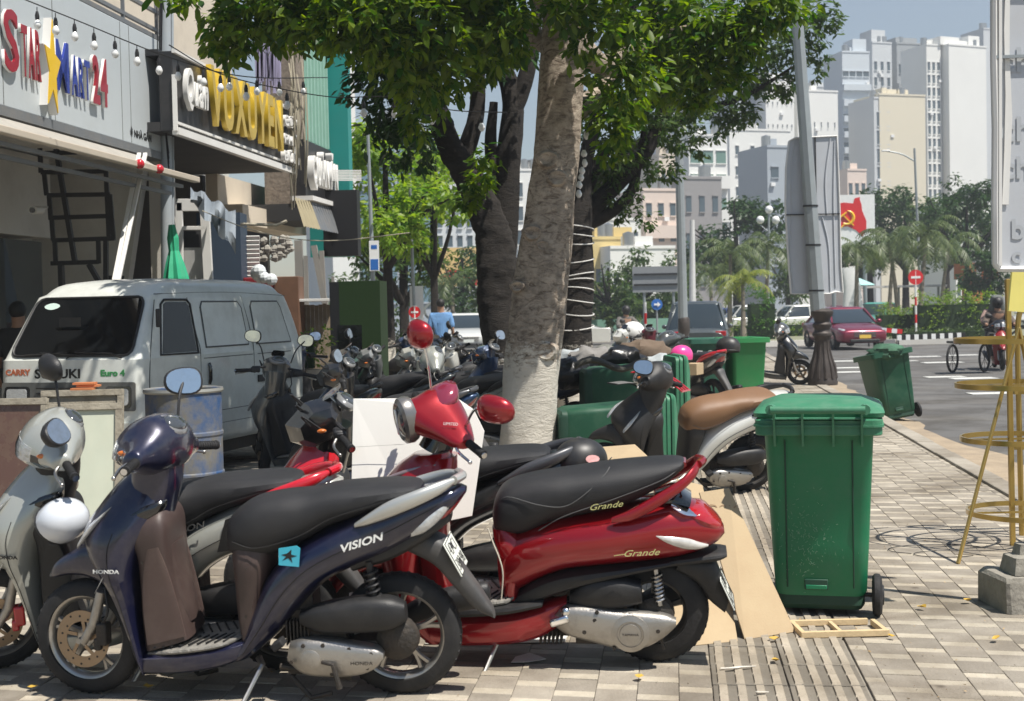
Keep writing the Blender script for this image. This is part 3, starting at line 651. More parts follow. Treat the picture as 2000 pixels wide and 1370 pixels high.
for s in (1, -1):
    b = MB(); b.loft([(672, 1085, 690, 1018, .004, .172), (715, 1078, 735, 1000, .004, .174), (740, 1060, 755, 992, .004, .172)], NV, n=8, sy=s, e=4); b.build('black_decal', BLK, v2)
def grande(M, label):
    root = empty('parked_scooter', label=label, cat='scooter', M=M); SM_ = steerM(34); c = RV; bd = REDP
    def L(name, secs, m, M=None, e=2.6, n=18, sub=4, parent=None, sm=35, sy=1):
        b = MB(); b.loft(secs, c, n=n, sub=sub, e=e, sy=sy); return b.build(name, m, parent or root, M=M, smooth=sm)
    def L2(name, secs, m, e=2.2):
        for s in (1, -1): L(name, secs, m, e=e, n=12, sy=s)
    wheel(root, 0, .225, .09, RIMB, SM_, 5, .1, rr=.68)
    wheel(root, 1.262, .228, .105, RIMB, None, 5, 0, rr=.66, tname='rear_wheel')
    b = MB()
    for s in (-1, 1): b.tube([(.13, s * .07, .47), (.06, s * .07, .33), (.01, s * .07, .22)], .018, 10)
    b.build('front_fork', BLK, root, M=SM_)
    L('front_fender', [(610, 1180, 606, 1168, .02), (630, 1130, 622, 1095, .06), (680, 1090, 676, 1050, .08), (735, 1095, 742, 1045, .08), (775, 1130, 790, 1090, .06)], bd, M=SM_)
    L('front_cowl', [(808, 880, 880, 878, .07), (775, 900, 884, 905, .12), (748, 930, 880, 930, .17), (730, 965, 868, 965, .20), (728, 1020, 850, 1020, .21), (745, 1090, 835, 1090, .20), (770, 1150, 835, 1150, .17), (800, 1205, 850, 1205, .14), (830, 1235, 870, 1235, .12)], bd, e=2.3, sub=5)
    L('inner_shield', [(830, 890, 894, 885, .08), (820, 930, 892, 925, .15), (820, 990, 880, 985, .18), (820, 1060, 872, 1055, .175), (830, 1130, 880, 1125, .16), (840, 1190, 905, 1180, .15)], bd, e=3)
    L2('cowl_garnish', [(762, 920, 765, 912, .006, .13), (790, 915, 792, 903, .010, .115), (830, 905, 832, 895, .010, .10), (860, 900, 861, 894, .005, .09)], mat('garnish grey', (.35, .25, .25), .25, .6, 1))
    L2('dark_inset', [(770, 960, 775, 945, .006, .205), (790, 980, 810, 930, .012, .185), (815, 985, 836, 935, .012, .165), (838, 960, 845, 940, .006, .14)], GLB)
    text('Fi', .03, WHT, root, face_M((c(752, 922)[0], -.15, c(752, 922)[1]), (-.5, -1, .2)), .001, shear=.4)
    L('floorboard', [(832, 1240, 832, 1170, .12), (900, 1242, 900, 1175, .155), (1000, 1238, 1000, 1170, .17), (1060, 1228, 1060, 1160, .15), (1110, 1200, 1112, 1145, .12)], bd, e=3.5)
    L('floor_trim', [(860, 1182, 860, 1168, .13), (920, 1180, 920, 1160, .168), (1000, 1174, 1000, 1154, .178), (1065, 1164, 1068, 1148, .155)], BLK, e=4)
    fm = L('floor_mat', [(865, 1166, 865, 1158, .10), (930, 1160, 930, 1150, .155), (990, 1156, 990, 1146, .155), (1010, 1150, 1012, 1142, .12)], MT['floor mat'], e=6)
    b = MB()
    for k in range(8):
        x0, z0 = c(890 + k * 15, 1149 - k * .5); b.bar((x0, -.14, z0 + .003), (x0 + .05, -.02, z0 + .004), .006, .006); b.bar((x0, .14, z0 + .003), (x0 + .05, .02, z0 + .004), .006, .006)
    b.build('mat_rib', BLK, fm, smooth=0)
    L('underseat_panel', [(964, 1020, 1010, 1020, .10), (968, 1045, 1030, 1045, .13), (984, 1085, 1030, 1085, .135), (986, 1130, 1020, 1130, .13), (984, 1152, 1020, 1152, .125)], bd, e=3)
    b = MB()
    for s in (-1, 1): b.tube([(c(x, y)[0], s * .137, c(x, y)[1]) for x, y in ((962, 1012), (972, 1040), (984, 1070), (990, 1100), (986, 1150))], .0035, 6, 5)
    b.build('cream_piping', mat('cream piping', (.6, .55, .45), .5), root)
    L('side_panel', [(986, 1150, 976, 1060, .125), (1012, 1145, 1000, 1030, .145), (1055, 1122, 1050, 1010, .165), (1110, 1102, 1110, 998, .185), (1180, 1095, 1180, 990, .195), (1260, 1090, 1260, 978, .188), (1320, 1084, 1326, 975, .165), (1365, 1074, 1372, 992, .13), (1398, 1060, 1400, 1015, .085), (1414, 1045, 1412, 1030, .04)], bd, e=2.3, sub=6, n=26)
    L('lower_trim', [(1005, 1168, 1005, 1150, .12), (1040, 1164, 1040, 1122, .135), (1090, 1148, 1090, 1100, .15), (1150, 1128, 1150, 1092, .16), (1230, 1108, 1230, 1086, .165), (1310, 1094, 1310, 1080, .14)], BLK, e=3)
    s_ = L('seat', [(966, 1010, 966, 985, .05), (972, 1028, 974, 958, .10), (990, 1034, 994, 938, .13), (1030, 1034, 1036, 926, .145), (1080, 1012, 1084, 920, .155), (1130, 1002, 1132, 915, .155), (1190, 990, 1192, 908, .155), (1250, 972, 1252, 904, .145), (1300, 945, 1304, 902, .12), (1328, 925, 1330, 904, .085), (1337, 918, 1337, 908, .04)], SEATM, e=2.6, sub=6, n=24)
    b = MB()
    for s in (-1, 1):
        b.tube([(c(x, y)[0], s * w, c(x, y)[1]) for x, y, w in ((975, 975, .09), (1000, 955, .128), (1060, 968, .157), (1110, 972, .160), (1150, 950, .158), (1185, 920, .125), (1195, 908, .09))], .0022, 5, 5)
        b.tube([(c(x, y)[0], s * w, c(x, y)[1]) for x, y, w in ((1060, 1018, .140), (1110, 990, .158), (1200, 962, .158), (1290, 932, .137), (1325, 916, .09))], .002, 5, 5)
    b.build('seat_stitching', mat('grey thread', (.09, .09, .09), .7), s_)
    text('Grande', .034, mat('gold print', (.6, .58, .25), .4, .3), s_, face_M((c(1188, 972)[0], -.166, c(1188, 972)[1]), (0, -1, .1), roll=R(7)), .001, shear=.45, xs=1.35)
    text('Grande', .036, MT['gold print'], root, face_M((c(1255, 1056)[0], -.200, c(1255, 1056)[1]), (0, -1, .1), roll=R(3)), .001, shear=.45, xs=1.35)
    b = MB(); b.bar((c(1205, 1060)[0], -.199, c(1205, 1060)[1]), (c(1228, 1057)[0], -.2, c(1228, 1057)[1]), .003, .002); b.build('script_stroke', MT['gold print'], root)
    for s in (-1, 1):
        L('grab_rail', [(1200, 1002, 1200, 992, .008, .175), (1240, 998, 1236, 978, .020, .176), (1290, 975, 1284, 953, .022, .165), (1335, 948, 1328, 930, .020, .135), (1358, 930, 1350, 912, .020, .095), (1366, 916, 1360, 904, .018, .05)], bd, n=14, e=2.3, sy=s)
    b = MB(); x0, z0 = c(1362, 911); b.tube([(x0, -.06, z0), (x0 + .02, 0, z0 + .004), (x0, .06, z0)], .018, 10, 5); b.tube([(c(1335, 912)[0], -.05, c(1335, 912)[1]), (c(1335, 912)[0], .05, c(1335, 912)[1])], .012, 8); b.build('rail_bridge', bd, root)
    L('tail_cover', [(1275, 985, 1280, 966, .10), (1310, 984, 1320, 955, .12), (1345, 990, 1350, 972, .11)], GLB)
    L('tail_garnish', [(1308, 985, 1314, 972, .14), (1330, 1000, 1340, 984, .155), (1355, 1004, 1362, 994, .13)], CHR, e=2.5)
    L('tail_light', [(1348, 1012, 1348, 985, .13), (1372, 1030, 1372, 988, .128), (1394, 1036, 1396, 1008, .095), (1408, 1038, 1408, 1022, .05)], RLENS, e=2.3)
    L2('rear_signal_lens', [(1284, 1030, 1284, 1026, .006, .175), (1310, 1046, 1305, 1028, .020, .160), (1340, 1058, 1340, 1034, .024, .140), (1364, 1060, 1364, 1046, .018, .125), (1382, 1058, 1382, 1054, .006, .105)], mat('pearl lens', (.62, .60, .56), .1, .2, 1, var=.3, vs=50))
    L('mudguard_bracket', [(1310, 1100, 1310, 1082, .10), (1360, 1095, 1360, 1076, .10), (1400, 1092, 1398, 1074, .09), (1418, 1086, 1418, 1076, .07)], BLK, e=3)
    L('rear_mudguard', [(1320, 1112, 1330, 1086, .06), (1360, 1135, 1388, 1090, .07), (1385, 1170, 1408, 1120, .06), (1415, 1195, 1424, 1165, .05)], BLK, e=3)
    plate(root, (c(1406, 1120), c(1436, 1182)), .20, '43-E1', '621.04', .95)
    L('airbox', [(1118, 1162, 1118, 1140, .04, -.09), (1150, 1168, 1150, 1115, .06, -.10), (1210, 1168, 1210, 1108, .065, -.11), (1258, 1160, 1255, 1120, .045, -.11)], BLK, e=3)
    L('transmission_case', [(1085, 1196, 1090, 1178, .03, -.12), (1115, 1215, 1112, 1160, .045, -.13), (1160, 1228, 1155, 1160, .045, -.135), (1215, 1242, 1215, 1168, .05, -.135), (1262, 1240, 1262, 1172, .048, -.135), (1298, 1222, 1300, 1178, .04, -.135), (1322, 1202, 1322, 1188, .025, -.13)], ALU, e=3)
    x0, z0 = c(1236, 1208); b = MB(); b.lathe([(0, 0), (.078, 0), (.078, .008), (.055, .016), (.053, .012), (.045, .012), (.043, .018), (0, .020)], 36, Matrix.Translation((x0, -.178, z0)) @ rotY()); cc = b.build('case_cover', ALU, root)
    text('YAMAHA', .014, GRIM, root, face_M((x0, -.2, z0), (0, -1, 0)), .001, xs=1.2)
    for px, py in ((1168, 1183), (1148, 1205), (1288, 1205), (1172, 1168), (1205, 1236)):
        b = MB(); b.lathe([(0, 0), (.009, 0), (.009, .008), (0, .008)], 8, Matrix.Translation((c(px, py)[0], -.172, c(px, py)[1])) @ rotY()); b.build('case_bolt', GRIM, root, smooth=0)
    b = MB(); q = lambda px, py, dx, dz, y, dy: b.box((c(px, py)[0], y, c(px, py)[1]), (dx, dy, dz))
    q(1150, 1185, .25, .12, -.01, .16); q(1100, 1205, .1, .1, 0, .16); q(1180, 1230, .22, .04, -.05, .12); q(1120, 1130, .2, .1, 0, .16)
    for k in range(6): q(1060 + k * 8, 1225, .008, .06, -.02, .18)
    b.build('engine_block', GRIM, root, bevel=.006)
    b = MB(); b.lathe([(.0, 0), (.085, 0), (.08, .05), (.05, .07), (0, .07)], 20, Matrix.Translation((1.262, -.05, .228)) @ rotY()); b.bar((1.27, -.13, .22), (1.30, -.13, .10), .03, .012); b.build('rear_hub', GRIM, root)
    coil(root, (c(1283, 1098)[0], -.11, c(1283, 1098)[1]), (c(1292, 1165)[0], -.12, c(1292, 1165)[1]), .02, 7, STEEL)
    b = MB(); x0, z0 = c(1100, 1184); b.box((0, -.15, 0), (.085, .07, .035), Matrix.Translation((x0, 0, z0)) @ Matrix.Rotation(R(-18), 4, 'Y')); b.sph((c(1112, 1168)[0], -.16, c(1112, 1168)[1]), .022, 10, 8); b.build('foot_peg', CHR, root, bevel=.01)
    b = MB(); b.loft([(1180, 1260, 1180, 1235, .03, .14), (1280, 1220, 1280, 1170, .05, .18), (1390, 1200, 1390, 1155, .04, .2)], c); b.build('exhaust', BLK, root)
    stand(root, c(930, 0)[0] + .02)
    # handlebar: a cowl that tapers along the bar
    b = MB(); rs = []
    for y, h, dz, d0, d1 in ((-.27, .035, -.035, -.035, .03), (-.24, .055, -.03, -.06, .05), (-.17, .085, -.015, -.095, .07), (-.09, .125, 0, -.145, .085), (-.04, .15, .012, -.185, .09), (0, .155, .02, -.19, .09), (.04, .15, .012, -.185, .09), (.09, .125, 0, -.145, .085), (.17, .085, -.015, -.095, .07), (.24, .055, -.03, -.06, .05), (.27, .035, -.035, -.035, .03)):
        r = []
        for k in range(20):
            t = 2 * math.pi * k / 20; cc_, ss = math.cos(t), math.sin(t)
            cc_ = math.copysign(abs(cc_) ** .85, cc_); ss = math.copysign(abs(ss) ** .85, ss)
            xx = (d0 + d1) / 2 + (d1 - d0) / 2 * cc_; zz = dz + h / 2 * ss * (1.25 if ss > 0 and cc_ > -.2 else 1)
            r.append((xx, y, zz))
        rs.append(r)
    p0 = Vector((c(864, 808)[0], 0, c(864, 812)[1]))
    HM = SM_ @ Matrix.Translation(p0)
    rs = [[tuple(v) for v in cr([rs[i][k] for i in range(len(rs))], 4)] for k in range(20)]; rs = list(map(list, zip(*rs)))
    b.rings(rs); o = b.build('handlebar_cowl', bd, root, M=HM, smooth=50); fixnormals(o)
    b = MB(); b.loft([(.0, .0, .0, .0, .0)] * 0 or [(-.09, .045, .06, .05, .07), (-.07, .075, .07, .075, .09), (-.02, .115, .075, .11, .07), (.03, .14, .07, .135, .03)], None, e=2.3); o = b.build('visor', mat('smoked red', (.25, .03, .06), .15, .2, 1), root, M=HM)
    HL = HM @ Matrix.Translation((-.175, 0, .0)) @ Matrix.Rotation(R(-90 - 8), 4, 'Y')
    E_ = Matrix.Diagonal((1.12, .88, 1, 1))
    b = MB(); b.lathe([(.062, .004), (.075, .012), (.090, .0), (.094, -.03), (.085, -.05), (.05, -.055)], 32, E_, close=True); bz = b.build('headlight_bezel', mat('satin grey', (.22, .21, .20), .3, .6, .5), root, M=HL); fixnormals(bz)
    b = MB(); b.lathe([(.0, .022), (.03, .019), (.055, .010), (.070, -.004), (.06, -.02), (0, -.02)], 32, E_); lz = b.build('headlight', mat('dark lens', (.10, .105, .11), .04, .3, 1, var=.6, vs=30), root, M=HL); fixnormals(lz)
    b = MB(); b.bar((-.058, .004, .021), (.058, .004, .021), .022, .006, up=(0, 0, 1)); b.build('light_strip', mat('pale strip', (.75, .77, .78), .15, 0, 1), lz, bevel=.004)
    b = MB(); b.tube([(.03, 0, -.04), (-.03, 0, -.16)], [.06, .075], 14); b.build('neck_cover', GLB, root, M=HM)
    text('LIMITED', .017, WHT, root, HM @ face_M((-.035, -.195, .035), (-.5, -.75, .45)), .001)
    grips(root, HM, -.005, -.015, .36, .03, .035, lm=CHR)
    mirror(root, HM, (.03, -.20, .02), (.11, -.33, .125), (.80, .62, .1), bd, (.080, .058), stalk=CHR)
    mirror(root, HM, (.03, .17, .04), (.0, .20, .30), (.9, .5, .0), bd, (.062, .062), stalk=CHR)
    return root
gr = grande(Matrix.Translation((-.6686, 5.8824, 0)) @ Matrix.Rotation(-.1205, 4, 'Z') @ Matrix.Rotation(R(6), 4, 'X'), 'glossy red scooter with black seat and round headlight, in front of the white board')
# ---- dark and other scooters behind
def other(px, py, xl, yaw, lean, pal, label, steer=20, mirrors=(-1, 1), plt=None, group=None, mir=None):
    return vision(place(px, py, xl, yaw, lean), pal, label, steer=steer, mirrors=mirrors, plt=plt, brand=False, group=group, mir=mir)
dk = dict(body=BLKP, shield=BLK, rail=mat('dark grey rail', (.08, .08, .085), .4, .4, .5), rim=RIMB)
gp = dict(body=GRYP, shield=BLK, rail=BLK, rim=RIMB, naked=1); bp2 = dict(body=BLUP, shield=BLK, rail=BLK, rim=RIMB, naked=1)
wp = dict(body=WHTP, shield=BLK, rail=BLK, rim=RIMB, seat=BRON, head=BLK, front=BLK, logo='')
def lg(d, **k): d = dict(d, logo='HONDA'); d.update(k); return d
GB = 'scooters crowded together behind the white board'
other(1040, 1212, 1.262, -4, 6, lg(dk, naked=1, front=REDG), 'black scooter with a helmet on its seat directly behind the red scooter', 15, (), group=None)
other(1456, 958, 1.262, 20, 18, wp, 'white scooter with a bronze brown seat left of the large green bin', -52, (-1,), mir={-1: ((.30, .0), (.3, -1, .2))})
other(520, 925, 0, -36, 8, gp, 'dark grey scooter between the blue drum and the white board', -40, (-1, 1), group=GB, mir={-1: ((.24, .2), (1, -.4, 0)), 1: ((.24, .2), (1, -.4, 0))})
other(622, 955, 0, -22, 7, lg(dk, head=BLKP, naked=1, body=BLUP), 'black scooter with grey handlebar cowl, left edge of the white board', 22, (-1,), group=GB)
lst = [(640, 880, -20, gp, 'grey scooter just behind the dark grey one near the van tail', 25, 5, (1,)), (560, 850, -35, bp2, 'dark blue scooter by the wooden planks and green cabinet', -20, 7, (-1, 1)),
       (712, 858, -34, lg(dk, head=MIDG, naked=1), 'black scooter with a silver nose, below the green cabinet', 30, 12, ()), (770, 868, -18, lg(gp, head=SILV), 'dark scooter with pale silver nose, right of the green cabinet', 12, 9, ()),
       (835, 878, -40, lg(gp, body=SILV, head=SILV, naked=0), 'silver nosed scooter just left of the tall red mirror', 42, 13, (1,)), (905, 872, -12, bp2, 'dark blue scooter right of the tall red mirror', -15, 4, (1,)),
       (690, 800, -12, dk, 'black scooter in the back row at the cabinet foot', 10, 8, (1,)), (775, 795, -30, bp2, 'dark blue scooter in the back row right of the cabinet', -25, 10, ()), (850, 805, -5, gp, 'dark grey scooter of the back row left of the dark tree', 30, 6, (1,)),
       (800, 835, 12, lg(dk, body=MIDG, naked=1), 'mid grey scooter squeezed between the two silver nosed ones', 35, 3, (-1,)), (880, 842, -50, lg(gp, body=WHTP), 'scooter with white panels left of the dark blue one', 20, 15, ())]
for px, py, yaw, pal, lb, stv, ln, mr in lst: other(px, py, 0, yaw, ln, pal, lb, stv, mr, group='scooters packed in rows behind the red scooter')
lst = [(1085, 800, 160, lg(dk, naked=1), 'black scooter right of the tree trunk behind the upper green bin', 10), (1180, 770, 15, lg(gp, head=WHTP), 'grey scooter with open storage behind the fallen bins', 20), (1290, 800, -60, lg(dk, body=GRYP, rail=REDG), 'dark scooter with a cardboard box and pink helmet on its seat', 15), (1265, 765, -70, lg(dk, naked=1, body=mat('maroon paint', (.12, .01, .02), .3, .2, 1)), 'maroon scooter facing away beside the numbered green bin', -10)]
for px, py, yaw, pal, lb, stv in lst: other(px, py, 0, yaw, 6, pal, lb, stv, (), group='scooters behind the fallen bins')
other(1562, 752, 0, 172, -6, dict(body=BLKP, shield=BLK, rail=BLK, rim=RIMB, head=GRYP, logo='HONDA'), 'black scooter with grey nose facing the road beside the lamp post', -12, (1,))
# ------------------------------------------------------------------ bins, boards, drum, helmets
GRN = mat('green bin plastic', (.005, .17, .072), .42, var=.22, vs=1.6, dirt=.5, dcol=(.06, .17, .10), ds=7, bump=.05, bs=200)
GRD = mat('old green plastic', (.008, .070, .034), .5, var=.25, vs=4, dirt=.4, dcol=(.10, .15, .10), ds=4, bump=.1, bs=120)
GRL = mat('light green plastic', (.02, .21, .06), .5, var=.2, vs=3, dirt=.3, dcol=(.12, .22, .1), ds=5)
LIP = mat('dull green lip', (.04, .19, .10), .5, var=.2, vs=9, dirt=.4, dcol=(.16, .25, .18), ds=14, bump=.1, bs=90)
def rrect(w, d, r, z, n=5, cx=0, cy=0):
    o = []
    for k, (sx, sy) in enumerate(((1, 1), (-1, 1), (-1, -1), (1, -1))):
        for j in range(n + 1):
            a = math.pi / 2 * (k + j / n); o.append((cx + sx * (w / 2 - r) + r * math.cos(a), cy + sy * (d / 2 - r) + r * math.sin(a), z))
    return o
def bin_(M, m, lipm, label, group=None, lid=True, wheels=(1,), detail=True, open_=False, h=1.0):
    root = empty('wheelie_bin', label=label, cat='bin', group=group, M=M)
    b = MB(); T = .004
    sh = [rrect(.40, .46, .05, .09, cy=.02), rrect(.43, .50, .05, .12, cy=.02), rrect(.455, .54, .05, .35, cy=.01), rrect(.505, .62, .05, h - .13), rrect(.53, .66, .05, h - .10)]
    ins = [[(x * .975, y * .975, z + (.01 if k == 4 else 0)) for x, y, z in r] for k, r in reversed(list(enumerate([rrect(.505, .62, .05, .3), rrect(.43, .50, .05, .14), sh[2], sh[3], sh[4]])))] if open_ else []
    if open_: ins = [[(x * .97, y * .97, z) for x, y, z in r] for r in (sh[4], sh[3], sh[2], sh[1])]
    b.rings(sh + ins); bo = b.build('bin_body', m, root, smooth=40)
    b = MB(); b.rings([rrect(.38, .42, .04, .03, cy=.02), rrect(.41, .47, .05, .055, cy=.02), rrect(.41, .47, .05, .105, cy=.02)]); b.build('bin_foot', mat('dark green base', (.008, .05, .028), .6, dirt=.3, dcol=(.06, .07, .05)), bo)
    b = MB()                                                # rim collar with ribs
    b.rings([rrect(.575, .71, .05, h - .135), rrect(.585, .72, .05, h - .13), rrect(.585, .72, .05, h - .065), rrect(.53, .66, .04, h - .06)] + ([rrect(.49, .61, .04, h - .07), rrect(.49, .61, .04, h - .135)] if open_ else []), cap=not open_, close=open_)
    b.rings([rrect(.60, .74, .05, h - .095), rrect(.60, .74, .05, h - .085)], cap=True) if not open_ else None
    b.build('bin_rim', lipm, root, smooth=40)
    if detail:
        b = MB()
        for x in (-.155, .155): b.tube([(x, -.235, .14), (x, -.268, .40), (x, -.312, h - .16)], [.004, .004, .004], 6)
        b.build('moulding_seam', MT['dark green base'], bo)
        b = MB(); b.box((-.02, -.236, .155), (.11, .02, .05)); b.build('recess', MT['dark green base'], bo, bevel=.004)
        b = MB(); b.box((-.02, -.2385, .143), (.10, .02, .022), Matrix()); b.build('recess_lip', m, bo, bevel=.004)
    if lid:
        b = MB(); b.rings([rrect(.60, .68, .05, h - .055, cy=.03), rrect(.61, .69, .05, h - .035, cy=.03), rrect(.58, .64, .05, h - .015, cy=.04), rrect(.40, .44, .06, h + .02, cy=.05), rrect(.2, .2, .05, h + .024, cy=.05)]); ld = b.build('lid', lipm, root, smooth=50)
        b = MB(); b.tube([(-.215, -.415, h - .012), (.215, -.415, h - .012)], .018, 12)
        for x in (-.215, .215): b.tube([(x, -.415, h - .012), (x, -.33, h - .012)], .024, 10)
        b.build('handle', lipm, root)
        b = MB()
        for x in (-.20, -.07, .07, .20):
            b.add([(x - .005, -.345, h - .03), (x + .005, -.345, h - .03), (x + .005, -.425, h - .025), (x - .005, -.425, h - .025), (x - .005, -.31, h - .185), (x + .005, -.31, h - .185), (x + .005, -.355, h - .185), (x - .005, -.355, h - .185)],
                  [(0, 1, 5, 4), (3, 7, 6, 2), (0, 4, 7, 3), (1, 2, 6, 5), (0, 3, 2, 1), (4, 5, 6, 7)])
        b.box((0, -.36, h - .055), (.41, .05, .006)); b.build('handle_rib', lipm, root, smooth=0)
        b = MB()
        for k in range(16): b.box((-.105 + k * .014, -.405, h + .001), (.005, .018, .006))
        b.build('grip_ridge', lipm, root, smooth=0)
    for s in wheels:
        b = MB(); b.lathe([(0, -.022), (.06, -.024), (.085, -.022), (.098, -.012), (.100, 0), (.098, .012), (.085, .022), (.06, .024), (0, .022)], 28)
        w_ = b.build('wheel', RUB, root, M=Matrix.Translation((s * .262, -.17, .100)) @ Matrix.Rotation(math.pi / 2, 4, 'Y')); 
        b = MB(); b.lathe([(0, .024), (.05, .024), (.045, .031), (.02, .033), (0, .033)], 16); b.build('hub', BLK, w_)
    b = MB(); b.tube([(-.2, -.17, .100), (.25, -.17, .100)], .011, 8); b.build('axle', BLK, root)
    return root
g = G(1612, 1203); bn = bin_(Matrix.Translation((g.x + .03, g.y + .20, 0)) @ Matrix.Rotation(R(-14), 4, 'Z') @ Matrix.Diagonal((1, 1, 1.02, 1)), GRN, LIP, 'large clean green wheelie bin with closed lid standing on the pavement at right')
b = MB(); rs_ = random.Random(5)
for k in range(190):
    x = rs_.gauss(-.07, .07); z = rs_.gauss(.36, .11); a = rs_.uniform(.2, 2.6); l = rs_.uniform(.004, .016)
    y = -.232 - (z - .12) * .115 if z < .35 else -.262 - (z - .35) * .08
    b.bar((x, y - .0025, z), (x + l * math.cos(a), y - .0025, z + l * math.sin(a)), .0012, .0008)
b.build('scratch_marks', mat('pale scratch', (.28, .42, .30), .7), bn, smooth=0)
g = G(1758, 823, -.12)
bin_(Matrix.Translation((g.x, g.y + .2, -.13)) @ Matrix.Rotation(R(8), 4, 'Z') @ Matrix.Rotation(R(-9), 4, 'Y') @ Matrix.Rotation(R(-6), 4, 'X'), GRD, GRD, 'dirty green bin without lid tilted over on the road beyond the kerb', lid=False, wheels=(1,), detail=True, open_=True)
g = G(1758, 823, -.12); bgm = mat('rubbish', (.045, .12, .07), .8, var=.7, vs=8, bump=1, bs=15)
b = MB(); rs = []
for i in range(9):
    rs.append([((.02 + .22 * math.sin(math.pi * (i + .5) / 9) ** .5 * (1 + .25 * rs_.uniform(-1, 1))) * math.cos(t), (.02 + .26 * math.sin(math.pi * (i + .5) / 9) ** .5 * (1 + .25 * rs_.uniform(-1, 1))) * math.sin(t), -.12 + .26 * i / 9) for t in [6.283 * j / 14 for j in range(14)]])
b.rings(rs); b.build('rubbish_heap', bgm, M=Matrix.Translation((g.x - .13, g.y + .13, .80)), label='dark green bagged rubbish bulging from the tilted bin on the road', cat='rubbish')
for px, m, lb in ((1378, mat('teal green plastic', (.03, .13, .085), .5, var=.2, vs=4, dirt=.4, dcol=(.16, .26, .2)), 'grey green bin with white painted figures, left of the pair behind the scooters'), (1451, GRL, 'bright green bin right of the painted one, behind the black scooter')):
    g = G(px, 800 if px < 1400 else 798)
    o = bin_(Matrix.Translation((g.x, g.y, 0)) @ Matrix.Rotation(R(4 if px < 1400 else 12), 4, 'Z'), m, m, lb, lid=False, wheels=(-1, 1), detail=False, open_=True, group='open green bins behind the scooters', h=1.07)
    if px < 1400:
        for t_, x_ in (('5', -.15), ('0', 0.0), ('1', .16)): text(t_, .30, WHT, o, face_M((x_, -.318, .74), (0, -1, -.1), roll=R(-8)), .001, off=-.006)
# two bins lying on their sides behind the tree
for px, py, mz, lb, zz in ((1192, 932, 8, 'green bin lying on its side right of the white painted trunk, lower of the two', .30), (1222, 842, 4, 'green bin lying on its side with torn rubber lid, upper and farther of the two', .58)):
    g = G(px, py) if px < 1200 else P(px + 8, 700, 13.5)
    M = Matrix.Translation((g.x - .50, g.y + .3, zz)) @ Matrix.Rotation(R(mz), 4, 'Z') @ Matrix.Rotation(R(90), 4, 'Y') @ Matrix.Rotation(R(90), 4, 'Z') @ Matrix.Diagonal((1.2, 1.1, 1.08, 1))
    o = bin_(M, GRD, LIP, lb, lid=True, wheels=(-1, 1), detail=False, group='green bins fallen over behind the tree')
g = P(1185, 700, 13.3)
b = MB(); rs = []
for i in range(10):
    x = -.33 + i * .075; rs.append([(x, -.42 + .10 * math.sin(t) , .93 + .035 * math.cos(t) + .05 * math.sin(i * .8)) for t in [k * .5 for k in range(12)]])
b.rings([[(p[0], p[1] * (1 + .04 * math.sin(p[0] * 20)), p[2] - .02 * abs(p[0]) * 3) for p in r] for r in rs]); b.build('torn_rubber_flap', mat('perished rubber', (.05, .048, .04), .8, bump=.5), M=Matrix.Translation((g.x, g.y + .15, .02)), label='torn curled black rubber sheet draped over the upper fallen bin', cat='rubber sheet')
RAGS = [mat('brown rag', (.14, .10, .07), .9, bump=1, bs=12), mat('grey rag', (.22, .21, .20), .9, bump=1, bs=12), mat('black bag', (.012, .012, .013), .3, bump=1, bs=14), mat('pale bag', (.42, .45, .46), .4, bump=1, bs=14)]
for i, (px, py, Y, r, k, lb) in enumerate(((1150, 705, 14.6, .20, 1, 'grey rag bundle beside the camouflage helmet'), (1215, 700, 14.4, .17, 2, 'black bag on the upper fallen bin'), (1255, 690, 14.8, .20, 0, 'brown rag heap left of the pink helmet'), (1108, 730, 14.2, .22, 2, 'black bag right beside the main trunk'), (1290, 712, 14.6, .15, 3, 'pale plastic bag next to the cardboard box'), (1120, 700, 15, .14, 3, 'crumpled pale plastic sheet at the wire wrapped trunk'))):
    b = MB(); rr = random.Random(i); c = P(px, py, Y)
    b.sph((0, 0, 0), (r * 1.4, r, r * .75), 18, 12); b.v = [tuple(Vector(v) * (1 + .22 * math.sin(v[0] * 31 + i) * math.sin(v[2] * 37 + i * 2) + rr.uniform(-.06, .06))) for v in b.v]
    b.build('rubbish_bag' if k > 1 else 'rag_heap', RAGS[k], M=Matrix.Translation(c), smooth=50, label=lb, cat='rubbish')
for i, (px, py, w_, a_, m_) in enumerate(((1290, 745, .5, -25, 'red'), (1240, 765, .45, 15, 'blk'))):
    c = P(px, py, 12.2); b = MB()
    for k in range(4): b.tube([(-w_ / 2, -.1 + k * .07, 0), (-w_ / 6, -.1 + k * .07, .06), (w_ / 6, -.1 + k * .07, .05), (w_ / 2, -.1 + k * .07, 0)], .008, 6, 4)
    for k in (-1, 1): b.tube([(k * w_ / 2, -.12, 0), (k * w_ / 2, .13, 0)], .008, 6)
    b.build('wire_carrier', REDG if m_ == 'red' else BKS, M=Matrix.Translation(c) @ Matrix.Rotation(R(a_), 4, 'Z') @ Matrix.Rotation(R(20), 4, 'Y'), label=('red' if m_ == 'red' else 'black') + ' wire luggage carrier among the scooters by the fallen bins', cat='rack')
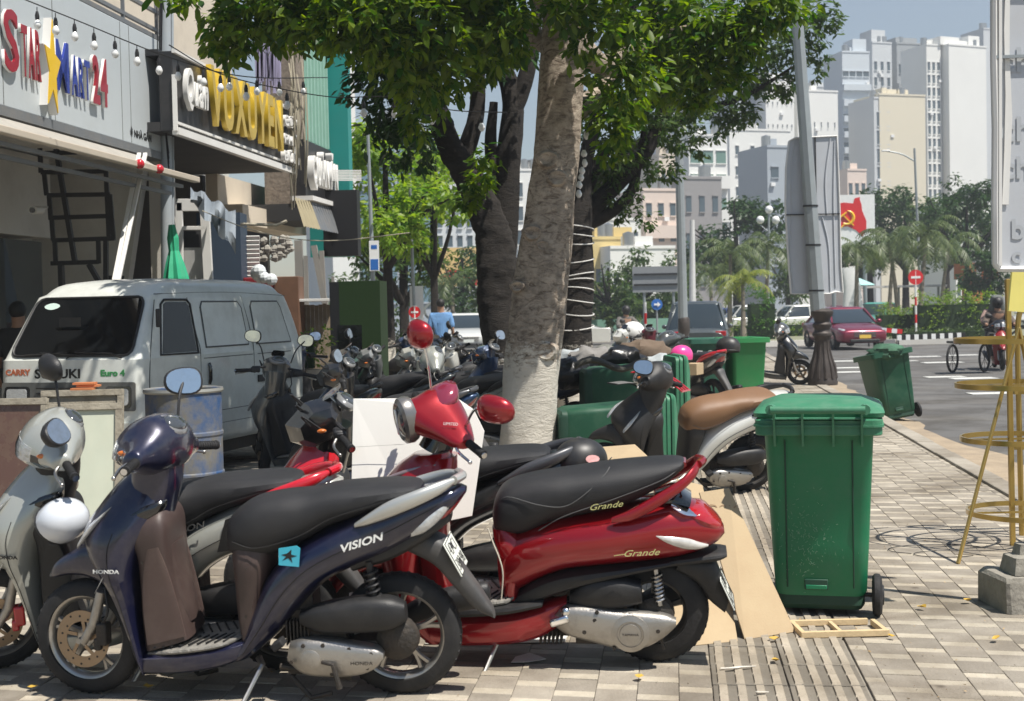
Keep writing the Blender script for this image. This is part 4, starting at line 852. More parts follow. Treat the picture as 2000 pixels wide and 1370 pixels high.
# boards -------------------------------------------------
def board(c4, th, m, name, label, cat, group=None):         # four world corners, extruded backwards
    c = [Vector(p) for p in c4]; n = (c[1] - c[0]).cross(c[3] - c[0]).normalized()
    if n.y > 0: n = -n
    b = MB(); b.add([tuple(p) for p in c] + [tuple(p - n * th) for p in c], [tuple(range(len(c))), tuple(range(len(c), 2 * len(c)))[::-1]] + [(i, (i + 1) % len(c), len(c) + (i + 1) % len(c), len(c) + i) for i in range(len(c))])
    o = b.build(name, m, smooth=0, bevel=.0015, label=label, cat=cat, group=group); fixnormals(o); return o
WB = mat('white board', (.86, .84, .78), .6, var=.03, vs=3, dirt=.08, dcol=(.5, .46, .38), ds=4)
yb = 6.12; cs = [P(676, 1125, yb - .1), P(790, 1125, yb - .1), P(820, 1030, yb), P(922, 1008, yb), P(946, 842, yb + .06), P(925, 800, yb + .08), P(893, 778, yb + .10), P(690, 779, yb + .10)]
for v in cs[:2]: v.z = .004
o = board(cs, .012, WB, 'foam_board', 'big white foam board with a broken corner standing behind the red scooter', 'board')
b = MB(); b.bar(P(684, 874, yb + .02), P(790, 868, yb + .02), .0015, .0015); b.build('board_crease', mat('crease grey', (.4, .38, .33), .7), o, smooth=0)
g = G(930, 1175); b = MB(); b.prism([(-.55, -.26), (.50, -.30), (.56, .30), (-.50, .34)], 0, .02); b.build('foam_sheet', WB, M=Matrix.Translation((g.x + .03, g.y + .55, .008)) @ Matrix.Rotation(R(3), 4, 'Z'), smooth=0, label='white foam sheet lying flat under the floorboard of the red scooter', cat='board')
g = G(960, 1258); b = MB(); b.prism([(-.33, -.1), (.30, -.12), (.34, .12), (-.30, .15)], 0, .012); b.build('foam_sheet', WB, M=Matrix.Translation((g.x + .03, g.y + .1, .006)), smooth=0, label='small white foam offcut on the ground under the red scooter', cat='board')
def gp_(px, py, z=.004): v = G(px, py, 0); v.z = z; return v
yb = G(1500, 1243).y
board([gp_(1455, 1251), gp_(1554, 1236), P(1424, 953, yb + .42), P(1366, 962, yb + .40)], .008, CARD, 'cardboard_sheet', 'long brown hardboard sheet leaning between the red scooter and the green bin', 'cardboard')
board([gp_(1330, 1265), gp_(1441, 1254), P(1418, 1110, yb + .35), P(1290, 1110, yb + .35)], .006, CARD, 'cardboard_sheet', 'shorter brown cardboard sheet behind the red scooter rear wheel', 'cardboard')
board([P(1325, 1010, 7.0), P(1388, 1015, 7.0), P(1372, 948, 7.25), P(1322, 935, 7.25)], .005, CARD, 'cardboard_sheet', 'crumpled cardboard corner above the red tail light', 'cardboard')
board([P(1184, 912, 6.9), P(1288, 912, 6.9), P(1240, 868, 7.4), P(1176, 873, 7.4)], .004, CARD, 'cardboard_sheet', 'flat tan cardboard lying behind the red scooter seat next to the helmet', 'cardboard')
text('DOX', .06, mat('faded print', (.30, .20, .12), .8), None, Matrix.Translation(P(1418, 1000, yb + .338)) @ Matrix.Rotation(R(96), 4, 'X') @ Matrix.Rotation(R(180), 4, 'Y') @ Matrix.Rotation(R(190), 4, 'Z') if False else face_M(P(1412, 996, yb + .350), (.1, -1, .3), roll=R(-5)), .0006, name='printed_letters', label='faded grey printing on the long hardboard sheet', cat='print')
# wooden frame on the floor
WD = mat('raw pine', (.62, .47, .27), .7, var=.2, vs=12, dirt=.3, dcol=(.38, .26, .14), ds=9, bump=.2, bs=60)
g0 = G(1570, 1249); root = empty('wooden_frame', (g0.x, g0.y, .003), R(1.5), label='small raw pine frame with one cross bar lying in front of the green bin', cat='wooden frame')
for c, d in (((.19, .015, .014), (.40, .022, .028)), ((.17, .235, .014), (.37, .02, .028)), ((.0, .12, .014), (.022, .20, .028)), ((.375, .12, .014), (.022, .20, .028)), ((.175, .12, .014), (.018, .20, .02))):
    b = MB(); b.box(c, d); b.build('slat', WD, root, smooth=0, bevel=.002)
# blue drum
g = P(362, 900, 10.15); DR = mat('drum paint', (.20, .185, .15), .6, .2, var=.55, vs=12, dirt=1.0, dcol=(.025, .075, .19), ds=3.0, bump=.3, bs=25)
for n_ in DR.node_tree.nodes:
    if n_.type == 'VALTORGB': n_.color_ramp.elements[0].position = .40; n_.color_ramp.elements[1].position = .60
root = empty('metal_drum', (g.x, g.y, 0), label='open steel drum with worn blue and grey paint in front of the van', cat='drum')
b = MB(); b.lathe([(.275, 0), (.285, .01), (.285, .02), (.28, .04), (.28, .30), (.288, .31), (.288, .33), (.28, .34), (.28, .60), (.288, .61), (.288, .63), (.28, .64), (.28, .92), (.29, .93), (.293, .945), (.285, .955), (.272, .945), (.270, .6), (.268, .03)], 48); b.build('drum_body', DR, root)
b = MB(); b.lathe([(.289, .925), (.296, .937), (.292, .958), (.280, .952)], 48, close=True); b.build('drum_rim', mat('drum rim', (.34, .34, .31), .5, .5, dirt=.4), root)
b = MB(); b.lathe([(0, 0), (.026, 0), (.022, .012), (0, .012)], 12, Matrix.Translation((-.07, -.275, .55)) @ rotY()); b.build('bung', GLB, root)
# helmets
def helmet(c, r, m, label, rot=0, tilt=0, stripe=None, half=False, group=None, M0=None):
    M = Matrix.Translation(c) @ Matrix.Rotation(R(rot), 4, 'Z') @ Matrix.Rotation(R(tilt), 4, 'X')
    root = empty('helmet', label=label, cat='helmet', group=group, M=M)
    b = MB(); rs = []
    for i in range(13):
        a = math.pi * (.02 + .60 * i / 12); q = r * math.sin(a) ** .9
        rs.append([(q * math.cos(t) * 1.12, q * math.sin(t) * .92, r * math.cos(a) * .95 - (.012 if i > 10 else 0)) for t in [2 * math.pi * k / 24 for k in range(24)]])
    rs += [[(x * .93, y * .93, z + .01) for x, y, z in rs[-1]]]
    b.rings(rs[::-1], cap=True); o = b.build('shell', m, root, smooth=60)
    b = MB(); z0 = r * math.cos(math.pi * .62) * .95 - .008; b.tube([(r * 1.05 * math.cos(t), r * .86 * math.sin(t), z0) for t in [2 * math.pi * k / 24 for k in range(24)]], .006, 6, closed=True); b.build('edge_trim', BLK, root)
    b = MB(); b.loft([(r * .8, z0 + .02, r * .82, z0 + .035, r * .75), (r * 1.15, z0 + .015, r * 1.15, z0 + .028, r * .6), (r * 1.38, z0 + .0, r * 1.38, z0 + .008, r * .35)], None, n=14); b.build('peak', stripe or m, root)
    b = MB(); b.tube([(0, -r * .8, z0), (.01, -r * .5, z0 - .09), (0, r * .5, z0 - .09), (0, r * .8, z0)], .005, 6, 4); b.build('chin_strap', BLK, root)
    return root
HW = mat('white gloss shell', (.62, .65, .70), .12, 0, 1, .03); HK = mat('matt black shell', (.02, .02, .021), .45, dirt=.2); HP = mat('pink shell', (.80, .06, .30), .3, 0, .6, .15, 9); HG = mat('camouflage shell', (.16, .16, .14), .6, var=.8, vs=25)
helmet(P(124, 1016, 5.45), .098, HW, 'glossy white helmet hanging between the navy and the silver scooter', 60, 62)
hk = helmet(P(1134, 902, 6.38), .118, HK, 'matt black helmet with a pale pink sticker behind the red scooter seat', 200, -8)
b = MB(); b.prism([(.030 * math.cos(t) * (1.25 if math.cos(t) > 0 else 1), .019 * math.sin(t)) for t in [k * .524 for k in range(12)]], 0, .002); b.build('sticker', mat('pink sticker', (.75, .38, .36), .5, var=.4, vs=60), smooth=0, parent=hk, M=hk.matrix_world.inverted() @ face_M(P(1156, 897, 6.262), (.25, -1, .25)))
GH = 'helmets left on the scooters'
g = P(1331, 694, 16.6); helmet(g, .13, HP, 'pink helmet on top of the cardboard box', 200, -5, group=GH)
helmet(P(1182, 693, 15.9), .13, HG, 'grey camouflage helmet above the fallen bins', 20, 0, group=GH)
helmet(P(1422, 678 , 18.4), .15, HK, 'black helmet on the black scooter before the green bins', 160, 10, group=GH)
b = MB(); b.box((0, 0, .07), (.36, .28, .14)); cb = b.build('cardboard_box', CARD, M=Matrix.Translation(P(1340, 732, 16.6)) @ Matrix.Rotation(R(-25), 4, 'Z'), smooth=0, bevel=.004, label='closed cardboard box on a scooter seat under the pink helmet', cat='box')
b = MB(); b.box((0, -.1415, .07), (.07, .002, .06)); b.box((0, 0, .1412), (.05, .28, .002)); b.build('tape', mat('brown tape', (.30, .19, .09), .3), cb, smooth=0)
# framed old boards in front of the van
OLD = mat('old paint wood', (.30, .27, .21), .8, var=.4, vs=14, dirt=.6, dcol=(.10, .08, .06), ds=10, bump=.6, bs=40); PB = mat('pale green board', (.47, .50, .40), .7, var=.15, vs=5, dirt=.3, dcol=(.58, .54, .42), ds=3)
def framed(p0, w, h, ry, lean, pm, label, fw=.045, name='framed_board'):
    root = empty(name, M=Matrix.Translation(p0) @ Matrix.Rotation(R(ry), 4, 'Z') @ Matrix.Rotation(R(-lean), 4, 'X'), label=label, cat='board')
    b = MB(); b.box((0, .01, h / 2), (w - fw, .012, h - fw)); b.build('panel', pm, root, smooth=0)
    for c, d in (((0, 0, fw / 2), (w, .035, fw)), ((0, 0, h - fw / 2), (w, .035, fw)), ((-w / 2 + fw / 2, 0, h / 2), (fw, .03, h - 2 * fw)), ((w / 2 - fw / 2, 0, h / 2), (fw, .03, h - 2 * fw))):
        b = MB(); b.box(c, d); b.build('frame_rail', OLD, root, smooth=0, bevel=.003)
    return root
x = P(148, 790, 9.1); framed((x.x, 9.1, .0), .54, .93, 6, 12, PB, 'pale green framed board leaning in front of the van headlight')
x = P(150, 780, 9.5); framed((x.x, 9.5, .0), .58, 1.0, 4, 10, OLD, 'peeling dark framed board behind the pale green one')
x = P(2, 800, 9.0); framed((x.x, 9.0, 0), .50, .98, -6, 10, mat('brown glass', (.11, .06, .045), .25, dirt=.5, dcol=(.2, .17, .1)), 'framed brown board leaning behind the silver scooter at the left edge')
b = MB()
for k in range(3): b.box((.18 + rs_.uniform(-.02, .02), rs_.uniform(-.03, .03), .012 + k * .018), (.15, .10, .014), Matrix.Rotation(rs_.uniform(-.1, .1), 4, 'Z'))
x = P(120, 775, 9.53); b.build('tile_offcuts', mat('orange tile', (.50, .18, .07), .7, var=.3), M=Matrix.Translation((x.x, x.y, .99)), smooth=0, label='small stack of orange tile offcuts on the dark framed board', cat='tiles')
# pallet sheets on the ground near the van
for (px, py, w_, d_, z_, a_) in ((480, 905, .9, .5, .1, 3), (470, 890, .8, .4, .16, -4), (500, 900, .7, .35, .2, 8)):
    g = P(px, py, 11.6); b = MB(); b.box((0, 0, 0), (w_, d_, .03)); b.build('plaster_sheet', mat('pale plaster', (.55, .56, .53), .8, var=.2, vs=9), M=Matrix.Translation((g.x, g.y, z_ - .08)) @ Matrix.Rotation(R(a_), 4, 'Z'), smooth=0, label={3: 'lowest of the pale sheets stacked beside the van wheel', -4: 'middle pale sheet stacked beside the van wheel', 8: 'top pale sheet stacked beside the van wheel'}[a_], cat='sheet', group='pale sheets stacked beside the van')
b = MB(); b.box((0, 0, -.04), (1.2, .6, .08)); b.build('low_pallet', OLD, M=Matrix.Translation((P(480, 905, 11.6).x, 11.6, .05 - .05)), smooth=0, label='weathered low pallet under the pale sheets by the van', cat='pallet') if False else None
# ------------------------------------------------------------------ van
VANP = mat('van paint', (.62, .64, .60), .42, 0, .4, .06, 2, dirt=.5, dcol=(.34, .33, .29), ds=3)
DG = mat('dark glass', (.006, .007, .008), .06, 0, 0, var=.3, spec=.35)
c1 = P(276, 900, 11.4); c2 = P(600, 900, 14.5); d_ = Vector((c2.x - c1.x, c2.y - c1.y, 0)).normalized(); pr_ = Vector((d_.y, -d_.x, 0))
o_ = Vector((c1.x, c1.y, 0)) - pr_ * .70
VM = Matrix(((pr_.x, d_.x, 0, o_.x), (pr_.y, d_.y, 0, o_.y), (0, 0, 1, 0), (0, 0, 0, 1)))
van = empty('delivery_van', M=VM, label='old pale grey panel van parked in front of the shops', cat='van')
ZP = [(.30, .08, 3.18, .64), (.38, .02, 3.23, .685), (.70, .0, 3.25, .70), (1.10, .02, 3.25, .70), (1.15, .05, 3.24, .695), (1.40, .22, 3.17, .655), (1.64, .39, 3.06, .612), (1.73, .47, 3.0, .585), (1.80, .62, 2.9, .52), (1.84, .95, 2.6, .36)]
def vz(z):
    for a, b in zip(ZP, ZP[1:]):
        if a[0] <= z <= b[0]:
            t = (z - a[0]) / (b[0] - a[0]); return [a[k] + (b[k] - a[k]) * t for k in (1, 2, 3)]
    return ZP[-1][1:]
b = MB(); rs = []
for z, yf, yr, w in [tuple(q) for q in cr(ZP, 3)]:
    rs.append(rrect(2 * w, yr - yf, .10 if z < 1.7 else .22, z, 6, 0, (yf + yr) / 2))
b.rings(rs); vb = b.build('van_body', VANP, van, smooth=30)
def sp_(y, z, off=.004): return (vz(z)[2] + off, y, z)
def fp_(x, z, off=.004): return (x, vz(z)[0] - off, z)
def patch(pts, m, name, par, th=.01):
    b = MB(); n = len(pts); c = Vector((0, 1.6, 1.0)); bk = []
    for p in pts:
        p = Vector(p); q = p.copy()
        if abs(p.x) > .55 and p.y > .2: q.x -= math.copysign(th, p.x)
        else: q.y += th
        bk.append(tuple(q))
    b.add(list(pts) + bk, [tuple(range(n)), tuple(range(n, 2 * n))[::-1]] + [(i, (i + 1) % n, n + (i + 1) % n, n + i) for i in range(n)])
    o = b.build(name, m, par, smooth=0); fixnormals(o); return o
def rr2(x0, x1, z0, z1, r=.05, n=3):
    o = []
    for k, (cx, cz) in enumerate(((x1 - r, z1 - r), (x0 + r, z1 - r), (x0 + r, z0 + r), (x1 - r, z0 + r))):
        for j in range(n + 1):
            a = math.pi / 2 * (k + j / n); o.append((cx + r * math.cos(a), cz + r * math.sin(a)))
    return o
tr = lambda x, z: x * (1 - (z - 1.15) * .22)
ws = patch([fp_(tr(x, z), z, .006) for x, z in rr2(-.60, .60, 1.175, 1.665, .07)], DG, 'windscreen', van)
b = MB(); b.tube([fp_(tr(x, z), z, .010) for x, z in rr2(-.605, .605, 1.17, 1.67, .075)], .012, 6, closed=True); b.build('windscreen_seal', BLK, van)
b = MB(); b.tube([fp_(-.45, 1.18, .03), fp_(-.02, 1.20, .03)], .007, 6); b.tube([fp_(-.02, 1.15, .02), fp_(.05, 1.18, .03), fp_(-.3, 1.20, .03)], .006, 6); b.tube([fp_(.52, 1.15, .02), fp_(.40, 1.19, .03), fp_(.05, 1.20, .03)], .007, 6); b.build('wiper', BLK, van)
patch([fp_(-.37 + .07 * math.cos(t) * (1 + .15 * math.cos(2 * t)), 1.60 + .030 * math.sin(t), .011) for t in [k * .524 for k in range(12)]], mat('inspection sticker', (.55, .68, .62), .4), 'sticker', van, .002)
patch([(-.20, .20, 1.42), (-.20 + .22, .2, 1.42), (.02, .2, 1.5), (-.2, .2, 1.5)], GLB, 'rear_view_mirror', van)
# grey panel, lamps, bumper
DKP = mat('faded grey plastic', (.10, .105, .10), .5, dirt=.3)
patch([fp_(x, z, .006) for x, z in rr2(-.66, .66, .70, .945, .02)], DKP, 'grille_panel', van)
for s in (-1, 1):
    f_ = patch([fp_(s * .50 + x, .82 + z, .016) for x, z in rr2(-.125, .125, -.09, .09, .03)], GLB, 'headlight_surround', van)
    patch([fp_(s * .50 + x, .82 + z, .024) for x, z in rr2(-.10, .10, -.07, .07, .025)], LENS, 'headlight', van)
for k in range(4): 
    b = MB(); b.box((0, -.010, .76 + k * .045), (.60, .01, .012)); b.build('grille_slat', BLK, van, smooth=0)
patch([fp_(x, z, .03) for x, z in rr2(-.68, .68, .36, .60, .05)], VANP, 'front_bumper', van, .03)
SN = Matrix.Translation((0, 0, 0))
def vtxt(s, x, z, w, m, h=None):
    return text(s, h or .11, m, van, face_M((x, vz(z)[0] - .004, z), (0, -1, 0)), .002, xs=w, off=.003)
vtxt('SUZUKI', -.10, 1.015, 1.22, INK); vtxt('CARRY', -.50, 1.03, 1.1, mat('orange print', (.45, .13, .06), .5), .07); vtxt('Euro 4', .44, 1.02, 1.15, mat('green print', (.05, .28, .09), .5), .075)
# side: door glass, embossed panels, seams
sd = lambda pts, off=.005: [sp_(y, z, off) for y, z in pts]
patch(sd([(.40, 1.17), (.98, 1.17), (.98, 1.58), (.94, 1.62), (.60, 1.62), (.55, 1.60)], .005), DG, 'door_window', van)
b = MB(); b.tube(sd([(.36, 1.16), (1.0, 1.155), (1.0, 1.60), (.95, 1.64), (.57, 1.64), (.50, 1.60)], .007), .011, 6, closed=True); b.build('window_seal', BLK, van)
for y0, y1 in ((1.16, 1.98), (2.16, 2.86)):
    pts = [(y0, 1.20), (y1, 1.20), (y1 - .02, 1.56), (y1 - .08, 1.62), (y0 + .06, 1.62), (y0 + .02, 1.57)]
    if y0 > 2: pts = [(y0, 1.20), (y1 + .06, 1.20), (y1 - .05, 1.56), (y1 - .10, 1.62), (y0 + .04, 1.62), (y0, 1.57)]
    e_ = patch(sd(pts, .010), VANP, 'pressed_panel', van); 
    b = MB(); b.tube(sd(pts, .006), .009, 6, closed=True); b.build('panel_groove', mat('groove grey', (.10, .105, .10), .7), e_)
SEAM = MT['groove grey']
for pts in ([(1.04, .36), (1.04, 1.1), (1.03, 1.3), (.98, 1.66)], [(2.08, .36), (2.08, 1.1), (2.07, 1.4), (2.02, 1.68)], [(.16, .62), (.18, 1.10), (.42, 1.64)], [(.44, 1.69), (1.7, 1.71), (3.0, 1.68)], [(1.05, .60), (3.2, .60)], [(1.05, .48), (3.2, .48)], [(1.1, 1.10), (2.05, 1.10)], [(2.16, 1.10), (2.9, 1.10)], [(.3, .66), (1.02, .64)]):
    q = cr(sd(pts, .001), 4) if len(pts) > 2 else sd(pts, .001)
    b = MB(); b.tube([tuple(p) for p in q], .0045, 5); b.build('body_seam', SEAM, van)
b = MB(); b.tube([(vz(.95)[2] + .004, 1.18, .86), (vz(.95)[2] + .02, 1.18, .90), (vz(.95)[2] + .02, 1.18, 1.02), (vz(.95)[2] + .004, 1.18, 1.05)], .017, 8); b.build('door_handle', GLB, van)
patch(sd([(2.14, .82), (3.18, .82), (3.18, .89), (2.14, .89)], .014), BLK, 'rubbing_strip', van)
b = MB(); b.box((.72, .30, 1.48), (.03, .05, .16)); b.build('door_hinge', BLK, van, bevel=.01)
for s in (-1, 1):
    for y in (.62, 2.55):
        b = MB(); b.lathe([(.17, -.07), (.25, -.08), (.275, -.05), (.28, 0), (.275, .05), (.25, .08), (.17, .07)], 28, close=True); w_ = b.build('wheel', RUB, van, M=Matrix.Translation((s * .60, y, .28)) @ Matrix.Rotation(math.pi / 2, 4, 'Y'))
        b = MB(); b.lathe([(0, .03), (.06, .05), (.12, .03), (.17, .05), (.17, -.05), (0, -.05)], 20); b.build('wheel_disc', ALU, w_)
b = MB(); b.box((0, 1.6, .26), (1.2, 2.9, .16)); b.build('chassis', GRIM, van)
# ------------------------------------------------------------------ shops on the left
NV2 = Vector((math.cos(SA), -math.sin(SA), 0))
def FP(px, py, s):
    d = ray(px, py); o = Vector((0, 0, H)); p = o + d * ((s - o.dot(NV2)) / d.dot(NV2))
    return p.x * math.sin(SA) + p.y * math.cos(SA), p.z
def SB(b, s0, s1, t0, t1, z0, z1):
    V = [ST(s, t, z) for z in (z0, z1) for s, t in ((s0, t0), (s1, t0), (s1, t1), (s0, t1))]
    b.add(V, [(3, 2, 1, 0), (4, 5, 6, 7), (0, 1, 5, 4), (1, 2, 6, 5), (2, 3, 7, 6), (3, 0, 4, 7)])
def sbx(name, m, par, *a, bevel=0, **k):
    b = MB(); SB(b, *a); return b.build(name, m, par, smooth=0, bevel=bevel, **k)
def SBAR(b, p, q, w, h=None): b.bar(ST(*p), ST(*q), w, h)
def WM(s, t, z): return face_M(ST(s, t, z), NV2)
def fit(body, s, t0, t1, z0, z1, m, par, ext, back=None, shear=0, off=0, name='letter'):
    # one object per letter, scaled so that the whole word fills the space
    cu = []; x = 0; ws_ = []
    for chx in body:
        o = text(chx, 1, m, None, None, .5, shear, off, 1, name, al='LEFT'); xs_ = [v.co for v in o.data.vertices]
        if not xs_: bpy.data.objects.remove(o); x += .3; continue
        a = min(v.x for v in xs_); e = max(v.x for v in xs_); ws_.append((o, a, e, x)); x += e - a + .07
    tot = x - .07; zz = [v.co.y for o, *_ in ws_ for v in o.data.vertices]; y0, y1 = min(zz), max(zz)
    k = (t1 - t0) / tot; ky = (z1 - z0) / (y1 - y0)
    for o, a, e, x in ws_:
        o.data.transform(Matrix.Translation((x - a, -y0, 0))); o.data.transform(Matrix.Diagonal((k, ky, ext, 1)))
        M = WM(s, t0, z0) @ Matrix.Translation((0, 0, ext / 2)); o.matrix_world = M
        if par: o.parent = par
        if back:
            bk = o.copy(); bk.data = o.data.copy(); bk.name = 'letter_side'; COL.objects.link(bk); bk.data.materials.clear(); bk.data.materials.append(back); bk.parent = o; bk.matrix_parent_inverse = Matrix()
            bk.matrix_local = Matrix.Translation((0, 0, -.006)); bk.scale = (1, 1, 1)
            c = sum((v.co for v in bk.data.vertices), Vector()) / len(bk.data.vertices)
            bk.data.transform(Matrix.Translation(c) @ Matrix.Diagonal((1.05, 1.02, 1, 1)) @ Matrix.Translation(-c))
    return ws_
SF = -6.5
ACM = mat('fascia panel', (.50, .54, .56), .4, .1, var=.05, vs=1, dirt=.25, dcol=(.36, .37, .36), ds=1.2)
PLS = mat('pale plaster wall', (.58, .57, .54), .85, var=.1, vs=2, dirt=.4, dcol=(.28, .26, .23), ds=1.3, bump=.1, bs=30)
CRM = mat('cream wall', (.60, .53, .43), .85, var=.1, vs=2, dirt=.4, dcol=(.30, .26, .21), ds=1.1)
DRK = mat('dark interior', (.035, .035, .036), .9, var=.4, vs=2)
BLS = mat('black sign board', (.018, .018, .02), .45, dirt=.35, dcol=(.10, .09, .08), ds=2)
GRS = mat('grey steel', (.20, .21, .22), .5, .4, dirt=.35, ds=5); BKS = mat('black steel', (.012, .012, .014), .5)
WSID = mat('letter white', (.72, .71, .68), .5, dirt=.2)
t1_, zf0 = FP(322, 300, SF); t0_, _ = FP(0, 205, SF); zf0 = (zf0 + _) / 2; zf1 = FP(322, 86, SF)[1]
shop = empty('shop_building', label='white convenience shop with raised red yellow and blue letters', cat='shop')
sbx('fascia', ACM, shop, SF - .25, SF, 7, t1_, zf0, zf1, bevel=.01)
for px in (5, 105, 236, 253): tt = FP(px, 150, SF)[0]; sbx('panel_joint', SEAM, shop, SF, SF + .002, tt, tt + .012, zf0 + .01, zf1 - .01)
sbx('fascia_trim', GRS, shop, SF - .25, SF + .015, 7, t1_, zf0 - .10, zf0 - .003)
CR_ = mat('crimson letter', (.30, .008, .02), .35, 0, .3); BL_ = mat('blue letter', (.01, .03, .26), .35, 0, .3); YE_ = mat('yellow letter', (.75, .48, .01), .4, 0, .3, dirt=.2, dcol=(.4, .2, .02))
_a = FP(5, 140, SF); _b = FP(72, 165, SF); _c = FP(102, 160, SF); _d = FP(168, 190, SF); _e = FP(173, 200, SF); _f = FP(202, 205, SF)
zt0 = (_a[1] + _f[1]) / 2
fit('S', SF + .03, _a[0] - .05, _a[0] + .25, zt0, zt0 + .62, CR_, shop, .026, WSID, off=.014)
fit('TAR', SF + .03, _a[0] + .31, _b[0], zt0, zt0 + .52, CR_, shop, .026, WSID, off=.014)
fit('M', SF + .03, _c[0], _c[0] + .30, zt0 - .02, zt0 + .52, BL_, shop, .026, WSID, off=.014)
fit('ART', SF + .03, _c[0] + .36, _d[0], zt0 - .02, zt0 + .42, BL_, shop, .026, WSID, off=.014)
fit('24', SF + .03, _e[0], _f[0], zt0 - .03, zt0 + .52, CR_, shop, .032, WSID, off=.025)
ta = (_b[0] + _c[0]) / 2; za = zt0 + .17
st_ = [(r * math.sin(a) * .19, r * math.cos(a) * .52) for a, r in [(math.pi * k / 5 + .12, (1 if k % 2 == 0 else .42)) for k in range(10)]]
st_[5] = (st_[5][0], st_[5][1]); b = MB(); b.prism(st_, 0, .07); s_ = b.build('star', YE_, shop, M=WM(SF + .03, ta, za), smooth=0)
b = MB(); b.prism([(x * 1.06, y * 1.04) for x, y in st_], -.03, .058); b.build('letter_side', WSID, s_, smooth=0)
text('Ở NHÀ GẦN', .12, INK, shop, WM(SF + .003, FP(275, 266, SF)[0], FP(275, 266, SF)[1]), .002, off=.003)
# body of the shop: recess, soffit, walls, glass
SBK = -8.4
te = t1_ + .25
sbx('back_wall', PLS, shop, SBK - .2, SBK, 7, te, 0, 3.7); sbx('soffit', PLS, shop, SBK, SF - .25, 7, te, zf0 - .05, zf0 + .02)
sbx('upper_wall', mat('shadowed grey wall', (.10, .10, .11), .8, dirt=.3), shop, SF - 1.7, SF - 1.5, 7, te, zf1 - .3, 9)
sbx('balcony_floor', GRS, shop, SF - 1.5, SF - .0, 7, te, zf1 + .005, zf1 + .06)
pts = [(SBK, 0), (SF - .95, 0), (SF - .30, zf0 - .05), (SBK, zf0 - .05)]
b = MB(); b.add([ST(s, t, z) for t in (te - .15, te) for s, z in pts], [(0, 1, 2, 3), (7, 6, 5, 4), (0, 4, 5, 1), (1, 5, 6, 2), (2, 6, 7, 3)]); o = b.build('slanted_end_wall', PLS, shop, smooth=0); fixnormals(o)
sbx('corner_pier', mat('pale pier', (.60, .57, .51), .8, dirt=.3, dcol=(.4, .37, .32)), shop, SF - .32, SF - .02, te - .02, te + .14, 0, zf0 - .05)
GLS = mat('shop glass', (.07, .085, .09), .05, 0, 1, var=.5, vs=.8)
tg = FP(80, 480, SBK + .5)[0]
for k in range(5):
    a0 = 9 + k * (tg - 9) / 5; a1 = 9 + (k + 1) * (tg - 9) / 5 - .03
    sbx('glass_pane', GLS, shop, SBK + .5, SBK + .52, a0, a1, .05, 2.45)
sbx('glass_lintel', PLS, shop, SBK, SBK + .6, 7, tg + .1, 2.5, 3.5)
b = MB()
for z in (zf1 + .18, zf1 + .42, zf1 + .95): SBAR(b, (SF - .12, 8, z), (SF - .12, te, z), .045)
b.build('balcony_rail', GRS, shop, smooth=0)
for k in range(9):
    b = MB(); tt = te - .1 - k * 1.1; SBAR(b, (SF - .12, tt, zf1), (SF - .12, tt, zf1 + 1.0), .04); b.build('rail_post', GRS, shop, smooth=0)
b = MB(); b.tube([tuple(P(326, 560, 17.4 + .2)), tuple(P(322, -40, 17.6))], .075, 12); b.tube([tuple(P(338, 560, 17.7)), tuple(P(336, -40, 17.7))], .02, 6); b.build('drain_pipe', mat('pale pipe', (.36, .40, .43), .5, dirt=.3), label='pale grey drain pipe between the two shop signs', cat='pipe')
cb_ = MB()
for k in range(5): cb_.tube([tuple(P(306 + k * 3, -30, 17.3)), tuple(P(310 + k * 2 + 3 * math.sin(k), 150, 17.3)), tuple(P(330, 300 + 10 * k, 17.3))], .008, 5, 5)
cb_.build('cable_bundle', BKS, label='thin black cables running down the drain pipe', cat='cables')
# awning (rolled out a little) and its props
sa = -5.75; ta1, za1 = FP(384, 352, sa); ta0, za0 = FP(0, 258, sa); 
AW = mat('awning cloth', (.34, .32, .285), .85, var=.15, vs=5, dirt=.4, dcol=(.2, .17, .14), ds=3)
aw = empty('folding_awning', label='faded beige awning folded under the white fascia with small red knobs', cat='awning')
def q4(b, a, c, d, e): b.add([a, c, d, e], [(0, 1, 2, 3)])
b = MB(); n = 14
for i in range(n):
    u0 = 7 + (ta1 - 7) * i / n; u1 = 7 + (ta1 - 7) * (i + 1) / n; 
    for k in range(3):
        f0, f1 = k / 3, (k + 1) / 3; zz = lambda f: zf0 - .12 + (za1 - zf0 + .12) * f - .05 * math.sin(f * math.pi)
        q4(b, ST(SF + (sa - SF) * f0, u0, zz(f0)), ST(SF + (sa - SF) * f1, u0, zz(f1)), ST(SF + (sa - SF) * f1, u1, zz(f1)), ST(SF + (sa - SF) * f0, u1, zz(f0)))
b.build('cloth', AW, aw, smooth=0)
b = MB(); SBAR(b, (sa, 7, za1), (sa, ta1, za1), .09, .07); b.build('front_bar', mat('beige bar', (.5, .44, .36), .6, dirt=.3), aw, smooth=0, bevel=.01)
for k, dz in ((0, -.09), (1, -.17)): b = MB(); SBAR(b, (sa - .12 - .15 * k, 7, za1 + dz), (sa - .12 - .15 * k, ta1 - .2, za1 + dz), .05, .04); b.build('roller_bar', GRS, aw, smooth=0)
for px, py in ((264, 321), (302, 312)):
    tt, zz_ = FP(px, py, sa); b = MB(); b.sph((0, 0, 0), .055, 10, 8); b.build('red_knob', REDG, aw, M=Matrix.Translation(ST(sa + .05, tt, za1)))
for a, c in (((272, 300), (222, 553)), ((284, 300), (230, 553))):
    b = MB(); b.bar(P(a[0], a[1], 15.7), P(c[0], c[1], 14.6), .045, .03); b.build('prop_pole', WSID, aw, smooth=0, bevel=.004)
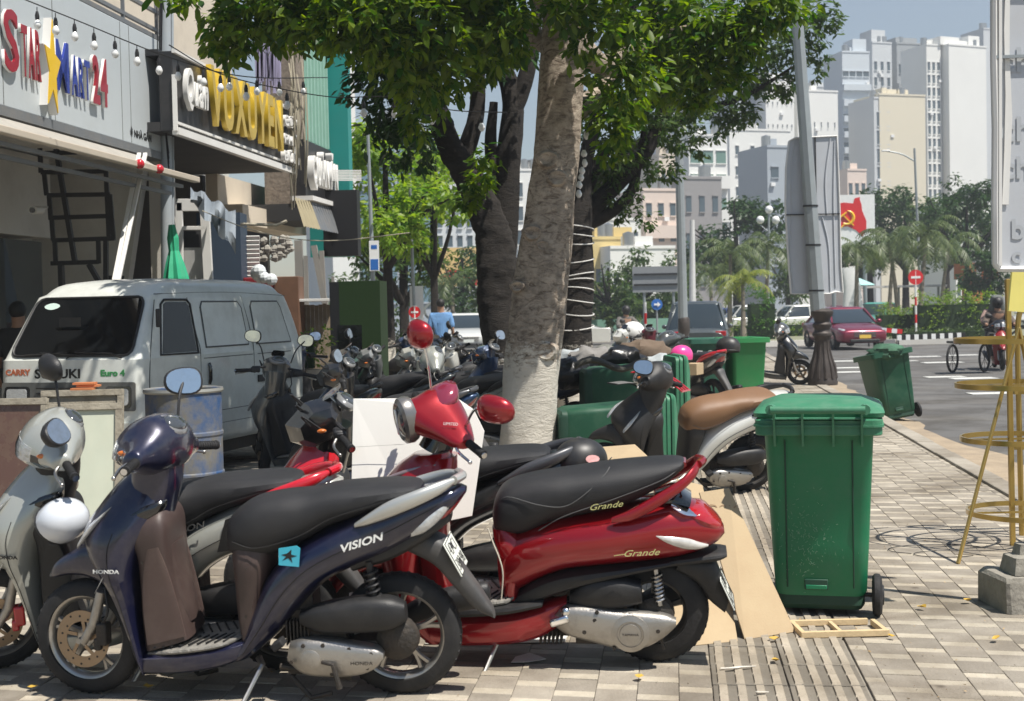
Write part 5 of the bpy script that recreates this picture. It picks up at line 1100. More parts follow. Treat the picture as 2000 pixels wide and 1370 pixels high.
# black steel stair frame inside the recess
st = empty('steel_stair', label='black steel stair frame standing in the shop recess', cat='stair')
for a, c, w in (((80, 337), (210, 335), .035), ((92, 382), (215, 380), .035), ((95, 426), (220, 422), .035), ((102, 470), (225, 466), .04), ((100, 515), (192, 512), .06), ((78, 290), (80, 338), .03), ((86, 337), (91, 382), .03), ((96, 384), (99, 426), .03), ((101, 428), (104, 470), .03), ((107, 472), (109, 515), .03), ((207, 333), (213, 466), .035), ((215, 380), (222, 467), .035), ((110, 292), (147, 515), .07), ((119, 515), (122, 590), .10), ((174, 517), (216, 590), .09), ((207, 470), (207, 590), .06), ((192, 470), (193, 515), .03), ((213, 543), (242, 543), .03), ((78, 300), (150, 298), .03)):
    b = MB(); b.bar(P(*a, 15.9), P(*c, 15.9), w, .05, up=(1, 0, 0)); b.build('stair_bar', BKS, st, smooth=0)
b = MB(); b.tube([tuple(P(64, 411, 15.0)), tuple(P(80, 411, 15.3))], .045, 12); b.tube([tuple(P(80, 411, 15.3)), tuple(P(92, 405, 15.8))], .015, 6); o = b.build('security_camera', WSID, label='white security camera on the wall beside the stair frame', cat='camera')
b = MB(); b.tube([tuple(P(63, 411, 14.98)), tuple(P(66, 411, 15.05))], .032, 12); b.build('camera_lens', GLB, o)
# second shop ---------------------------------------------------------
S2 = -6.15
a0, zb0 = FP(340, 250, S2); a1, zb1 = FP(573, 341, S2); zb = (zb0 + zb1) / 2; zt = FP(345, 104, S2)[1]
sh2 = empty('shop_building', label='dark restaurant front with tall golden letters on a black board', cat='shop')
sbx('sign_board', BLS, sh2, S2 - .18, S2, a0, a1, zb, zt, bevel=.01)
b = MB()
for z, w in ((zb, .09), (zb + .11, .03), (zt, .05)): SBAR(b, (S2 + .02, a0, z), (S2 + .02, a1, z), w)
SBAR(b, (S2 + .02, a0, zb), (S2 + .02, a0, zt - .3), .05); SBAR(b, (S2 + .02, a1, zb), (S2 + .02, a1, zt), .04); b.build('sign_frame', WSID, sh2, smooth=0)
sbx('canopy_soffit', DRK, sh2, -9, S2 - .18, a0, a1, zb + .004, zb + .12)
GO = mat('gold letter', (.62, .42, .03), .35, .35, .3, dirt=.3, dcol=(.2, .12, .02), ds=5)
l0 = FP(397, 200, S2); l1 = FP(540, 290, S2); lz0 = FP(420, 244, S2)[1]; lz1 = FP(400, 128, S2)[1]
fit('VUXUYEN', S2 + .05, l0[0], l1[0], zb + .22, zt + .02, GO, sh2, .07, off=.035)
q0 = FP(350, 200, S2); fit('Quán', S2 + .05, q0[0], FP(392, 200, S2)[0], zb + .30, zt - .16, WSID, sh2, .06, off=.02, shear=.2)
for i, (wd, py) in enumerate((('CƠM', 212), ('PHỞ', 246), ('BÚN', 282))):
    u0, z_ = FP(541, py, S2); fit(wd, S2 + .05, u0 + .02, a1 - .06, zb + .66 - i * .28, zb + .86 - i * .28, WSID, sh2, .07, off=.02)
sbx('upper_wall', CRM, sh2, S2 - 1.6, S2 - 1.0, a0 - .1, a1, zb + .15, 9.5); sbx('upper_ledge', BLS, sh2, S2 - 1.0, S2 - .18, a0, a1, zt - .05, zt + .03)
p0, z0 = FP(425, 372, -7.4); p1, _ = FP(552, 372, -7.4)
sbx('cream_panel', CRM, sh2, -7.6, -7.4, p0, p1 + .2, z0 - .22, zb); sbx('cream_ledge', CRM, sh2, -7.6, -7.05, p0 + .2, p1 + .35, z0 - .55, z0 - .22)
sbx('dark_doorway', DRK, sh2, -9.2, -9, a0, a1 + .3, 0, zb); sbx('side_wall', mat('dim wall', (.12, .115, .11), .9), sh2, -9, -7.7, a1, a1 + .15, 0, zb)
sbx('floor_step', CONC, sh2, -9, -7.0, a0, a1, 0, .12)
fr = empty('door_frame', label='white painted door frame standing left of the dark doorway', cat='door')
for a, c, w in (((350, 396), (352, 560), .09), ((399, 396), (408, 560), .12), ((345, 401), (402, 401), .16), ((352, 446), (403, 446), .05)):
    b = MB(); b.bar(P(*a, 17.9), P(*c, 17.9), w, .06, up=(0, 1, 0)); b.build('frame_post', WSID, fr, smooth=0, bevel=.005)
b = MB(); q4(b, P(355, 484, 17.95), P(402, 484, 17.95), P(405, 560, 17.95), P(357, 560, 17.95)); b.build('frosted_panel', mat('frosted panel', (.32, .32, .31), .5, var=.2), fr, smooth=0)
b = MB(); q4(b, P(355, 450, 18.05), P(402, 450, 18.05), P(402, 484, 18.05), P(355, 484, 18.05)); b.build('dark_panel', DRK, fr, smooth=0)
b = MB(); N_ = 14
T_ = [[P(372 + i * 6.8, 365 + i * 3.9 + (0 if k == 0 else 10 + i * 1.2) * k + 6 * math.sin(i * 1.3 + k), 17.6 + .18 * math.sin(i * 1.1 + k * 2) - .12 * k) for k in range(4)] for i in range(N_)]
b.rings([[tuple(v) for v in r] for r in T_], cap=False); b.build('tarpaulin', mat('grey tarpaulin', (.22, .25, .28), .35, var=.3, vs=3), label='crumpled grey blue tarpaulin hanging above the white door frame', cat='tarpaulin', smooth=60)
b = MB(); um = []
for i in range(10):
    rr_ = (.03, .055, .05, .09, .12, .14, .155, .165, .17, .17)[i]; um.append([(rr_ * (1 + .28 * (k % 2)) * math.cos(k * math.pi / 8), rr_ * (1 + .28 * (k % 2)) * math.sin(k * math.pi / 8), 2.42 - i * .16) for k in range(16)])
b.rings(um[::-1]); u_ = P(358, 520, 16.6); uo = b.build('furled_umbrella', mat('green canvas', (.03, .38, .20), .6, var=.15), M=Matrix.Translation((u_.x, u_.y, .18)) @ Matrix.Rotation(R(-3), 4, 'Y'), label='furled bright green market umbrella behind the van roof', cat='umbrella', smooth=0)
b = MB(); b.tube([(0, 0, -.15), (0, 0, 1)], .02, 8); b.build('pole', STEEL, uo)
RB = mat('red cabinet', (.22, .012, .02), .45, dirt=.3, dcol=(.1, .03, .02))
x_ = P(517, 560, 19.5); b = MB(); b.box((0, 0, 1.0), (.52, .5, 2.0)); rb = b.build('red_cabinet', RB, M=Matrix.Translation((x_.x, 19.5, 0)), smooth=0, bevel=.015, label='tall red food cabinet behind the van', cat='cabinet')
b = MB(); b.box((0, -.253, 1.0), (.44, .006, 1.86)); b.box((-.24, -.255, 1.95), (.03, .008, .05)); b.build('cabinet_door', mat('darker red', (.16, .01, .015), .3), rb, smooth=0)
x_ = P(518, 545, 19.0); b = MB()
for k in range(5): b.sph((rs_.uniform(-.10, .10), rs_.uniform(-.05, .05), rs_.uniform(-.02, .2)), rs_.uniform(.07, .12), 9, 6)
b.build('plastic_bags', mat('white plastic', (.62, .65, .66), .35, bump=1, bs=18), M=Matrix.Translation((x_.x, 19.0, 1.96)), smooth=0, label='white plastic bags piled on the red cabinet', cat='bags')
x_ = P(565, 560, 19.3); b = MB(); b.box((0, 0, 1.0), (.34, .5, 2.0)); b.build('brown_cupboard', mat('brown wood', (.14, .07, .04), .6, var=.3, vs=7), M=Matrix.Translation((x_.x, 19.3, 0)), smooth=0, bevel=.01, label='dark brown cupboard right of the red cabinet', cat='cupboard')
sl_ = empty('louvre_shutter', label='slatted pale shutter inside the dark doorway', cat='shutter')
for k in range(14):
    b = MB(); b.box((0, 0, 0), (.30, .02, .06)); b.build('slat', PLS, sl_, smooth=0, M=Matrix.Translation(P(487, 465 + k * 8.5, 19.8)) @ Matrix.Rotation(.6, 4, 'X'))
b = MB(); b.box((0, 0, 0), (.62, .5, 1.5)); b.build('blue_crate', mat('dim blue', (.03, .05, .08), .6), M=Matrix.Translation(P(436, 520, 19.6)), smooth=0, label='dark blue fridge in the shadow right of the white door frame', cat='fridge')
b = MB()
for k in range(50):
    q_ = P(515 + rs_.uniform(-10, 55), 485 + rs_.uniform(-22, 22), 20.4); b.sph(tuple(q_), rs_.uniform(.03, .07), 6, 4)
b.build('rag_garland', mat('pale rags', (.34, .32, .28), .9), label='pale ragged garland hanging in the dark shopfront', cat='garland', smooth=0)
# third group: column with cables, green cladding, teal blade, white letters, corrugated skirt, black blade
sh3 = empty('shop_building', label='narrow shopfront clad in pale green sheets with a teal edge', cat='shop')
STN = mat('rough stone cladding', (.23, .19, .15), .9, var=.5, vs=16, dirt=.6, dcol=(.08, .06, .05), ds=12, bump=1, bs=18)
g0, _ = FP(577, 300, SF); g1, _ = FP(596, 300, SF); zc0 = FP(575, 420, SF)[1]
sbx('stone_column', STN, sh3, SF - .6, SF + .02, g0 + .1, g1, zc0, 8.5)
e1, _ = FP(648, 200, SF + .1); sbx('green_wall', mat('pale green sheet', (.22, .42, .34), .5, var=.08, vs=2, dirt=.3, dcol=(.15, .28, .22)), sh3, SF - .4, SF, g1, e1, zc0 + .75, 8.0)
for k in range(7): tt = g1 + .1 + k * (e1 - g1) / 7; sbx('batten', mat('green batten', (.30, .48, .40), .5), sh3, SF, SF + .05, tt, tt + .06, zc0 + 1.4, 7.9)
f1_, zz_ = FP(664, 300, SF + .25); sbx('teal_blade', mat('teal sheet', (.015, .24, .22), .45, dirt=.3, dcol=(.03, .15, .13)), sh3, SF - .4, SF + .40, e1 + .02, e1 + .30, FP(660, 500, SF + .25)[1], FP(650, 70, SF + .2)[1])
h0, hz0 = FP(603, 380, SF + .2); h1, hz1 = FP(652, 405, SF + .2); hz = FP(603, 370, SF + .2)[1]; hzt = FP(603, 285, SF + .2)[1]
sbx('white_sign_backing', BLS, sh3, SF, SF + .16, h0 - .05, h1 + .05, hz - .1, hzt + .1)
fit('QUÁN ĂN', SF + .18, h0, h1, hz, hzt, WSID, sh3, .12, off=.03)
sbx('sign_ledge', WSID, sh3, SF - .1, SF + .3, h0 - .1, h1 + .1, hz - .2, hz - .12)
k0, kz = FP(578, 440, SF + .25)
for i in range(16):
    u0 = k0 + i * (h1 - k0) / 16; b = MB(); q4(b, ST(SF + .24, u0, hz - .22), ST(SF + .24, u0 + .13, hz - .22), ST(SF + .40, u0 + .15, hz - .70), ST(SF + .38, u0 + .02, hz - .72)); b.build('corrugated_strip', GRS if i > 5 else mat('tan strip', (.34, .29, .18), .7), sh3, smooth=0)
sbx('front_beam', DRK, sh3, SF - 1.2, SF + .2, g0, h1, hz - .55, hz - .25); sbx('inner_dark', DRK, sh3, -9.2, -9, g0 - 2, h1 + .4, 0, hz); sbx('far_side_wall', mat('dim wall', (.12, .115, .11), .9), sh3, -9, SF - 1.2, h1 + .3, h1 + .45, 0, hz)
m0, _ = FP(672, 430, SF + .5)
sbx('black_blade', BKS, sh3, SF + .1, SF + .75, m0, m0 + .25, FP(672, 500, SF + .5)[1], FP(672, 372, SF + .5)[1])
b = MB(); 
for k in range(7): SBAR(b, (SF - .2, m0 - .2 + k * .02, FP(660, 352, SF + .4)[1] + .03 * k), (SF + .8, m0 + .2, FP(660, 352, SF + .4)[1] + .03 * k), .02)
b.build('meter_rack', WSID, sh3, smooth=0)
for a, c, w in (((613, 480), (640, 620), .09), ((628, 490), (634, 600), .07), ((583, 470), (588, 640), .12), ((597, 500), (601, 640), .06), ((650, 540), (650, 640), .04)):
    b = MB(); b.bar(P(*a, 21.5), P(*c, 21.5), w, w, up=(1, 0, 0)); b.build('support_post', mat('grey post', (.25, .24, .22), .8, dirt=.4), sh3, smooth=0)
cc2 = MB()
for k in range(26):
    x0 = rs_.uniform(566, 598); y0 = rs_.uniform(110, 200); ln = rs_.uniform(80, 230)
    cc2.tube([tuple(P(x0 + rs_.uniform(-5, 5), y0, 22.2)), tuple(P(x0 + rs_.uniform(-9, 9), y0 + ln * .5, 22.0)), tuple(P(x0 + rs_.uniform(-6, 6), y0 + ln, 22.2))], .012, 5, 4)
cc2.build('cable_tangle', mat('pale cable', (.30, .27, .20), .7), label='tangle of pale cables hanging down the stone column', cat='cables')
cc2 = MB()
for k in range(14):
    x0 = 500 + k * 3.4; cc2.tube([tuple(P(x0, 40 + rs_.uniform(0, 40), 21)), tuple(P(x0 + rs_.uniform(-4, 6), 180 + rs_.uniform(-30, 10), 21))], .03, 5)
cc2.build('hanging_strips', mat('lilac strips', (.30, .28, .42), .7, var=.6, vs=2), label='lilac and white strips hanging from the upper floor', cat='strips')
# astro-turf cabinet, planks
CAB = mat('artificial turf', (.010, .034, .004), .95, var=.5, vs=60, bump=1, bs=150); xg = P(705, 700, 18.4)
cab = empty('turf_cabinet', (xg.x, 18.4, 0), R(-4), label='tall cabinet covered in dark green artificial turf beyond the van', cat='cabinet')
b = MB(); b.box((.0, .3, .95), (.56, .6, 1.90)); b.build('turf_cover', CAB, cab, smooth=0)
b = MB(); b.box((-.345, .3, .95), (.13, .6, 1.89)); b.build('side_post', BKS, cab, smooth=0)
for k in (0, 1): b = MB(); b.box((-.28 + k * .165 + .06, -.008, .78), (.155, .012, 1.05)); b.build('door_leaf', GLB, cab, smooth=0)
pf = empty('plank_fence', label='weathered wooden plank fence between the van and the turf cabinet', cat='fence')
for k in range(8):
    a = P(586 + k * 8, 596, 19.6); b = MB(); b.box((a.x, 19.6, .80), (.055, .02, 1.60 + rs_.uniform(-.03, .03))); b.build('plank', mat('weathered plank', (.30, .24, .17), .85, var=.35, vs=5, dirt=.5, dcol=(.07, .055, .04), ds=4), pf, smooth=0)
sbx_ = MB(); sbx_.box((P(612, 593, 19.5).x, 19.4, 1.66), (.62, .6, .04)); sbx_.build('counter_top', WSID, pf, smooth=0, bevel=.005)
# block closing the view behind the shops
sbx('side_street_wall', PLS, None, -14, -9.3, 27.6, 28, 0, 8, label='plain plaster end wall behind the shop row', cat='wall')
# string lights
BI = list(range(7))
def bw(x):
    for a, w in ((90, 'above the letter S'), (130, 'above the red letters'), (160, 'over the star'), (200, 'above the blue letter M'), (250, 'right of the digits'), (290, 'over the blank fascia'), (330, 'at the drain pipe'), (370, 'over the white script'), (420, 'over the first golden letter'), (438, 'over the gap after the first golden word'), (470, 'over the middle golden letters'), (490, 'under the leaves by the lilac strips'), (520, 'over the last golden letters'), (554, 'over the small white words'), (575, 'over the stone column'), (620, 'in front of the green sheets'), (730, 'before the white tower wall'), (800, 'at the dark leaves'), (880, 'left of the dark trunk'), (999, 'near the dark tree fork')):
        if x < a: return w
def bulbs(pts, Y, bl, lab, grp, glow=0):
    b = MB(); q = cr([tuple(P(x, y, Y if np.isscalar(Y) else Y[i])) for i, (x, y) in enumerate(pts)], 8); b.tube([tuple(v) for v in q], .006, 5); w = b.build('light_wire', BKS, label=lab, cat='wire')
    return q
PB_ = mat('bulb glass', (.75, .76, .76), .12, 0, 1)
protob = None
def bulb(p, lab, grp, drop=.05, sc=1):
    global protob
    if protob is None:
        r = empty('light_bulb'); b = MB(); b.tube([(0, 0, .0), (0, 0, -.035)], .004, 5); b.lathe([(0, -.10), (.016, -.10), (.018, -.07), (.010, -.035), (0, -.035)], 10); b.build('socket', BKS, r)
        b = MB(); b.lathe([(0, -.175), (.014, -.170), (.028, -.15), (.030, -.135), (.022, -.115), (.014, -.10), (0, -.10)], 12); b.build('glass', PB_, r); protob = r; o = r
    else: o = copy_tree(protob)
    o.matrix_world = Matrix.Translation(p) @ Matrix.Diagonal((sc, sc, sc * 1.0, 1)); tag(o, lab, 'light bulb', grp); return o
LB = 'clear bulb of the string lights over the shopfronts'
bulbs([(20, -12), (150, 40), (330, 112), (480, 150), (640, 152)], [12, 12.4, 13, 14, 17], None, 'black light string wire from the upper left across the golden sign', None)
for x, y in ((72, 14), (108, 26), (145, 38), (183, 56), (224, 72), (267, 88), (310, 106), (347, 118), (397, 130), (447, 140), (501, 150), (545, 153), (592, 153)):
    bulb(P(x, y, 12.2 + (x / 600) ** 2 * 3.5), 'clear bulb of the upper light string ' + bw(x), 'bulbs of the upper light string', sc=1.15)
bulbs([(330, 88), (420, 140), (520, 168), (650, 190), (760, 190), (880, 215), (990, 220)], [13, 13.4, 14, 15, 15, 15, 14], None, 'second light wire dipping from the drain pipe to the dark tree', None)
for x, y in ((430, 141), (480, 158), (560, 175), (710, 190), (770, 192), (843, 205), (940, 218)): bulb(P(x, y, 14.2), 'clear bulb of the lower light string ' + bw(x), 'bulbs of the lower light string', sc=1.2)
bulbs([(1150, 235), (1140, 290), (1128, 370)], [12.6, 12.5, 12.5], None, 'short light wire hanging along the right side of the main trunk', None)
for x, y in ((1145, 236), (1140, 272), (1141, 290), (1136, 305), (1134, 318), (1131, 333), (1130, 350)): bulb(P(x, y, 12.5), 'white bulb beside the main trunk, ' + ('top of the string', 'second from the top', 'third from the top', 'middle of the string', 'third from the bottom', 'second from the bottom', 'lowest of the string')[BI.pop(0)], 'bulbs beside the main trunk', sc=1.0)
b = MB(); b.tube([tuple(v) for v in cr([tuple(P(x, y, 15.5)) for x, y in ((395, 412), (470, 442), (560, 465), (660, 470), (800, 455))], 6)], .006, 5); b.build('slack_rope', mat('pale rope', (.4, .36, .28), .8), label='slack pale rope stretched from the door frame past the shops', cat='rope')
b = MB(); b.tube([tuple(P(470, 438, 16)), tuple(P(540, 440, 16)), tuple(P(560, 432, 16))], .02, 6); b.build('pale_stick', mat('pale rope', (.4, .36, .28), .8), label='pale stick tied level under the cream ledge', cat='stick')
# ------------------------------------------------------------------ trees
from mathutils import noise
def bark(name, c1, c2, wash=None):
    m = mat(name, c1, .9, var=.45, vs=9, dirt=.85, dcol=c2, ds=11, bump=1, bs=14); t = m.node_tree; N = t.nodes; L = t.links
    b = N['Principled BSDF']
    bp = [n for n in N if n.type == 'BUMP'][0]; bp.inputs['Distance'].default_value = .03; bp.inputs['Strength'].default_value = .9
    # ridges: stretched noise
    tc = [n for n in N if n.type == 'TEX_COORD'][0]; mp = N.new('ShaderNodeMapping'); mp.inputs['Scale'].default_value = (7, 7, 17); L.new(tc.outputs['Object'], mp.inputs[0])
    n4 = N.new('ShaderNodeTexNoise'); n4.inputs['Scale'].default_value = 1; n4.inputs['Detail'].default_value = 9; n4.inputs['Roughness'].default_value = .75; n4.inputs['Distortion'].default_value = 1.2; L.new(mp.outputs[0], n4.inputs['Vector']); L.new(n4.outputs[0], bp.inputs['Height'])
    rk = N.new('ShaderNodeValToRGB'); rk.color_ramp.elements[0].position = .38; rk.color_ramp.elements[0].color = (.38, .34, .31, 1); rk.color_ramp.elements[1].position = .52; rk.color_ramp.elements[1].color = (1, 1, 1, 1); L.new(n4.outputs[0], rk.inputs[0])
    mk = N.new('ShaderNodeMix'); mk.data_type = 'RGBA'; mk.blend_type = 'MULTIPLY'; mk.inputs[0].default_value = 1; ol = b.inputs['Base Color'].links[0].from_socket; L.new(ol, mk.inputs[6]); L.new(rk.outputs[0], mk.inputs[7]); L.new(mk.outputs[2], b.inputs['Base Color'])
    if wash:
        sx = N.new('ShaderNodeSeparateXYZ'); L.new(tc.outputs['Object'], sx.inputs[0]); mr = N.new('ShaderNodeMapRange'); mr.inputs[1].default_value = wash + .75; mr.inputs[2].default_value = wash - .75; L.new(sx.outputs[2], mr.inputs[0])
        n5 = N.new('ShaderNodeTexNoise'); n5.inputs['Scale'].default_value = 1.6; n5.inputs['Detail'].default_value = 10; n5.inputs['Roughness'].default_value = .8; L.new(mp.outputs[0], n5.inputs['Vector'])
        ad = N.new('ShaderNodeMath'); ad.operation = 'MULTIPLY_ADD'; ad.inputs[1].default_value = .9; ad.inputs[2].default_value = -.42; L.new(mr.outputs[0], ad.inputs[0])
        a2 = N.new('ShaderNodeMath'); a2.operation = 'ADD'; L.new(ad.outputs[0], a2.inputs[0]); L.new(n5.outputs[0], a2.inputs[1])
        rp = N.new('ShaderNodeValToRGB'); rp.color_ramp.elements[0].position = .46; rp.color_ramp.elements[1].position = .56; L.new(a2.outputs[0], rp.inputs[0])
        mx = N.new('ShaderNodeMix'); mx.data_type = 'RGBA'; old = b.inputs['Base Color'].links[0].from_socket; L.new(rp.outputs[0], mx.inputs[0]); L.new(old, mx.inputs[6]); mx.inputs[7].default_value = (.62, .58, .50, 1); L.new(mx.outputs[2], b.inputs['Base Color'])
    return m
BK1 = bark('main bark', (.40, .335, .265), (.10, .08, .06), 1.05); BK2 = bark('shaded bark', (.022, .017, .013), (.010, .008, .007), .8)  # second bark's colour is lowered to hold the shade under the crowns
def limb(b, pts, r, n=14, sub=6, jit=.02, fine=0):
    q = cr([(*p, a) for p, a in zip([tuple(x) for x in pts], r)], sub); rr = random.Random(len(pts)); rs = []; prev = None; m = len(q)
    for i in range(m):
        d = Vector(q[min(i + 1, m - 1)][:3] - q[max(i - 1, 0)][:3]).normalized()
        if prev is None: x = Vector((1, 0, 0)); x = (x - d * x.dot(d)).normalized()
        else: x = (prev - d * prev.dot(d)).normalized()
        prev = x; y = d.cross(x); c = Vector(q[i][:3]); R_ = q[i][3]
        if fine:
            row = []
            for k in range(n):
                a = 2 * math.pi * k / n; u = x * math.cos(a) + y * math.sin(a); q0 = c + u * R_; w_ = noise.fractal(Vector((q0.x * 5, q0.y * 5, q0.z * 11)), .9, 2.1, 5); w2 = noise.noise(Vector((q0.x * 2.2, q0.y * 2.2, q0.z * 26)))
                row.append(tuple(q0 + u * (fine * w_ + fine * .55 * w2 + .012 * math.sin(3 * a + i * .05))))
            rs.append(row); continue
        rs.append([tuple(c + (x * math.cos(a) + y * math.sin(a)) * R_ * (1 + jit * math.sin(3 * a + i * .4) + jit * 1.5 * math.sin(5 * a - i * .23) + rr.uniform(-jit, jit) * .6)) for a in [2 * math.pi * k / n for k in range(n)]])
    b.rings(rs)
def tree_path(L, Y): return [P(x, y, Y if np.isscalar(Y) else Y[i]) for i, (x, y) in enumerate(L)]
TM = empty('broadleaf_tree', label='big broad leaved tree with whitewashed lower trunk, in the middle of the pavement', cat='tree')
YT = 12.1
b = MB(); pts = tree_path([(1020, 960), (1023, 920), (1027, 880), (1034, 780), (1041, 700), (1052, 600), (1062, 500), (1075, 410), (1083, 340), (1090, 250), (1096, 150), (1104, 40), (1112, -80), (1120, -220)], YT); pts[0].z = -.05
limb(b, pts, [.30, .275, .25, .245, .25, .245, .238, .215, .205, .20, .20, .195, .19, .17], 28, 8, .02)
tk = b.build('trunk', BK1, TM, smooth=60)
for px, py, r in ((1066, 686, .085), (1070, 312, .08), (1040, 455, .07), (1088, 348, .075), (1060, 480, .05), (1010, 560, .05)):
    b = MB(); k = P(px, py, YT - .22); 
    rs = [[(q * 1.25 * math.cos(t) * (1 + .1 * math.sin(3 * t)), q * math.sin(t), z) for t in [2 * math.pi * j / 16 for j in range(16)]] for q, z in ((r * 1.1, -.05), (r, .0), (r * .8, .022), (r * .55, .012), (r * .3, -.006), (.002, -.004))]
    b.rings(rs, M=face_M(k, (0, -1, .0))); o = b.build('knot', BK1, TM, smooth=60); fixnormals(o)
for L_, Y_, r_ in (([(1100, 60), (1180, 130), (1250, 90), (1330, 60), (1420, 40)], [12.1, 12.3, 12.6, 12.8, 12.9], [.14, .10, .075, .05, .02]), ([(1085, 240), (1150, 200), (1200, 150), (1260, 60), (1300, -40)], [12.1, 12.6, 13, 13.2, 13.4], [.12, .10, .08, .06, .04]), ([(1100, 20), (1000, -60), (880, -40), (760, -20), (640, 20)], [12.1, 11.8, 11.4, 11, 10.7], [.15, .12, .09, .06, .02]), ([(1105, -40), (980, -160), (800, -200), (620, -160), (480, -60)], [12.1, 12, 12, 11.6, 11.2], [.15, .12, .09, .06, .02]), ([(1112, -90), (1220, -180), (1380, -140), (1500, -60)], [12.1, 12.4, 12.6, 12.6], [.14, .1, .07, .03]), ([(1098, 110), (1020, 60), (940, 60), (860, 90), (800, 150)], [12.1, 12.4, 12.8, 13, 13.2], [.10, .075, .055, .04, .02])):
    b = MB(); limb(b, tree_path(L_, Y_), r_, 10, 6, .03); b.build('limb', BK1, TM, smooth=60)
T2 = empty('dark_tree', label='dark forked tree just left of and behind the whitewashed trunk', cat='tree')
b = MB(); pts = tree_path([(1000, 770), (990, 700), (972, 600), (970, 520), (958, 440), (918, 350), (880, 285), (850, 200), (815, 110), (790, 0)], 16.5); pts[0].z = -.05
limb(b, pts, [.34, .29, .25, .25, .21, .18, .15, .12, .09, .06], 48, 16, .04, .018); b.build('trunk', BK2, T2, smooth=60)
for L_, r_ in (([(972, 540), (985, 440), (992, 330), (1000, 200), (975, 110), (955, 10)], [.2, .18, .16, .13, .10, .07]), ([(1000, 220), (1028, 150), (1045, 60), (1050, -20)], [.12, .10, .08, .06]), ([(900, 320), (930, 230), (935, 140), (930, 50)], [.12, .10, .08, .05]), ([(990, 420), (960, 300), (965, 200)], [.10, .08, .05])):
    b = MB(); limb(b, tree_path(L_, 16.6), r_, 12, 6, .04); b.build('limb', BK2, T2, smooth=60)
T3 = empty('wrapped_tree', label='dark tree with white wire wound round its trunk, right behind the main trunk', cat='tree')
b = MB(); pts = tree_path([(1128, 790), (1126, 720), (1124, 640), (1128, 540), (1128, 470), (1130, 410), (1140, 330), (1165, 230), (1200, 120), (1240, 10)], 19.5); pts[0].z = -.05
limb(b, pts, [.33, .27, .235, .225, .22, .20, .12, .10, .08, .05], 18, 7, .03); b.build('trunk', BK2, T3, smooth=60)
for L_, r_ in (([(1128, 455), (1165, 400), (1215, 350), (1265, 290), (1300, 200), (1330, 90)], [.17, .14, .12, .10, .08, .05]), ([(1140, 440), (1200, 410), (1235, 370), (1250, 300), (1262, 220)], [.12, .09, .07, .05, .03]), ([(1130, 400), (1180, 300), (1240, 240), (1290, 180)], [.11, .09, .07, .05]), ([(1200, 360), (1225, 260), (1230, 160), (1220, 60)], [.08, .07, .05, .04])):
    b = MB(); limb(b, tree_path(L_, 19.6), r_, 10, 6, .03); b.build('limb', BK2, T3, smooth=60)
for k, py in enumerate((446, 458, 474, 510, 538, 550, 566, 588, 612, 640)):
    c = P(1127, py, 19.5); b = MB(); b.tube([(c.x + .245 * math.cos(t), c.y + .245 * math.sin(t), c.z + .04 * math.cos(t + 2.5 + k)) for t in [2 * math.pi * j / 18 for j in range(18)]], .008, 5, closed=True); b.build('wire_turn', WSID, T3)
# ---- leaves
LV = np.array([(0, 0, 0), (.30, .17, .03), (.68, .19, .03), (1, 0, -.05), (.68, -.19, .03), (.30, -.17, .03), (.35, 0, -.015), (.70, 0, -.02)], float)
LF = np.array([(0, 1, 6, 6), (0, 6, 5, 5), (1, 2, 7, 6), (6, 7, 4, 5), (2, 3, 7, 7), (7, 3, 4, 4)])
LT = np.array([(0, 6, 1), (0, 5, 6), (6, 7, 2), (6, 2, 1), (5, 4, 7), (5, 7, 6), (7, 3, 2), (7, 4, 3)])
SV = np.array([(0, 0, 0), (.5, .22, .03), (1, 0, 0), (.5, -.22, .03)], float); STT = np.array([(0, 2, 1), (0, 3, 2)])
def leafset(clumps, size, per=8, droop=.55, spread=1.0):
    out = []
    for c, r, n in clumps:
        r = np.array((r, r, r * .8) if np.isscalar(r) else r); nt_ = max(1, int(n / per))
        u = rng.normal(size=(nt_, 3)); u /= np.linalg.norm(u, axis=1)[:, None]; rad = rng.random(nt_) ** .45
        tw = np.array(c) + u * rad[:, None] * r
        for k in range(per):
            a = rng.uniform(0, 2 * math.pi, nt_); e = rng.uniform(-.9, .5, nt_) - droop * .6
            d = np.stack([np.cos(a) * np.cos(e), np.sin(a) * np.cos(e), np.sin(e)], 1); d += u * .35; d /= np.linalg.norm(d, axis=1)[:, None]
            out.append((tw + d * size * .12 + rng.normal(size=(nt_, 3)) * size * .25 * spread, d, size * rng.uniform(.6, 1.25, nt_)))
    p = np.concatenate([o[0] for o in out]); d = np.concatenate([o[1] for o in out]); s = np.concatenate([o[2] for o in out])
    up = np.tile((0., 0., 1.), (len(p), 1)) + rng.normal(size=p.shape) * .45; y = np.cross(up, d); y /= np.linalg.norm(y, axis=1)[:, None] + 1e-9; z = np.cross(d, y)
    return p, d, y, z, s
def leafmesh(name, S_, m, par, V0=LV, T0=LT, **k):
    p, d, y, z, s = S_; V = p[:, None] + s[:, None, None] * (V0[None, :, 0:1] * d[:, None] + V0[None, :, 1:2] * y[:, None] + V0[None, :, 2:3] * z[:, None])
    n = len(V0); Fq = (T0[None] + (np.arange(len(p)) * n)[:, None, None]).reshape(-1, 3)
    return npmesh(name, V.reshape(-1, 3), Fq, m, par, **k)
L1 = leafmat('broad leaf', (.022, .072, .010), (.15, .21, .022), .46); L2_ = leafmat('dark leaf', (.016, .045, .010), (.035, .080, .016), .25); L3 = leafmat('bright leaf', (.05, .12, .02), (.16, .22, .03), .4); L4 = leafmat('fine leaf', (.030, .070, .018), (.085, .125, .030), .38)
def cl(L_): return [(tuple(P(x, y, Y)), r, n) for x, y, Y, r, n in L_]
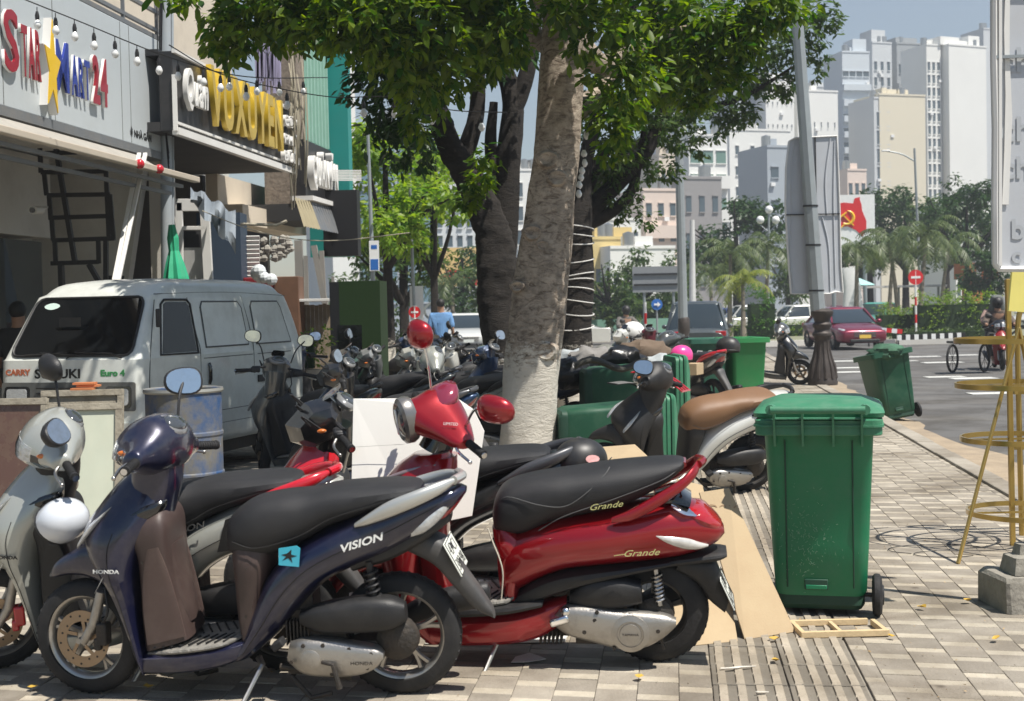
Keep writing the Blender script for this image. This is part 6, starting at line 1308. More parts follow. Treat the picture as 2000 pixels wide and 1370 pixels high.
near = cl([(462, 45, 11.2, .30, 330), (440, 100, 11.3, .16, 90), (505, 20, 11.0, .35, 330), (560, 45, 10.9, .28, 260), (600, 10, 10.7, .35, 300), (640, 45, 10.6, .28, 260), (690, 20, 10.6, .38, 330), (740, 70, 10.9, .34, 330), (715, 95, 11, .18, 110), (790, 40, 10.8, .40, 380), (800, 150, 11.4, .38, 380), (850, 90, 11, .40, 380), (860, 170, 11.8, .28, 170), (815, 235, 12.4, .22, 120), (920, 60, 11.2, .42, 380), (960, 105, 11.8, .26, 160), (990, 40, 11.2, .35, 280), (930, 350, 13.2, .18, 110), (915, 395, 13.2, .14, 70), (945, 310, 13, .12, 50),
          (1180, 50, 11.2, .40, 340), (1220, 140, 11.4, .36, 330), (1190, 230, 12.4, .30, 230), (1270, 70, 12.9, 0.45, 412), (1300, 150, 13.1, 0.33, 275), (1340, 60, 12.6, 0.43, 412), (1375, 120, 12.5, 0.31, 287), (1410, 50, 12.4, 0.41, 375), (1450, 70, 12.3, 0.27, 200), (1350, 185, 12.7, 0.19, 137), (1420, 150, 12.4, 0.19, 125), (1490, 15, 12.3, 0.34, 275), (1545, 5, 12.3, 0.24, 150), (1250, 10, 13.1, 0.48, 375), (1150, -20, 11.4, .4, 260), (1230, 215, 12.5, .22, 150), (1205, 300, 13, .16, 80), (1100, 10, 10.9, .22, 110), (350, -15, 10.8, .2, 80)])
over = cl([(620, -150, 11, .8, 700), (800, -130, 11, .9, 900), (980, -140, 11.2, .9, 800), (1160, -110, 11.2, .6, 350), (1340, -80, 13, .5, 250), (700, -350, 11.6, 1.0, 900), (950, -380, 11.8, 1.1, 900), (850, -560, 12, 1.1, 900), (600, -260, 12.6, .8, 600), (700, -100, 13, .9, 800), (900, -200, 13.2, 1.0, 900), (600, -40, 12.8, .5, 350), (760, -250, 14, 1.0, 900)])
near = [(c, r, int(n * 1.25)) for c, r, n in near]
sn = leafset(near, .118)
vy = sn[0][:, 1]; idx = np.argsort(vy + 0 * vy)
sel = [i for i in idx if vis(sn[0][i], -180)][:300]
protol = None
for i in sel:
    if protol is None:
        b = MB(); b.v = [tuple(v) for v in LV]; b.f = [tuple(t) for t in LT]; protol = b.build('leaf', L1, TM, smooth=0); o = protol
    else: o = protol.copy(); COL.objects.link(o)
    p, d, y, z, s = (a[i] for a in sn)
    Mx = Matrix((Vector(d) * s, Vector(y) * s, Vector(z) * s)).transposed().to_4x4(); Mx.translation = Vector(p); o.matrix_local = Mx
mask = np.ones(len(sn[0]), bool); mask[sel] = False
leafmesh('crown', tuple(a[mask] for a in sn), L1, TM, kind='stuff')
leafmesh('upper_crown', leafset(over, .19), L1, TM, SV, STT, kind='stuff')
mid = cl([(735, 150, 16, .5, 500), (770, 230, 16, .45, 450), (800, 290, 16.5, .35, 200), (790, 240, 16, .4, 220), (790, 120, 15.5, .5, 400), (700, 70, 16, .5, 350), (760, 60, 16, .6, 400), (1010, 90, 16, .4, 160), (900, 120, 16, .4, 130), (850, -60, 16, .9, 500), (960, -80, 16, .9, 500), (720, -60, 16, .8, 450)])
leafmesh('crown', leafset(mid, .15, 9), L2_, T2, SV, STT, kind='stuff')
back = cl([(1230, 320, 19.5, .45, 650), (1260, 240, 19.5, .5, 800), (1190, 340, 19.7, .35, 450), (1170, 260, 19.8, .35, 450), (1220, 400, 19.6, .35, 350), (1300, 330, 20, .25, 250), (1310, 250, 20, .4, 600), (1330, 190, 20, .5, 700), (1240, 150, 19.5, .6, 800), (1300, 100, 19.5, .6, 700), (1160, 130, 19.5, .5, 500), (1280, 0, 19, .9, 900), (1180, 0, 19, .8, 700), (1240, -130, 19, 1.0, 700), (1270, 430, 19.8, .18, 100)])
leafmesh('crown', leafset(back, .10, 10), L4, T3, SV, STT, kind='stuff')
T4 = empty('feathery_tree', label='soft dark tree beyond the main crown reaching behind the lamp post', cat='tree')
g = G(1330, 745); b = MB(); limb(b, [Vector((g.x - .2, 27, -.05)), P(1290, 600, 27), P(1318, 400, 27), P(1360, 250, 27), P(1420, 120, 27)], [.3, .22, .16, .12, .08], 10, 6); 
limb(b, [P(1318, 400, 27), P(1360, 300, 27), P(1440, 200, 27), P(1530, 130, 27)], [.12, .1, .08, .04], 8, 5) if False else None
T4t = b.build('trunk', BK2, T4, smooth=60) if False else None
fe = cl([(1480, 60, 27, 1.1, 930), (1550, 100, 27, .8, 620), (1590, 50, 27, .6, 372), (1420, 130, 27, 1.0, 806), (1500, 150, 27, .7, 496), (1440, 215, 27, .5, 279), (1390, 220, 27, .6, 372), (1350, 270, 27, .5, 248), (1460, 225, 27, .3, 124), (1400, 30, 27, 1.2, 744), (1545, 165, 27, .35, 155), (1610, 30, 27, .4, 186), (1400, -120, 27, 1.6, 744), (1520, -100, 27, 1.4, 558), (1250, 60, 28, 1.2, 900)])
leafmesh('crown', leafset(fe, .16, 10), L4, T4, SV, STT, kind='stuff')
for L_, r_ in (([(1118, 740), (1118, 600), (1140, 400), (1240, 290), (1380, 200), (1480, 100)], [.24, .19, .16, .12, .08, .05]), ([(1270, 270), (1330, 180), (1400, 60), (1450, -40)], [.12, .10, .07, .04]), ([(1380, 215), (1470, 180), (1550, 130)], [.07, .05, .02])):
    b = MB(); pp = tree_path(L_, 27)
    if L_[0][1] == 740: pp[0].z = -.05
    limb(b, pp, r_, 10, 6); b.build('trunk' if L_[0][1] == 740 else 'limb', BK2, T4, smooth=60)
# generic farther trees
def tree(px, Y, h, cr_, n, m, label, cat='tree', group=None, size=.3, trunk_r=.16, z0=None, lift=.45, kind_='leafy_tree', lean=0, wide=1.0):
    q = P(px, 640, Y); z0 = zr(Y) if z0 is None else z0
    r = empty(kind_, (q.x, Y, z0), label=label, cat=cat, group=group); rr = random.Random(int(px * 7 + Y))
    b = MB(); limb(b, [Vector((0, 0, -.1)), Vector((lean * .3, 0, h * .25)), Vector((lean * .7, 0, h * .5)), Vector((lean, 0, h * .8))], [trunk_r, trunk_r * .8, trunk_r * .6, trunk_r * .3], 9, 4, .04); b.build('trunk', BK2, r, smooth=60)
    for k in range(4):
        a = rr.uniform(0, 6.28); e = h * rr.uniform(.6, .85); b = MB(); limb(b, [Vector((lean * .5, 0, h * .38)), Vector((lean * .6 + .4 * cr_ * math.cos(a), .4 * cr_ * math.sin(a), h * .55)), Vector((lean + .75 * cr_ * wide * math.cos(a), .75 * cr_ * math.sin(a), e))], [trunk_r * .5, trunk_r * .35, trunk_r * .12], 7, 3); b.build('limb', BK2, r, smooth=60)
    C = []
    for k in range(13):
        a = rr.uniform(0, 6.28); q_ = rr.uniform(.15, .8); C.append(((lean + cr_ * wide * q_ * math.cos(a), cr_ * q_ * math.sin(a), h * (lift + (1 - lift) * rr.uniform(.18, .9) * (1 - .3 * q_))), cr_ * rr.uniform(.26, .46), int(n / 13)))
    leafmesh('crown', leafset(C, size, 9), m, r, SV, STT, kind='stuff'); return r
L5 = leafmat('yellow green leaf', (.10, .20, .03), (.26, .34, .05), .45)
FG = 'trees at the far crossing'
for a in ((760, 30, 6.6, 2.0, 5200, L5, 'bright yellow green tree past the turf cabinet', 'tree', None, .20, .15, None, .42),
          (850, 33, 6.2, 1.6, 3400, L5, 'smaller bright green tree left of the dark tree fork', 'tree', None, .2, .13, None, .4),
          (790, 36, 4.6, 1.6, 2600, L4, 'low grey green tree with bare forked trunk behind the no entry sign', 'tree', None, .2, .18, None, .35),
          (1440, 85, 9.5, 3.6, 5200, L2_, 'round dark tree below the grey houses', 'tree', None, .42, .3, None, .3),
          (1190, 70, 4.6, 2.6, 2600, L4, 'low green tree left of the direction sign', 'tree', FG, .3, .2, None, .1),
          (1260, 75, 5.4, 2.8, 2600, L4, 'mid green tree behind the direction sign', 'tree', FG, .3, .2, None, .1),
          (1700, 95, 10.3, 3.6, 4200, L2_, 'dark spreading tree left of the far street lamp', 'tree', FG, .42, .3, None, .40), (1770, 98, 9.9, 3.9, 4400, L4, 'dark spreading tree right behind the far street lamp', 'tree', FG, .42, .3, None, .42),
          (1890, 80, 9.6, 3.0, 2900, L2_, 'thin leaning tree by the large grey banner', 'tree', FG, .34, .2, None, .55), (1850, 100, 9.6, 3.8, 4200, L4, 'dark spreading tree under the white tower', 'tree', FG, .42, .3, None, .4),
          (1925, 78, 5.4, 2.4, 3400, L2_, 'dense dark bush tree behind the orange wall', 'tree', FG, .32, .2, None, .0), (1655, 100, 8, 3, 2800, L2_, 'dark tree left of the emblem billboard', 'tree', FG, .4, .25, None, .3),
          (2010, 90, 9.6, 3.8, 4000, L4, 'spreading tree hidden mostly by the large grey banner', 'tree', FG, .42, .3, None, .3), (1330, 95, 5.2, 2.6, 2200, L4, 'small tree beyond the pick up', 'tree', FG, .36, .2, None, .1),
          (905, 70, 5.6, 2.2, 2400, L2_, 'dark green tree before the yellow billboard', 'tree', FG, .3, .2, None, .15), (1540, 92, 6.2, 2.4, 2400, L4, 'leafy tree behind the white panel', 'tree', FG, .36, .2, None, .2), (720, 60, 4.2, 2.0, 2400, L4, 'green tree at the far end of the shop row', 'tree', FG, .26, .2, None, .1), (960, 60, 4.4, 1.6, 1500, L4, 'small green tree behind the dark trunk', 'tree', FG, .3, .2, None, .2)):
    tree(*a)
# palms
PM = leafmat('palm leaf', (.045, .075, .025), (.11, .14, .05), .25); PY_ = leafmat('palm yellow', (.12, .16, .03), (.24, .26, .05), .3)
def palm(px, Y, h, r, m, label, lean=0, nf=17):
    q = P(px, 640, Y); root = empty('palm_tree', (q.x, Y, zr(Y)), label=label, cat='palm', group='palms on the traffic island'); rr = random.Random(int(px))
    b = MB(); limb(b, [Vector((0, 0, -.1)), Vector((lean * .4, 0, h * .5)), Vector((lean, 0, h))], [.16, .10, .08], 9, 6, .04); b.build('trunk', mat('palm bark', (.22, .19, .15), .9, var=.3, vs=9), root, smooth=60)
    for k in range(nf):
        a = 2 * math.pi * k / nf + rr.uniform(-.2, .2); e = rr.uniform(.1, 1.2); p = Vector((lean, 0, h)); d = Vector((math.cos(a) * math.cos(e), math.sin(a) * math.cos(e), math.sin(e))); V = []; Fc = []; st_ = r / 9; side = Vector((-math.sin(a), math.cos(a), 0))
        for i in range(10):
            w = r * .20 * math.sin(math.pi * (i + .6) / 10.2) ** .7; dn = Vector((0, 0, -w * .75)); V += [tuple(p)]
            for s in (-1, 1):
                for j in range(2):
                    p_ = p + d * st_ * .45 * j; tip = p_ + side * w * s * rr.uniform(.8, 1.15) + dn * rr.uniform(.6, 1.3) + d * w * .5
                    o_i = len(V); V += [tuple(p_), tuple(p_ + d * st_ * .40), tuple(tip)]; Fc.append((o_i, o_i + 1, o_i + 2))
            p = p + d * st_; d = (d + Vector((0, 0, -.26))).normalized()
        b = MB(); b.add(V, Fc); b.build('frond', m, root, smooth=0)
for a in ((1672, 62, 4.1, 1.8, PM, 'palm directly under the emblem billboard', .1), (1758, 66, 4.5, 2.0, PM, 'slim palm left of the far street lamp', -.5), (1795, 64, 4.7, 2.1, PM, 'tall palm right of the far street lamp', .4), (1735, 70, 4.2, 1.9, PM, 'palm behind the green taxi', .3), (1835, 68, 4.4, 2.0, PM, 'palm left of the leaning tree', .5), (1425, 64, 4.0, 2.0, PM, 'grey green palm left of the lamp post panel', .1), (1495, 66, 4.4, 2.0, PM, 'darker palm just left of the lamp post panel', .2), (1452, 60, 2.5, 1.7, PY_, 'short yellow green palm on the island behind the bins', 0), (1390, 70, 3.2, 1.7, PM, 'low palm right of the street pole', 0), (885, 62, 2.9, 1.7, PM, 'palm in front of the yellow billboard', 0)): palm(*a)
# hedges and bushes as leaf masses with a solid core of twigs
HL = leafmat('hedge leaf', (.07, .15, .015), (.22, .30, .035), .35)
def hedge(px0, px1, Y, h, d, m, label, n=3000, z0=None, size=.12, name='hedge', rnd=.15):
    a = P(px0, 640, Y); c = P(px1, 640, Y); z0 = zr(Y) if z0 is None else z0; L_ = c.x - a.x; k = max(1, int(L_ / .5)); C = []
    r = empty(name, ((a.x + c.x) / 2, Y, z0), label=label, cat='hedge')
    for i in range(k):
        for j in range(max(1, int(h / .4))): C.append(((-L_ / 2 + (i + .5) * L_ / k, rng.uniform(-.2, .2) * d, (j + .5) * h / max(1, int(h / .4)) * rng.uniform(1 - rnd, 1 + rnd)), (.42, d * .55, .34), int(n / k / max(1, int(h / .4)))))
    leafmesh('foliage', leafset(C, size, 8, .1), m, r, SV, STT, kind='stuff')
    b = MB(); b.box((0, 0, h * .42), (L_ * .94, d * .6, h * .72)); b.build('twig_core', mat('hedge core', (.012, .03, .006), .95, bump=1, bs=8), r)
hedge(1785, 1945, 57, 1.85, 1.6, HL, 'tall bright hedge on the island right of the no entry sign', 7000); hedge(1712, 1800, 58, 1.35, 1.3, HL, 'lower hedge behind the red car', 3500)
hedge(1740, 1925, 53, .52, .9, leafmat('trim leaf', (.03, .06, .015), (.07, .11, .02), .2), 'long low clipped dark hedge along the island edge', 4200, size=.09); hedge(1850, 1950, 60, 1.0, 1.2, HL, 'yellowish hedge patch in front of the orange wall', 2200)
hedge(1430, 1600, 62, .85, 1.2, HL, 'low hedge behind the two open bins', 3000); hedge(1462, 1512, 58, 2.1, 1.4, leafmat('mid leaf', (.03, .10, .01), (.08, .18, .02), .3), 'rounded green bush on the island', 2600); hedge(1160, 1330, 75, 2.6, 1.5, L4, 'green shrub bank beyond the motorcyclist', 4500, size=.2); hedge(700, 790, 34, 1.1, 1.2, L4, 'yellowish potted plants at the end of the shop row', 2600)
hedge(955, 1010, 62, 1.5, 1.2, HL, 'low green planting seen behind the dark trunk', 1500)
hedge(588, 612, 17.2, .55, .3, HL, 'small green plant at the foot of the planks', 500, z0=.75, size=.07, name='pot_plant')
b = MB(); b.lathe([(0, 0), (.12, 0), (.16, .35), (0, .35)], 16); q = P(600, 640, 17.2); b.build('plant_stand', CONC, M=Matrix.Translation((q.x, 17.2, 0)) @ Matrix.Diagonal((1, 1, 2.2, 1)), label='tall concrete pot under the small green plant', cat='pot')
# ------------------------------------------------------------------ lamp post, banners, stands
def zat(Y, road=False): return zr(Y) if road else 0
PST = mat('galvanised post', (.30, .33, .34), .5, .3, var=.12, vs=5, dirt=.3, dcol=(.2, .2, .19), ds=6)
IRON = mat('cast iron brown', (.055, .045, .04), .55, .3, var=.3, vs=9, dirt=.4, dcol=(.12, .10, .085), ds=8, bump=.3, bs=40)
FLEX = mat('banner back', (.50, .52, .55), .45, var=.05, vs=2, dirt=.15, bump=.1, bs=6)
g = G(1607, 752); YL_ = g.y
lp = empty('lamp_post', (g.x, g.y, 0), label='grey street lamp post with ornate dark iron foot at the kerb', cat='lamp post')
b = MB(); b.lathe([(0, 0), (.26, 0), (.265, .06), (.25, .10), (.245, .20), (.22, .32), (.17, .48), (.135, .62), (.13, .78), (.15, .86), (.175, .88), (.175, .92), (.14, .95), (.135, 1.0), (.165, 1.04), (.17, 1.08), (.13, 1.12), (.145, 1.18), (.195, 1.25), (.20, 1.31), (.13, 1.36), (0, 1.36)], 24)
ft = b.build('iron_foot', IRON, lp, smooth=45)
for k in range(12):
    a = k * math.pi / 6; b = MB(); b.tube([(.238 * math.cos(a), .238 * math.sin(a), .12), (.218 * math.cos(a), .218 * math.sin(a), .32), (.168 * math.cos(a), .168 * math.sin(a), .48), (.132 * math.cos(a), .132 * math.sin(a), .66), (.130 * math.cos(a), .130 * math.sin(a), .78)], [.035, .030, .022, .016, .014], 6, 4); b.build('flute', IRON, ft)
b = MB(); top = P(1556, 20, YL_) - Vector((g.x, g.y, 0)); bot = P(1597, 600, YL_) - Vector((g.x, g.y, 0)); ex = bot + (top - bot) * 1.5
b.tube([tuple(bot + (top - bot) * -.02), tuple(ex)], [.135, .085], 8); b.build('post', PST, lp, smooth=0)
b = MB()
for f in (.12, .47, .77): p = bot + (top - bot) * (.44 * f + .0) ; b.tube([tuple(p), tuple(p + Vector((0, 0, .03)))], .137, 8)
b.build('steel_band', BKS, lp, smooth=0)
def panel(px, Y, name, lab, bulge=.05, m=FLEX, t=.10, rows=True):
    root = empty(name, label=lab, cat='banner'); P4 = [P(x, y, Y) for x, y in px]        # outline, clockwise from top left
    n = len(P4); c = sum(P4, Vector()) / n; b = MB()
    b.rings([[tuple(p + Vector((0, t, 0))) for p in P4], [tuple(p) for p in P4]]); o = b.build('banner_sheet', m, root, smooth=0); fixnormals(o)
    b = MB(); b.tube([tuple(p + Vector((0, -.012, 0))) for p in P4], .016, 6, closed=True); b.build('hem', WSID, root); return root
pn = panel([(1541, 276), (1552, 270), (1634, 266), (1637, 330), (1640, 420), (1642, 520), (1646, 572), (1632, 570), (1620, 574), (1545, 574), (1538, 480), (1534, 400), (1535, 330)], YL_ + .16, 'advertising_panel', 'white flex banner box strapped behind the lamp post')
for a, c in (((1535, 420), (1640, 418)), ((1592, 268), (1597, 572))): b = MB(); b.bar(P(*a, YL_ + .14), P(*c, YL_ + .14), .02, .02); b.build('frame_bar', BKS, pn, smooth=0)
for pts in ([(1552, 270), (1545, 330), (1546, 420), (1543, 500), (1550, 565)], [(1622, 270), (1612, 350), (1615, 420)], [(1606, 425), (1618, 480), (1622, 570)], [(1630, 275), (1628, 400), (1632, 560)]):
    b = MB(); b.tube([tuple(P(x, y, YL_ + .152)) for x, y in pts], .012, 6, 5); b.build('cloth_fold', FLEX, pn)
# big banner at right
YB = 6.3
b8 = panel([(1941, -30), (2075, -30), (2078, 200), (2080, 528), (2000, 526), (1950, 526), (1944, 515), (1943, 400), (1944, 250), (1941, 120)], YB, 'street_banner', 'big grey banner back with a pale hem cut off by the right edge', t=.05)
b = MB(); b.bar(P(1945, 112, YB - .02), P(2075, 108, YB - .02), .014, .014); b.build('frame_bar', PST, b8, smooth=0)
b = MB(); b.bar(P(1953, -30, YB - .02), P(1953, 520, YB - .02), .018, .014); b.build('frame_bar', WSID, b8, smooth=0)
b = MB(); b.prism([(0, 0), (.012, .25), (.02, .5), (.016, .8), (.025, 1.02), (.045, 1.0), (.04, .7), (.05, .4), (.035, .1), (.03, 0)], 0, .004); b.build('cloth_fold', WSID, b8, M=face_M(P(1957, 400, YB - .006), (0, -1, 0)), smooth=0)
FT = mat('ghost print', (.43, .45, .47), .5)
for s, x, y, h in (('ch', 1985, 120, .16), ('ch', 1985, 255, .16), ('ch', 1985, 330, .14), ('b', 1988, 450, .13), ('c', 1985, 500, .10)): text(s, h, FT, b8, face_M(P(x, y, YB - .004), (0, -1, 0)), .0008, off=.003, name='faint_print')
g = G(2016, 1200); bs_ = empty('banner_base', (g.x + .03, g.y + .17, 0), R(4), label='rough concrete block holding the banner pole at the right edge', cat='concrete block')
b = MB(); rs = [rrect(.34, .34, .02, 0, 2), rrect(.33, .33, .02, .15, 2), rrect(.30, .30, .03, .17, 2)]
rng_ = random.Random(4); rs = [[(x + rng_.uniform(-.008, .008), y + rng_.uniform(-.008, .008), z + rng_.uniform(-.006, .006)) for x, y, z in r] for r in rs]; b.rings(rs); b.build('block', mat('stained concrete', (.27, .25, .21), .9, var=.35, vs=9, dirt=.7, dcol=(.05, .045, .04), ds=5, bump=1, bs=30), bs_, smooth=30)
b = MB(); b.rings([rrect(.19, .19, .02, .17, 2), rrect(.16, .16, .02, .25, 2), rrect(.10, .10, .02, .26, 2), rrect(.08, .08, .02, .31, 2)]); b.build('socket', MT['stained concrete'], bs_, smooth=30)
b = MB(); b.tube([(.03, 0, .3), (.07, 0, 2.2)], .03, 10); b.build('pole', PST, bs_)
# gold ring stands
GLD = mat('gold paint', (.48, .33, .09), .28, .75, .3, var=.12, vs=9, dirt=.15, ds=9)
def ring(b, c, r, w=.035, th=.010, n=44, M=None):
    prof = [(r, -w / 2), (r + th, -w / 2), (r + th, w / 2), (r, w / 2)]
    b.lathe(prof, n, Matrix.Translation(c) if M is None else M, close=True)
Yp = G(1978, 1066).y; q = G(1978, 1066)
gs = empty('flower_stand', label='gold metal flower stand with four ring shelves and a slanted leg', cat='stand')
b = MB(); b.bar((q.x, q.y, 0), P(1968, 545, Yp), .030, .030); b.build('post', GLD, gs, smooth=0, bevel=.004)
q2 = G(1871, 1102); b = MB(); b.bar((q2.x, q2.y, 0), P(1990, 640, Yp - .1), .016, .022); b.build('leg', GLD, gs, smooth=0, bevel=.003)
q3 = G(2085, 1088); b = MB(); b.bar((q3.x, q3.y, 0), P(1990, 640, Yp - .1), .016, .022); b.build('leg', GLD, gs, smooth=0, bevel=.003)
for px, py, r, dy in ((1988, 664, .36, 0), (1990, 752, .36, 0), (1990, 857, .33, 0), (2010, 1000, .35, .1)):
    c = P(px, py, Yp - dy); b = MB(); ring(b, c, r, .03, .012); rg = b.build('ring_shelf', GLD, gs, smooth=30)
    b = MB(); b.bar((c.x - r, c.y, c.z), (c.x + r, c.y, c.z), .012, .012); b.build('cross_bar', GLD, rg, smooth=0)
gs2 = empty('flower_stand', label='second gold stand with an arched top, mostly cut off by the right edge', cat='stand')
b = MB(); b.tube([tuple(P(x, y, Yp + .35)) for x, y in ((1996, 1050), (1990, 800), (1988, 640), (2000, 600), (2030, 585), (2070, 600))], .018, 8, 6); b.build('arch', GLD, gs2)
for py in (668, 766, 874): b = MB(); b.bar(P(1980, py, Yp + .35), P(2100, py - 3, Yp + .35), .03, .03); b.build('cross_bar', GLD, gs2, smooth=0)
g5 = G(1996, 1030); b = MB(); b.bar((g5.x, g5.y, 0), P(1990, 800, Yp + .35), .018, .018); b.build('leg', GLD, gs2, smooth=0)
b = MB(); b.box((0, 0, 0), (.14, .02, .26)); b.build('yellow_card', mat('yellow card', (.85, .75, .22), .5), M=Matrix.Translation(P(2000, 560, YB + .6)) @ Matrix.Rotation(.1, 4, 'Y'), smooth=0, label='pale yellow card hanging under the big grey banner', cat='card')
b = MB()
for k in range(2):
    a = G(1830 + k * 18, 1075 + (k % 4) * 9); c_ = rng_.uniform(.1, .22); b.tube([(a.x + c_ * math.cos(t) * 1.6, a.y + c_ * .9 * math.sin(t), .006) for t in [j * .5 + k for j in range(9 + k % 3)]], .0024, 5, 3)
b.build('loose_wire', BKS, label='thin dark wire loops lying on the pavers by the gold stand', cat='wire')
# ------------------------------------------------------------------ signs, poles, barrier
SGR = mat('sign red', (.62, .015, .02), .35); SWH = mat('sign white', (.78, .78, .77), .4); SBL = mat('sign blue', (.03, .14, .45), .4)
def noentry(px, py, Y, r, lab, foot, stripes=True, z0=None):
    c = P(px, py, Y); z0 = zr(Y) if z0 is None else z0; root = empty('no_entry_sign', (c.x, Y, z0), label=lab, cat='road sign'); h = c.z - z0
    b = MB(); b.lathe([(0, -.01), (r, -.01), (r, .01), (0, .01)], 32, face_M((0, -.03, h), (0, -1, 0))); b.build('disc', SGR, root, smooth=0)
    b = MB(); b.box((0, -.045, h), (r * 1.25, .006, r * .30)); b.build('white_bar', SWH, root, smooth=0)
    n = 8
    for k in range(n):
        b = MB(); b.tube([(0, 0, h * 1.1 * k / n), (0, 0, h * 1.1 * (k + 1) / n)], .045, 8); b.build('pole_band', (SGR, SWH)[k % 2] if stripes and k < 5 else SWH, root)
    return root
noentry(810, 610, 30, .13 * 1.0, 'small no entry sign on a slim pole left of the man in blue', 0, False, 0)
noentry(1788, 542, 56, .31, 'no entry sign on a red and white pole in front of the hedge', 0)
b = MB(); c = P(808, 520, 30.1); b.tube([(c.x, 30.15, 0), (c.x - .05, 30.15, 4.5)], .035, 8); b.build('thin_pole', PST, label='thin grey pole behind the small no entry sign', cat='pole')
b = MB(); c = P(814, 592, 30.3); b.box((c.x, 30.3, c.z), (.30, .03, .75)); b.build('white_board', SWH, label='white board fixed behind the small no entry sign', cat='board', smooth=0)
b = MB(); c = P(845, 608, 34); b.lathe([(.17, -.01), (.23, -.01), (.23, .01), (.17, .01)], 24, face_M(tuple(c), (0, -1, 0)), close=True); b.bar((c.x, 34, c.z - .18), (c.x, 34, c.z + .18), .03, .03); b.tube([(c.x, 34.02, c.z - .2), (c.x, 34.02, 0)], .03, 6); b.build('round_frame_sign', PST, label='round grey framed sign beside the man in blue', cat='sign')
def pole(px, y0, y1, Y, r, m, lab, name='street_pole', top=None, cat='pole', arms=0, road=True):
    a = P(px, y1, Y); root = empty(name, (a.x, Y, zr(Y)), label=lab, cat=cat); t = P(px if top is None else top, y0, Y)
    b = MB(); b.tube([(0, 0, 0), (t.x - a.x, 0, t.z - zr(Y))], [r, r * .6], 10); b.build('shaft', m, root)
    return root, t - Vector((a.x, Y, zr(Y)))
pole(1335, -40, 640, 34, .13, PST, 'tall grey street pole between the pick up and the direction sign', top=1318)
b = MB(); c = P(1336, 650, 34); b.lathe([(0, zr(34)), (.19, zr(34)), (.17, .3), (.12, .7), (.15, .8), (.15, 1.1), (.12, 1.15), (0, 1.15)], 16, Matrix.Translation((c.x, 34, 0))); b.build('pole_foot', IRON, label='dark iron foot of the tall street pole', cat='pole foot')
pole(1352, 430, 640, 48, .14, mat('white post', (.6, .6, .58), .5), 'thick white post behind the tall grey street pole')
b = MB(); c = P(1281, 546, 58); b.box((c.x, 58, c.z), (2.0, .06, 1.1)); ds_ = b.build('direction_sign', mat('sign back', (.23, .24, .25), .5), label='grey back of a large direction sign on two posts', cat='road sign', smooth=0)
b = MB()
for dz in (.22, -.22): b.box((0, 0, 0), (1.9, .04, .07), Matrix.Translation((c.x, 57.93, c.z + dz)))
b.build('stiffener', BKS, ds_, smooth=0)
for dx in (-.5, .75): b = MB(); b.tube([(c.x + dx, 58.08, zr(58)), (c.x + dx, 58.08, c.z + .4)], .06, 8); b.build('sign_post', PST, ds_)
c = P(1261, 640, 30); r_ = empty('striped_post', (c.x, 30, zr(30)), label='slim red and white striped post by the motorcyclist', cat='post')
for k in range(7): b = MB(); b.tube([(0, 0, k * .24), (0, 0, (k + 1) * .24)], .03, 8); b.build('band', (SWH, SGR)[k % 2], r_)
c = P(1283, 595, 46); b = MB(); b.lathe([(0, -.01), (.19, -.01), (.19, .01), (0, .01)], 20, face_M(tuple(c), (0, -1, 0))); o = b.build('direction_disc', SBL, label='small round blue sign below the direction sign', cat='road sign'); b = MB(); b.tube([(c.x, 46.05, zr(46)), (c.x, 46.05, c.z)], .035, 6); b.build('post', PST, o); b = MB(); b.prism([(-.1, -.03), (.02, -.03), (.02, -.09), (.12, 0), (.02, .09), (.02, .03), (-.1, .03)], 0, .01, face_M((c.x, 45.97, c.z), (0, -1, 0))); b.build('white_arrow', SWH, o, smooth=0)
# far street lamp with curved arm
r_, t = pole(1800, 290, 620, 85, .11, PST, 'far street lamp with a thin curved arm above the trees', 'street_lamp', 1786, 'street lamp')
b = MB(); e = P(1730, 295, 85) - r_.location; b.tube([tuple(t + Vector((0, 0, -.8))), tuple(t + Vector((-.8, 0, -.35))), tuple(e)], .05, 6, 6); b.build('arm', PST, r_); b = MB(); b.box(tuple(e), (.5, .18, .10)); b.build('lamp_head', SWH, r_, bevel=.03)
gl_ = empty('globe_lamp', label='old style lamp with three white globes left of the lamp post panel', cat='street lamp')
for k, (x, y) in enumerate(((1485, 430), (1502, 410), (1515, 430))): b = MB(); b.sph(tuple(P(x, y, 75)), .22, 14, 10); b.build('globe', mat('opal globe', (.8, .8, .78), .3), gl_)
b = MB(); a = P(1500, 640, 75); b.tube([(a.x, 75, zr(75)), tuple(P(1502, 418, 75))], .06, 8); b.tube([tuple(P(1485, 440, 75)), tuple(P(1502, 452, 75)), tuple(P(1515, 440, 75))], .03, 6, 3); b.build('lamp_post', PST, gl_)
# left side pole with banner in front of the green tree
r_, t = pole(733, 245, 640, 28, .055, PST, 'slim pale pole past the shops carrying a small blue and white banner', top=718, cat='pole')
b = MB(); c = P(731, 500, 27.9); b.box((0, 0, 0), (.20, .02, .62)); o = b.build('small_banner', SWH, M=Matrix.Translation(c), smooth=0, label='small blue and white banner on the slim pale pole', cat='banner'); b = MB(); b.box((0, -.012, -.18), (.16, .004, .22)); b.box((0, -.012, .18), (.12, .004, .08)); b.build('blue_print', SBL, o, smooth=0)
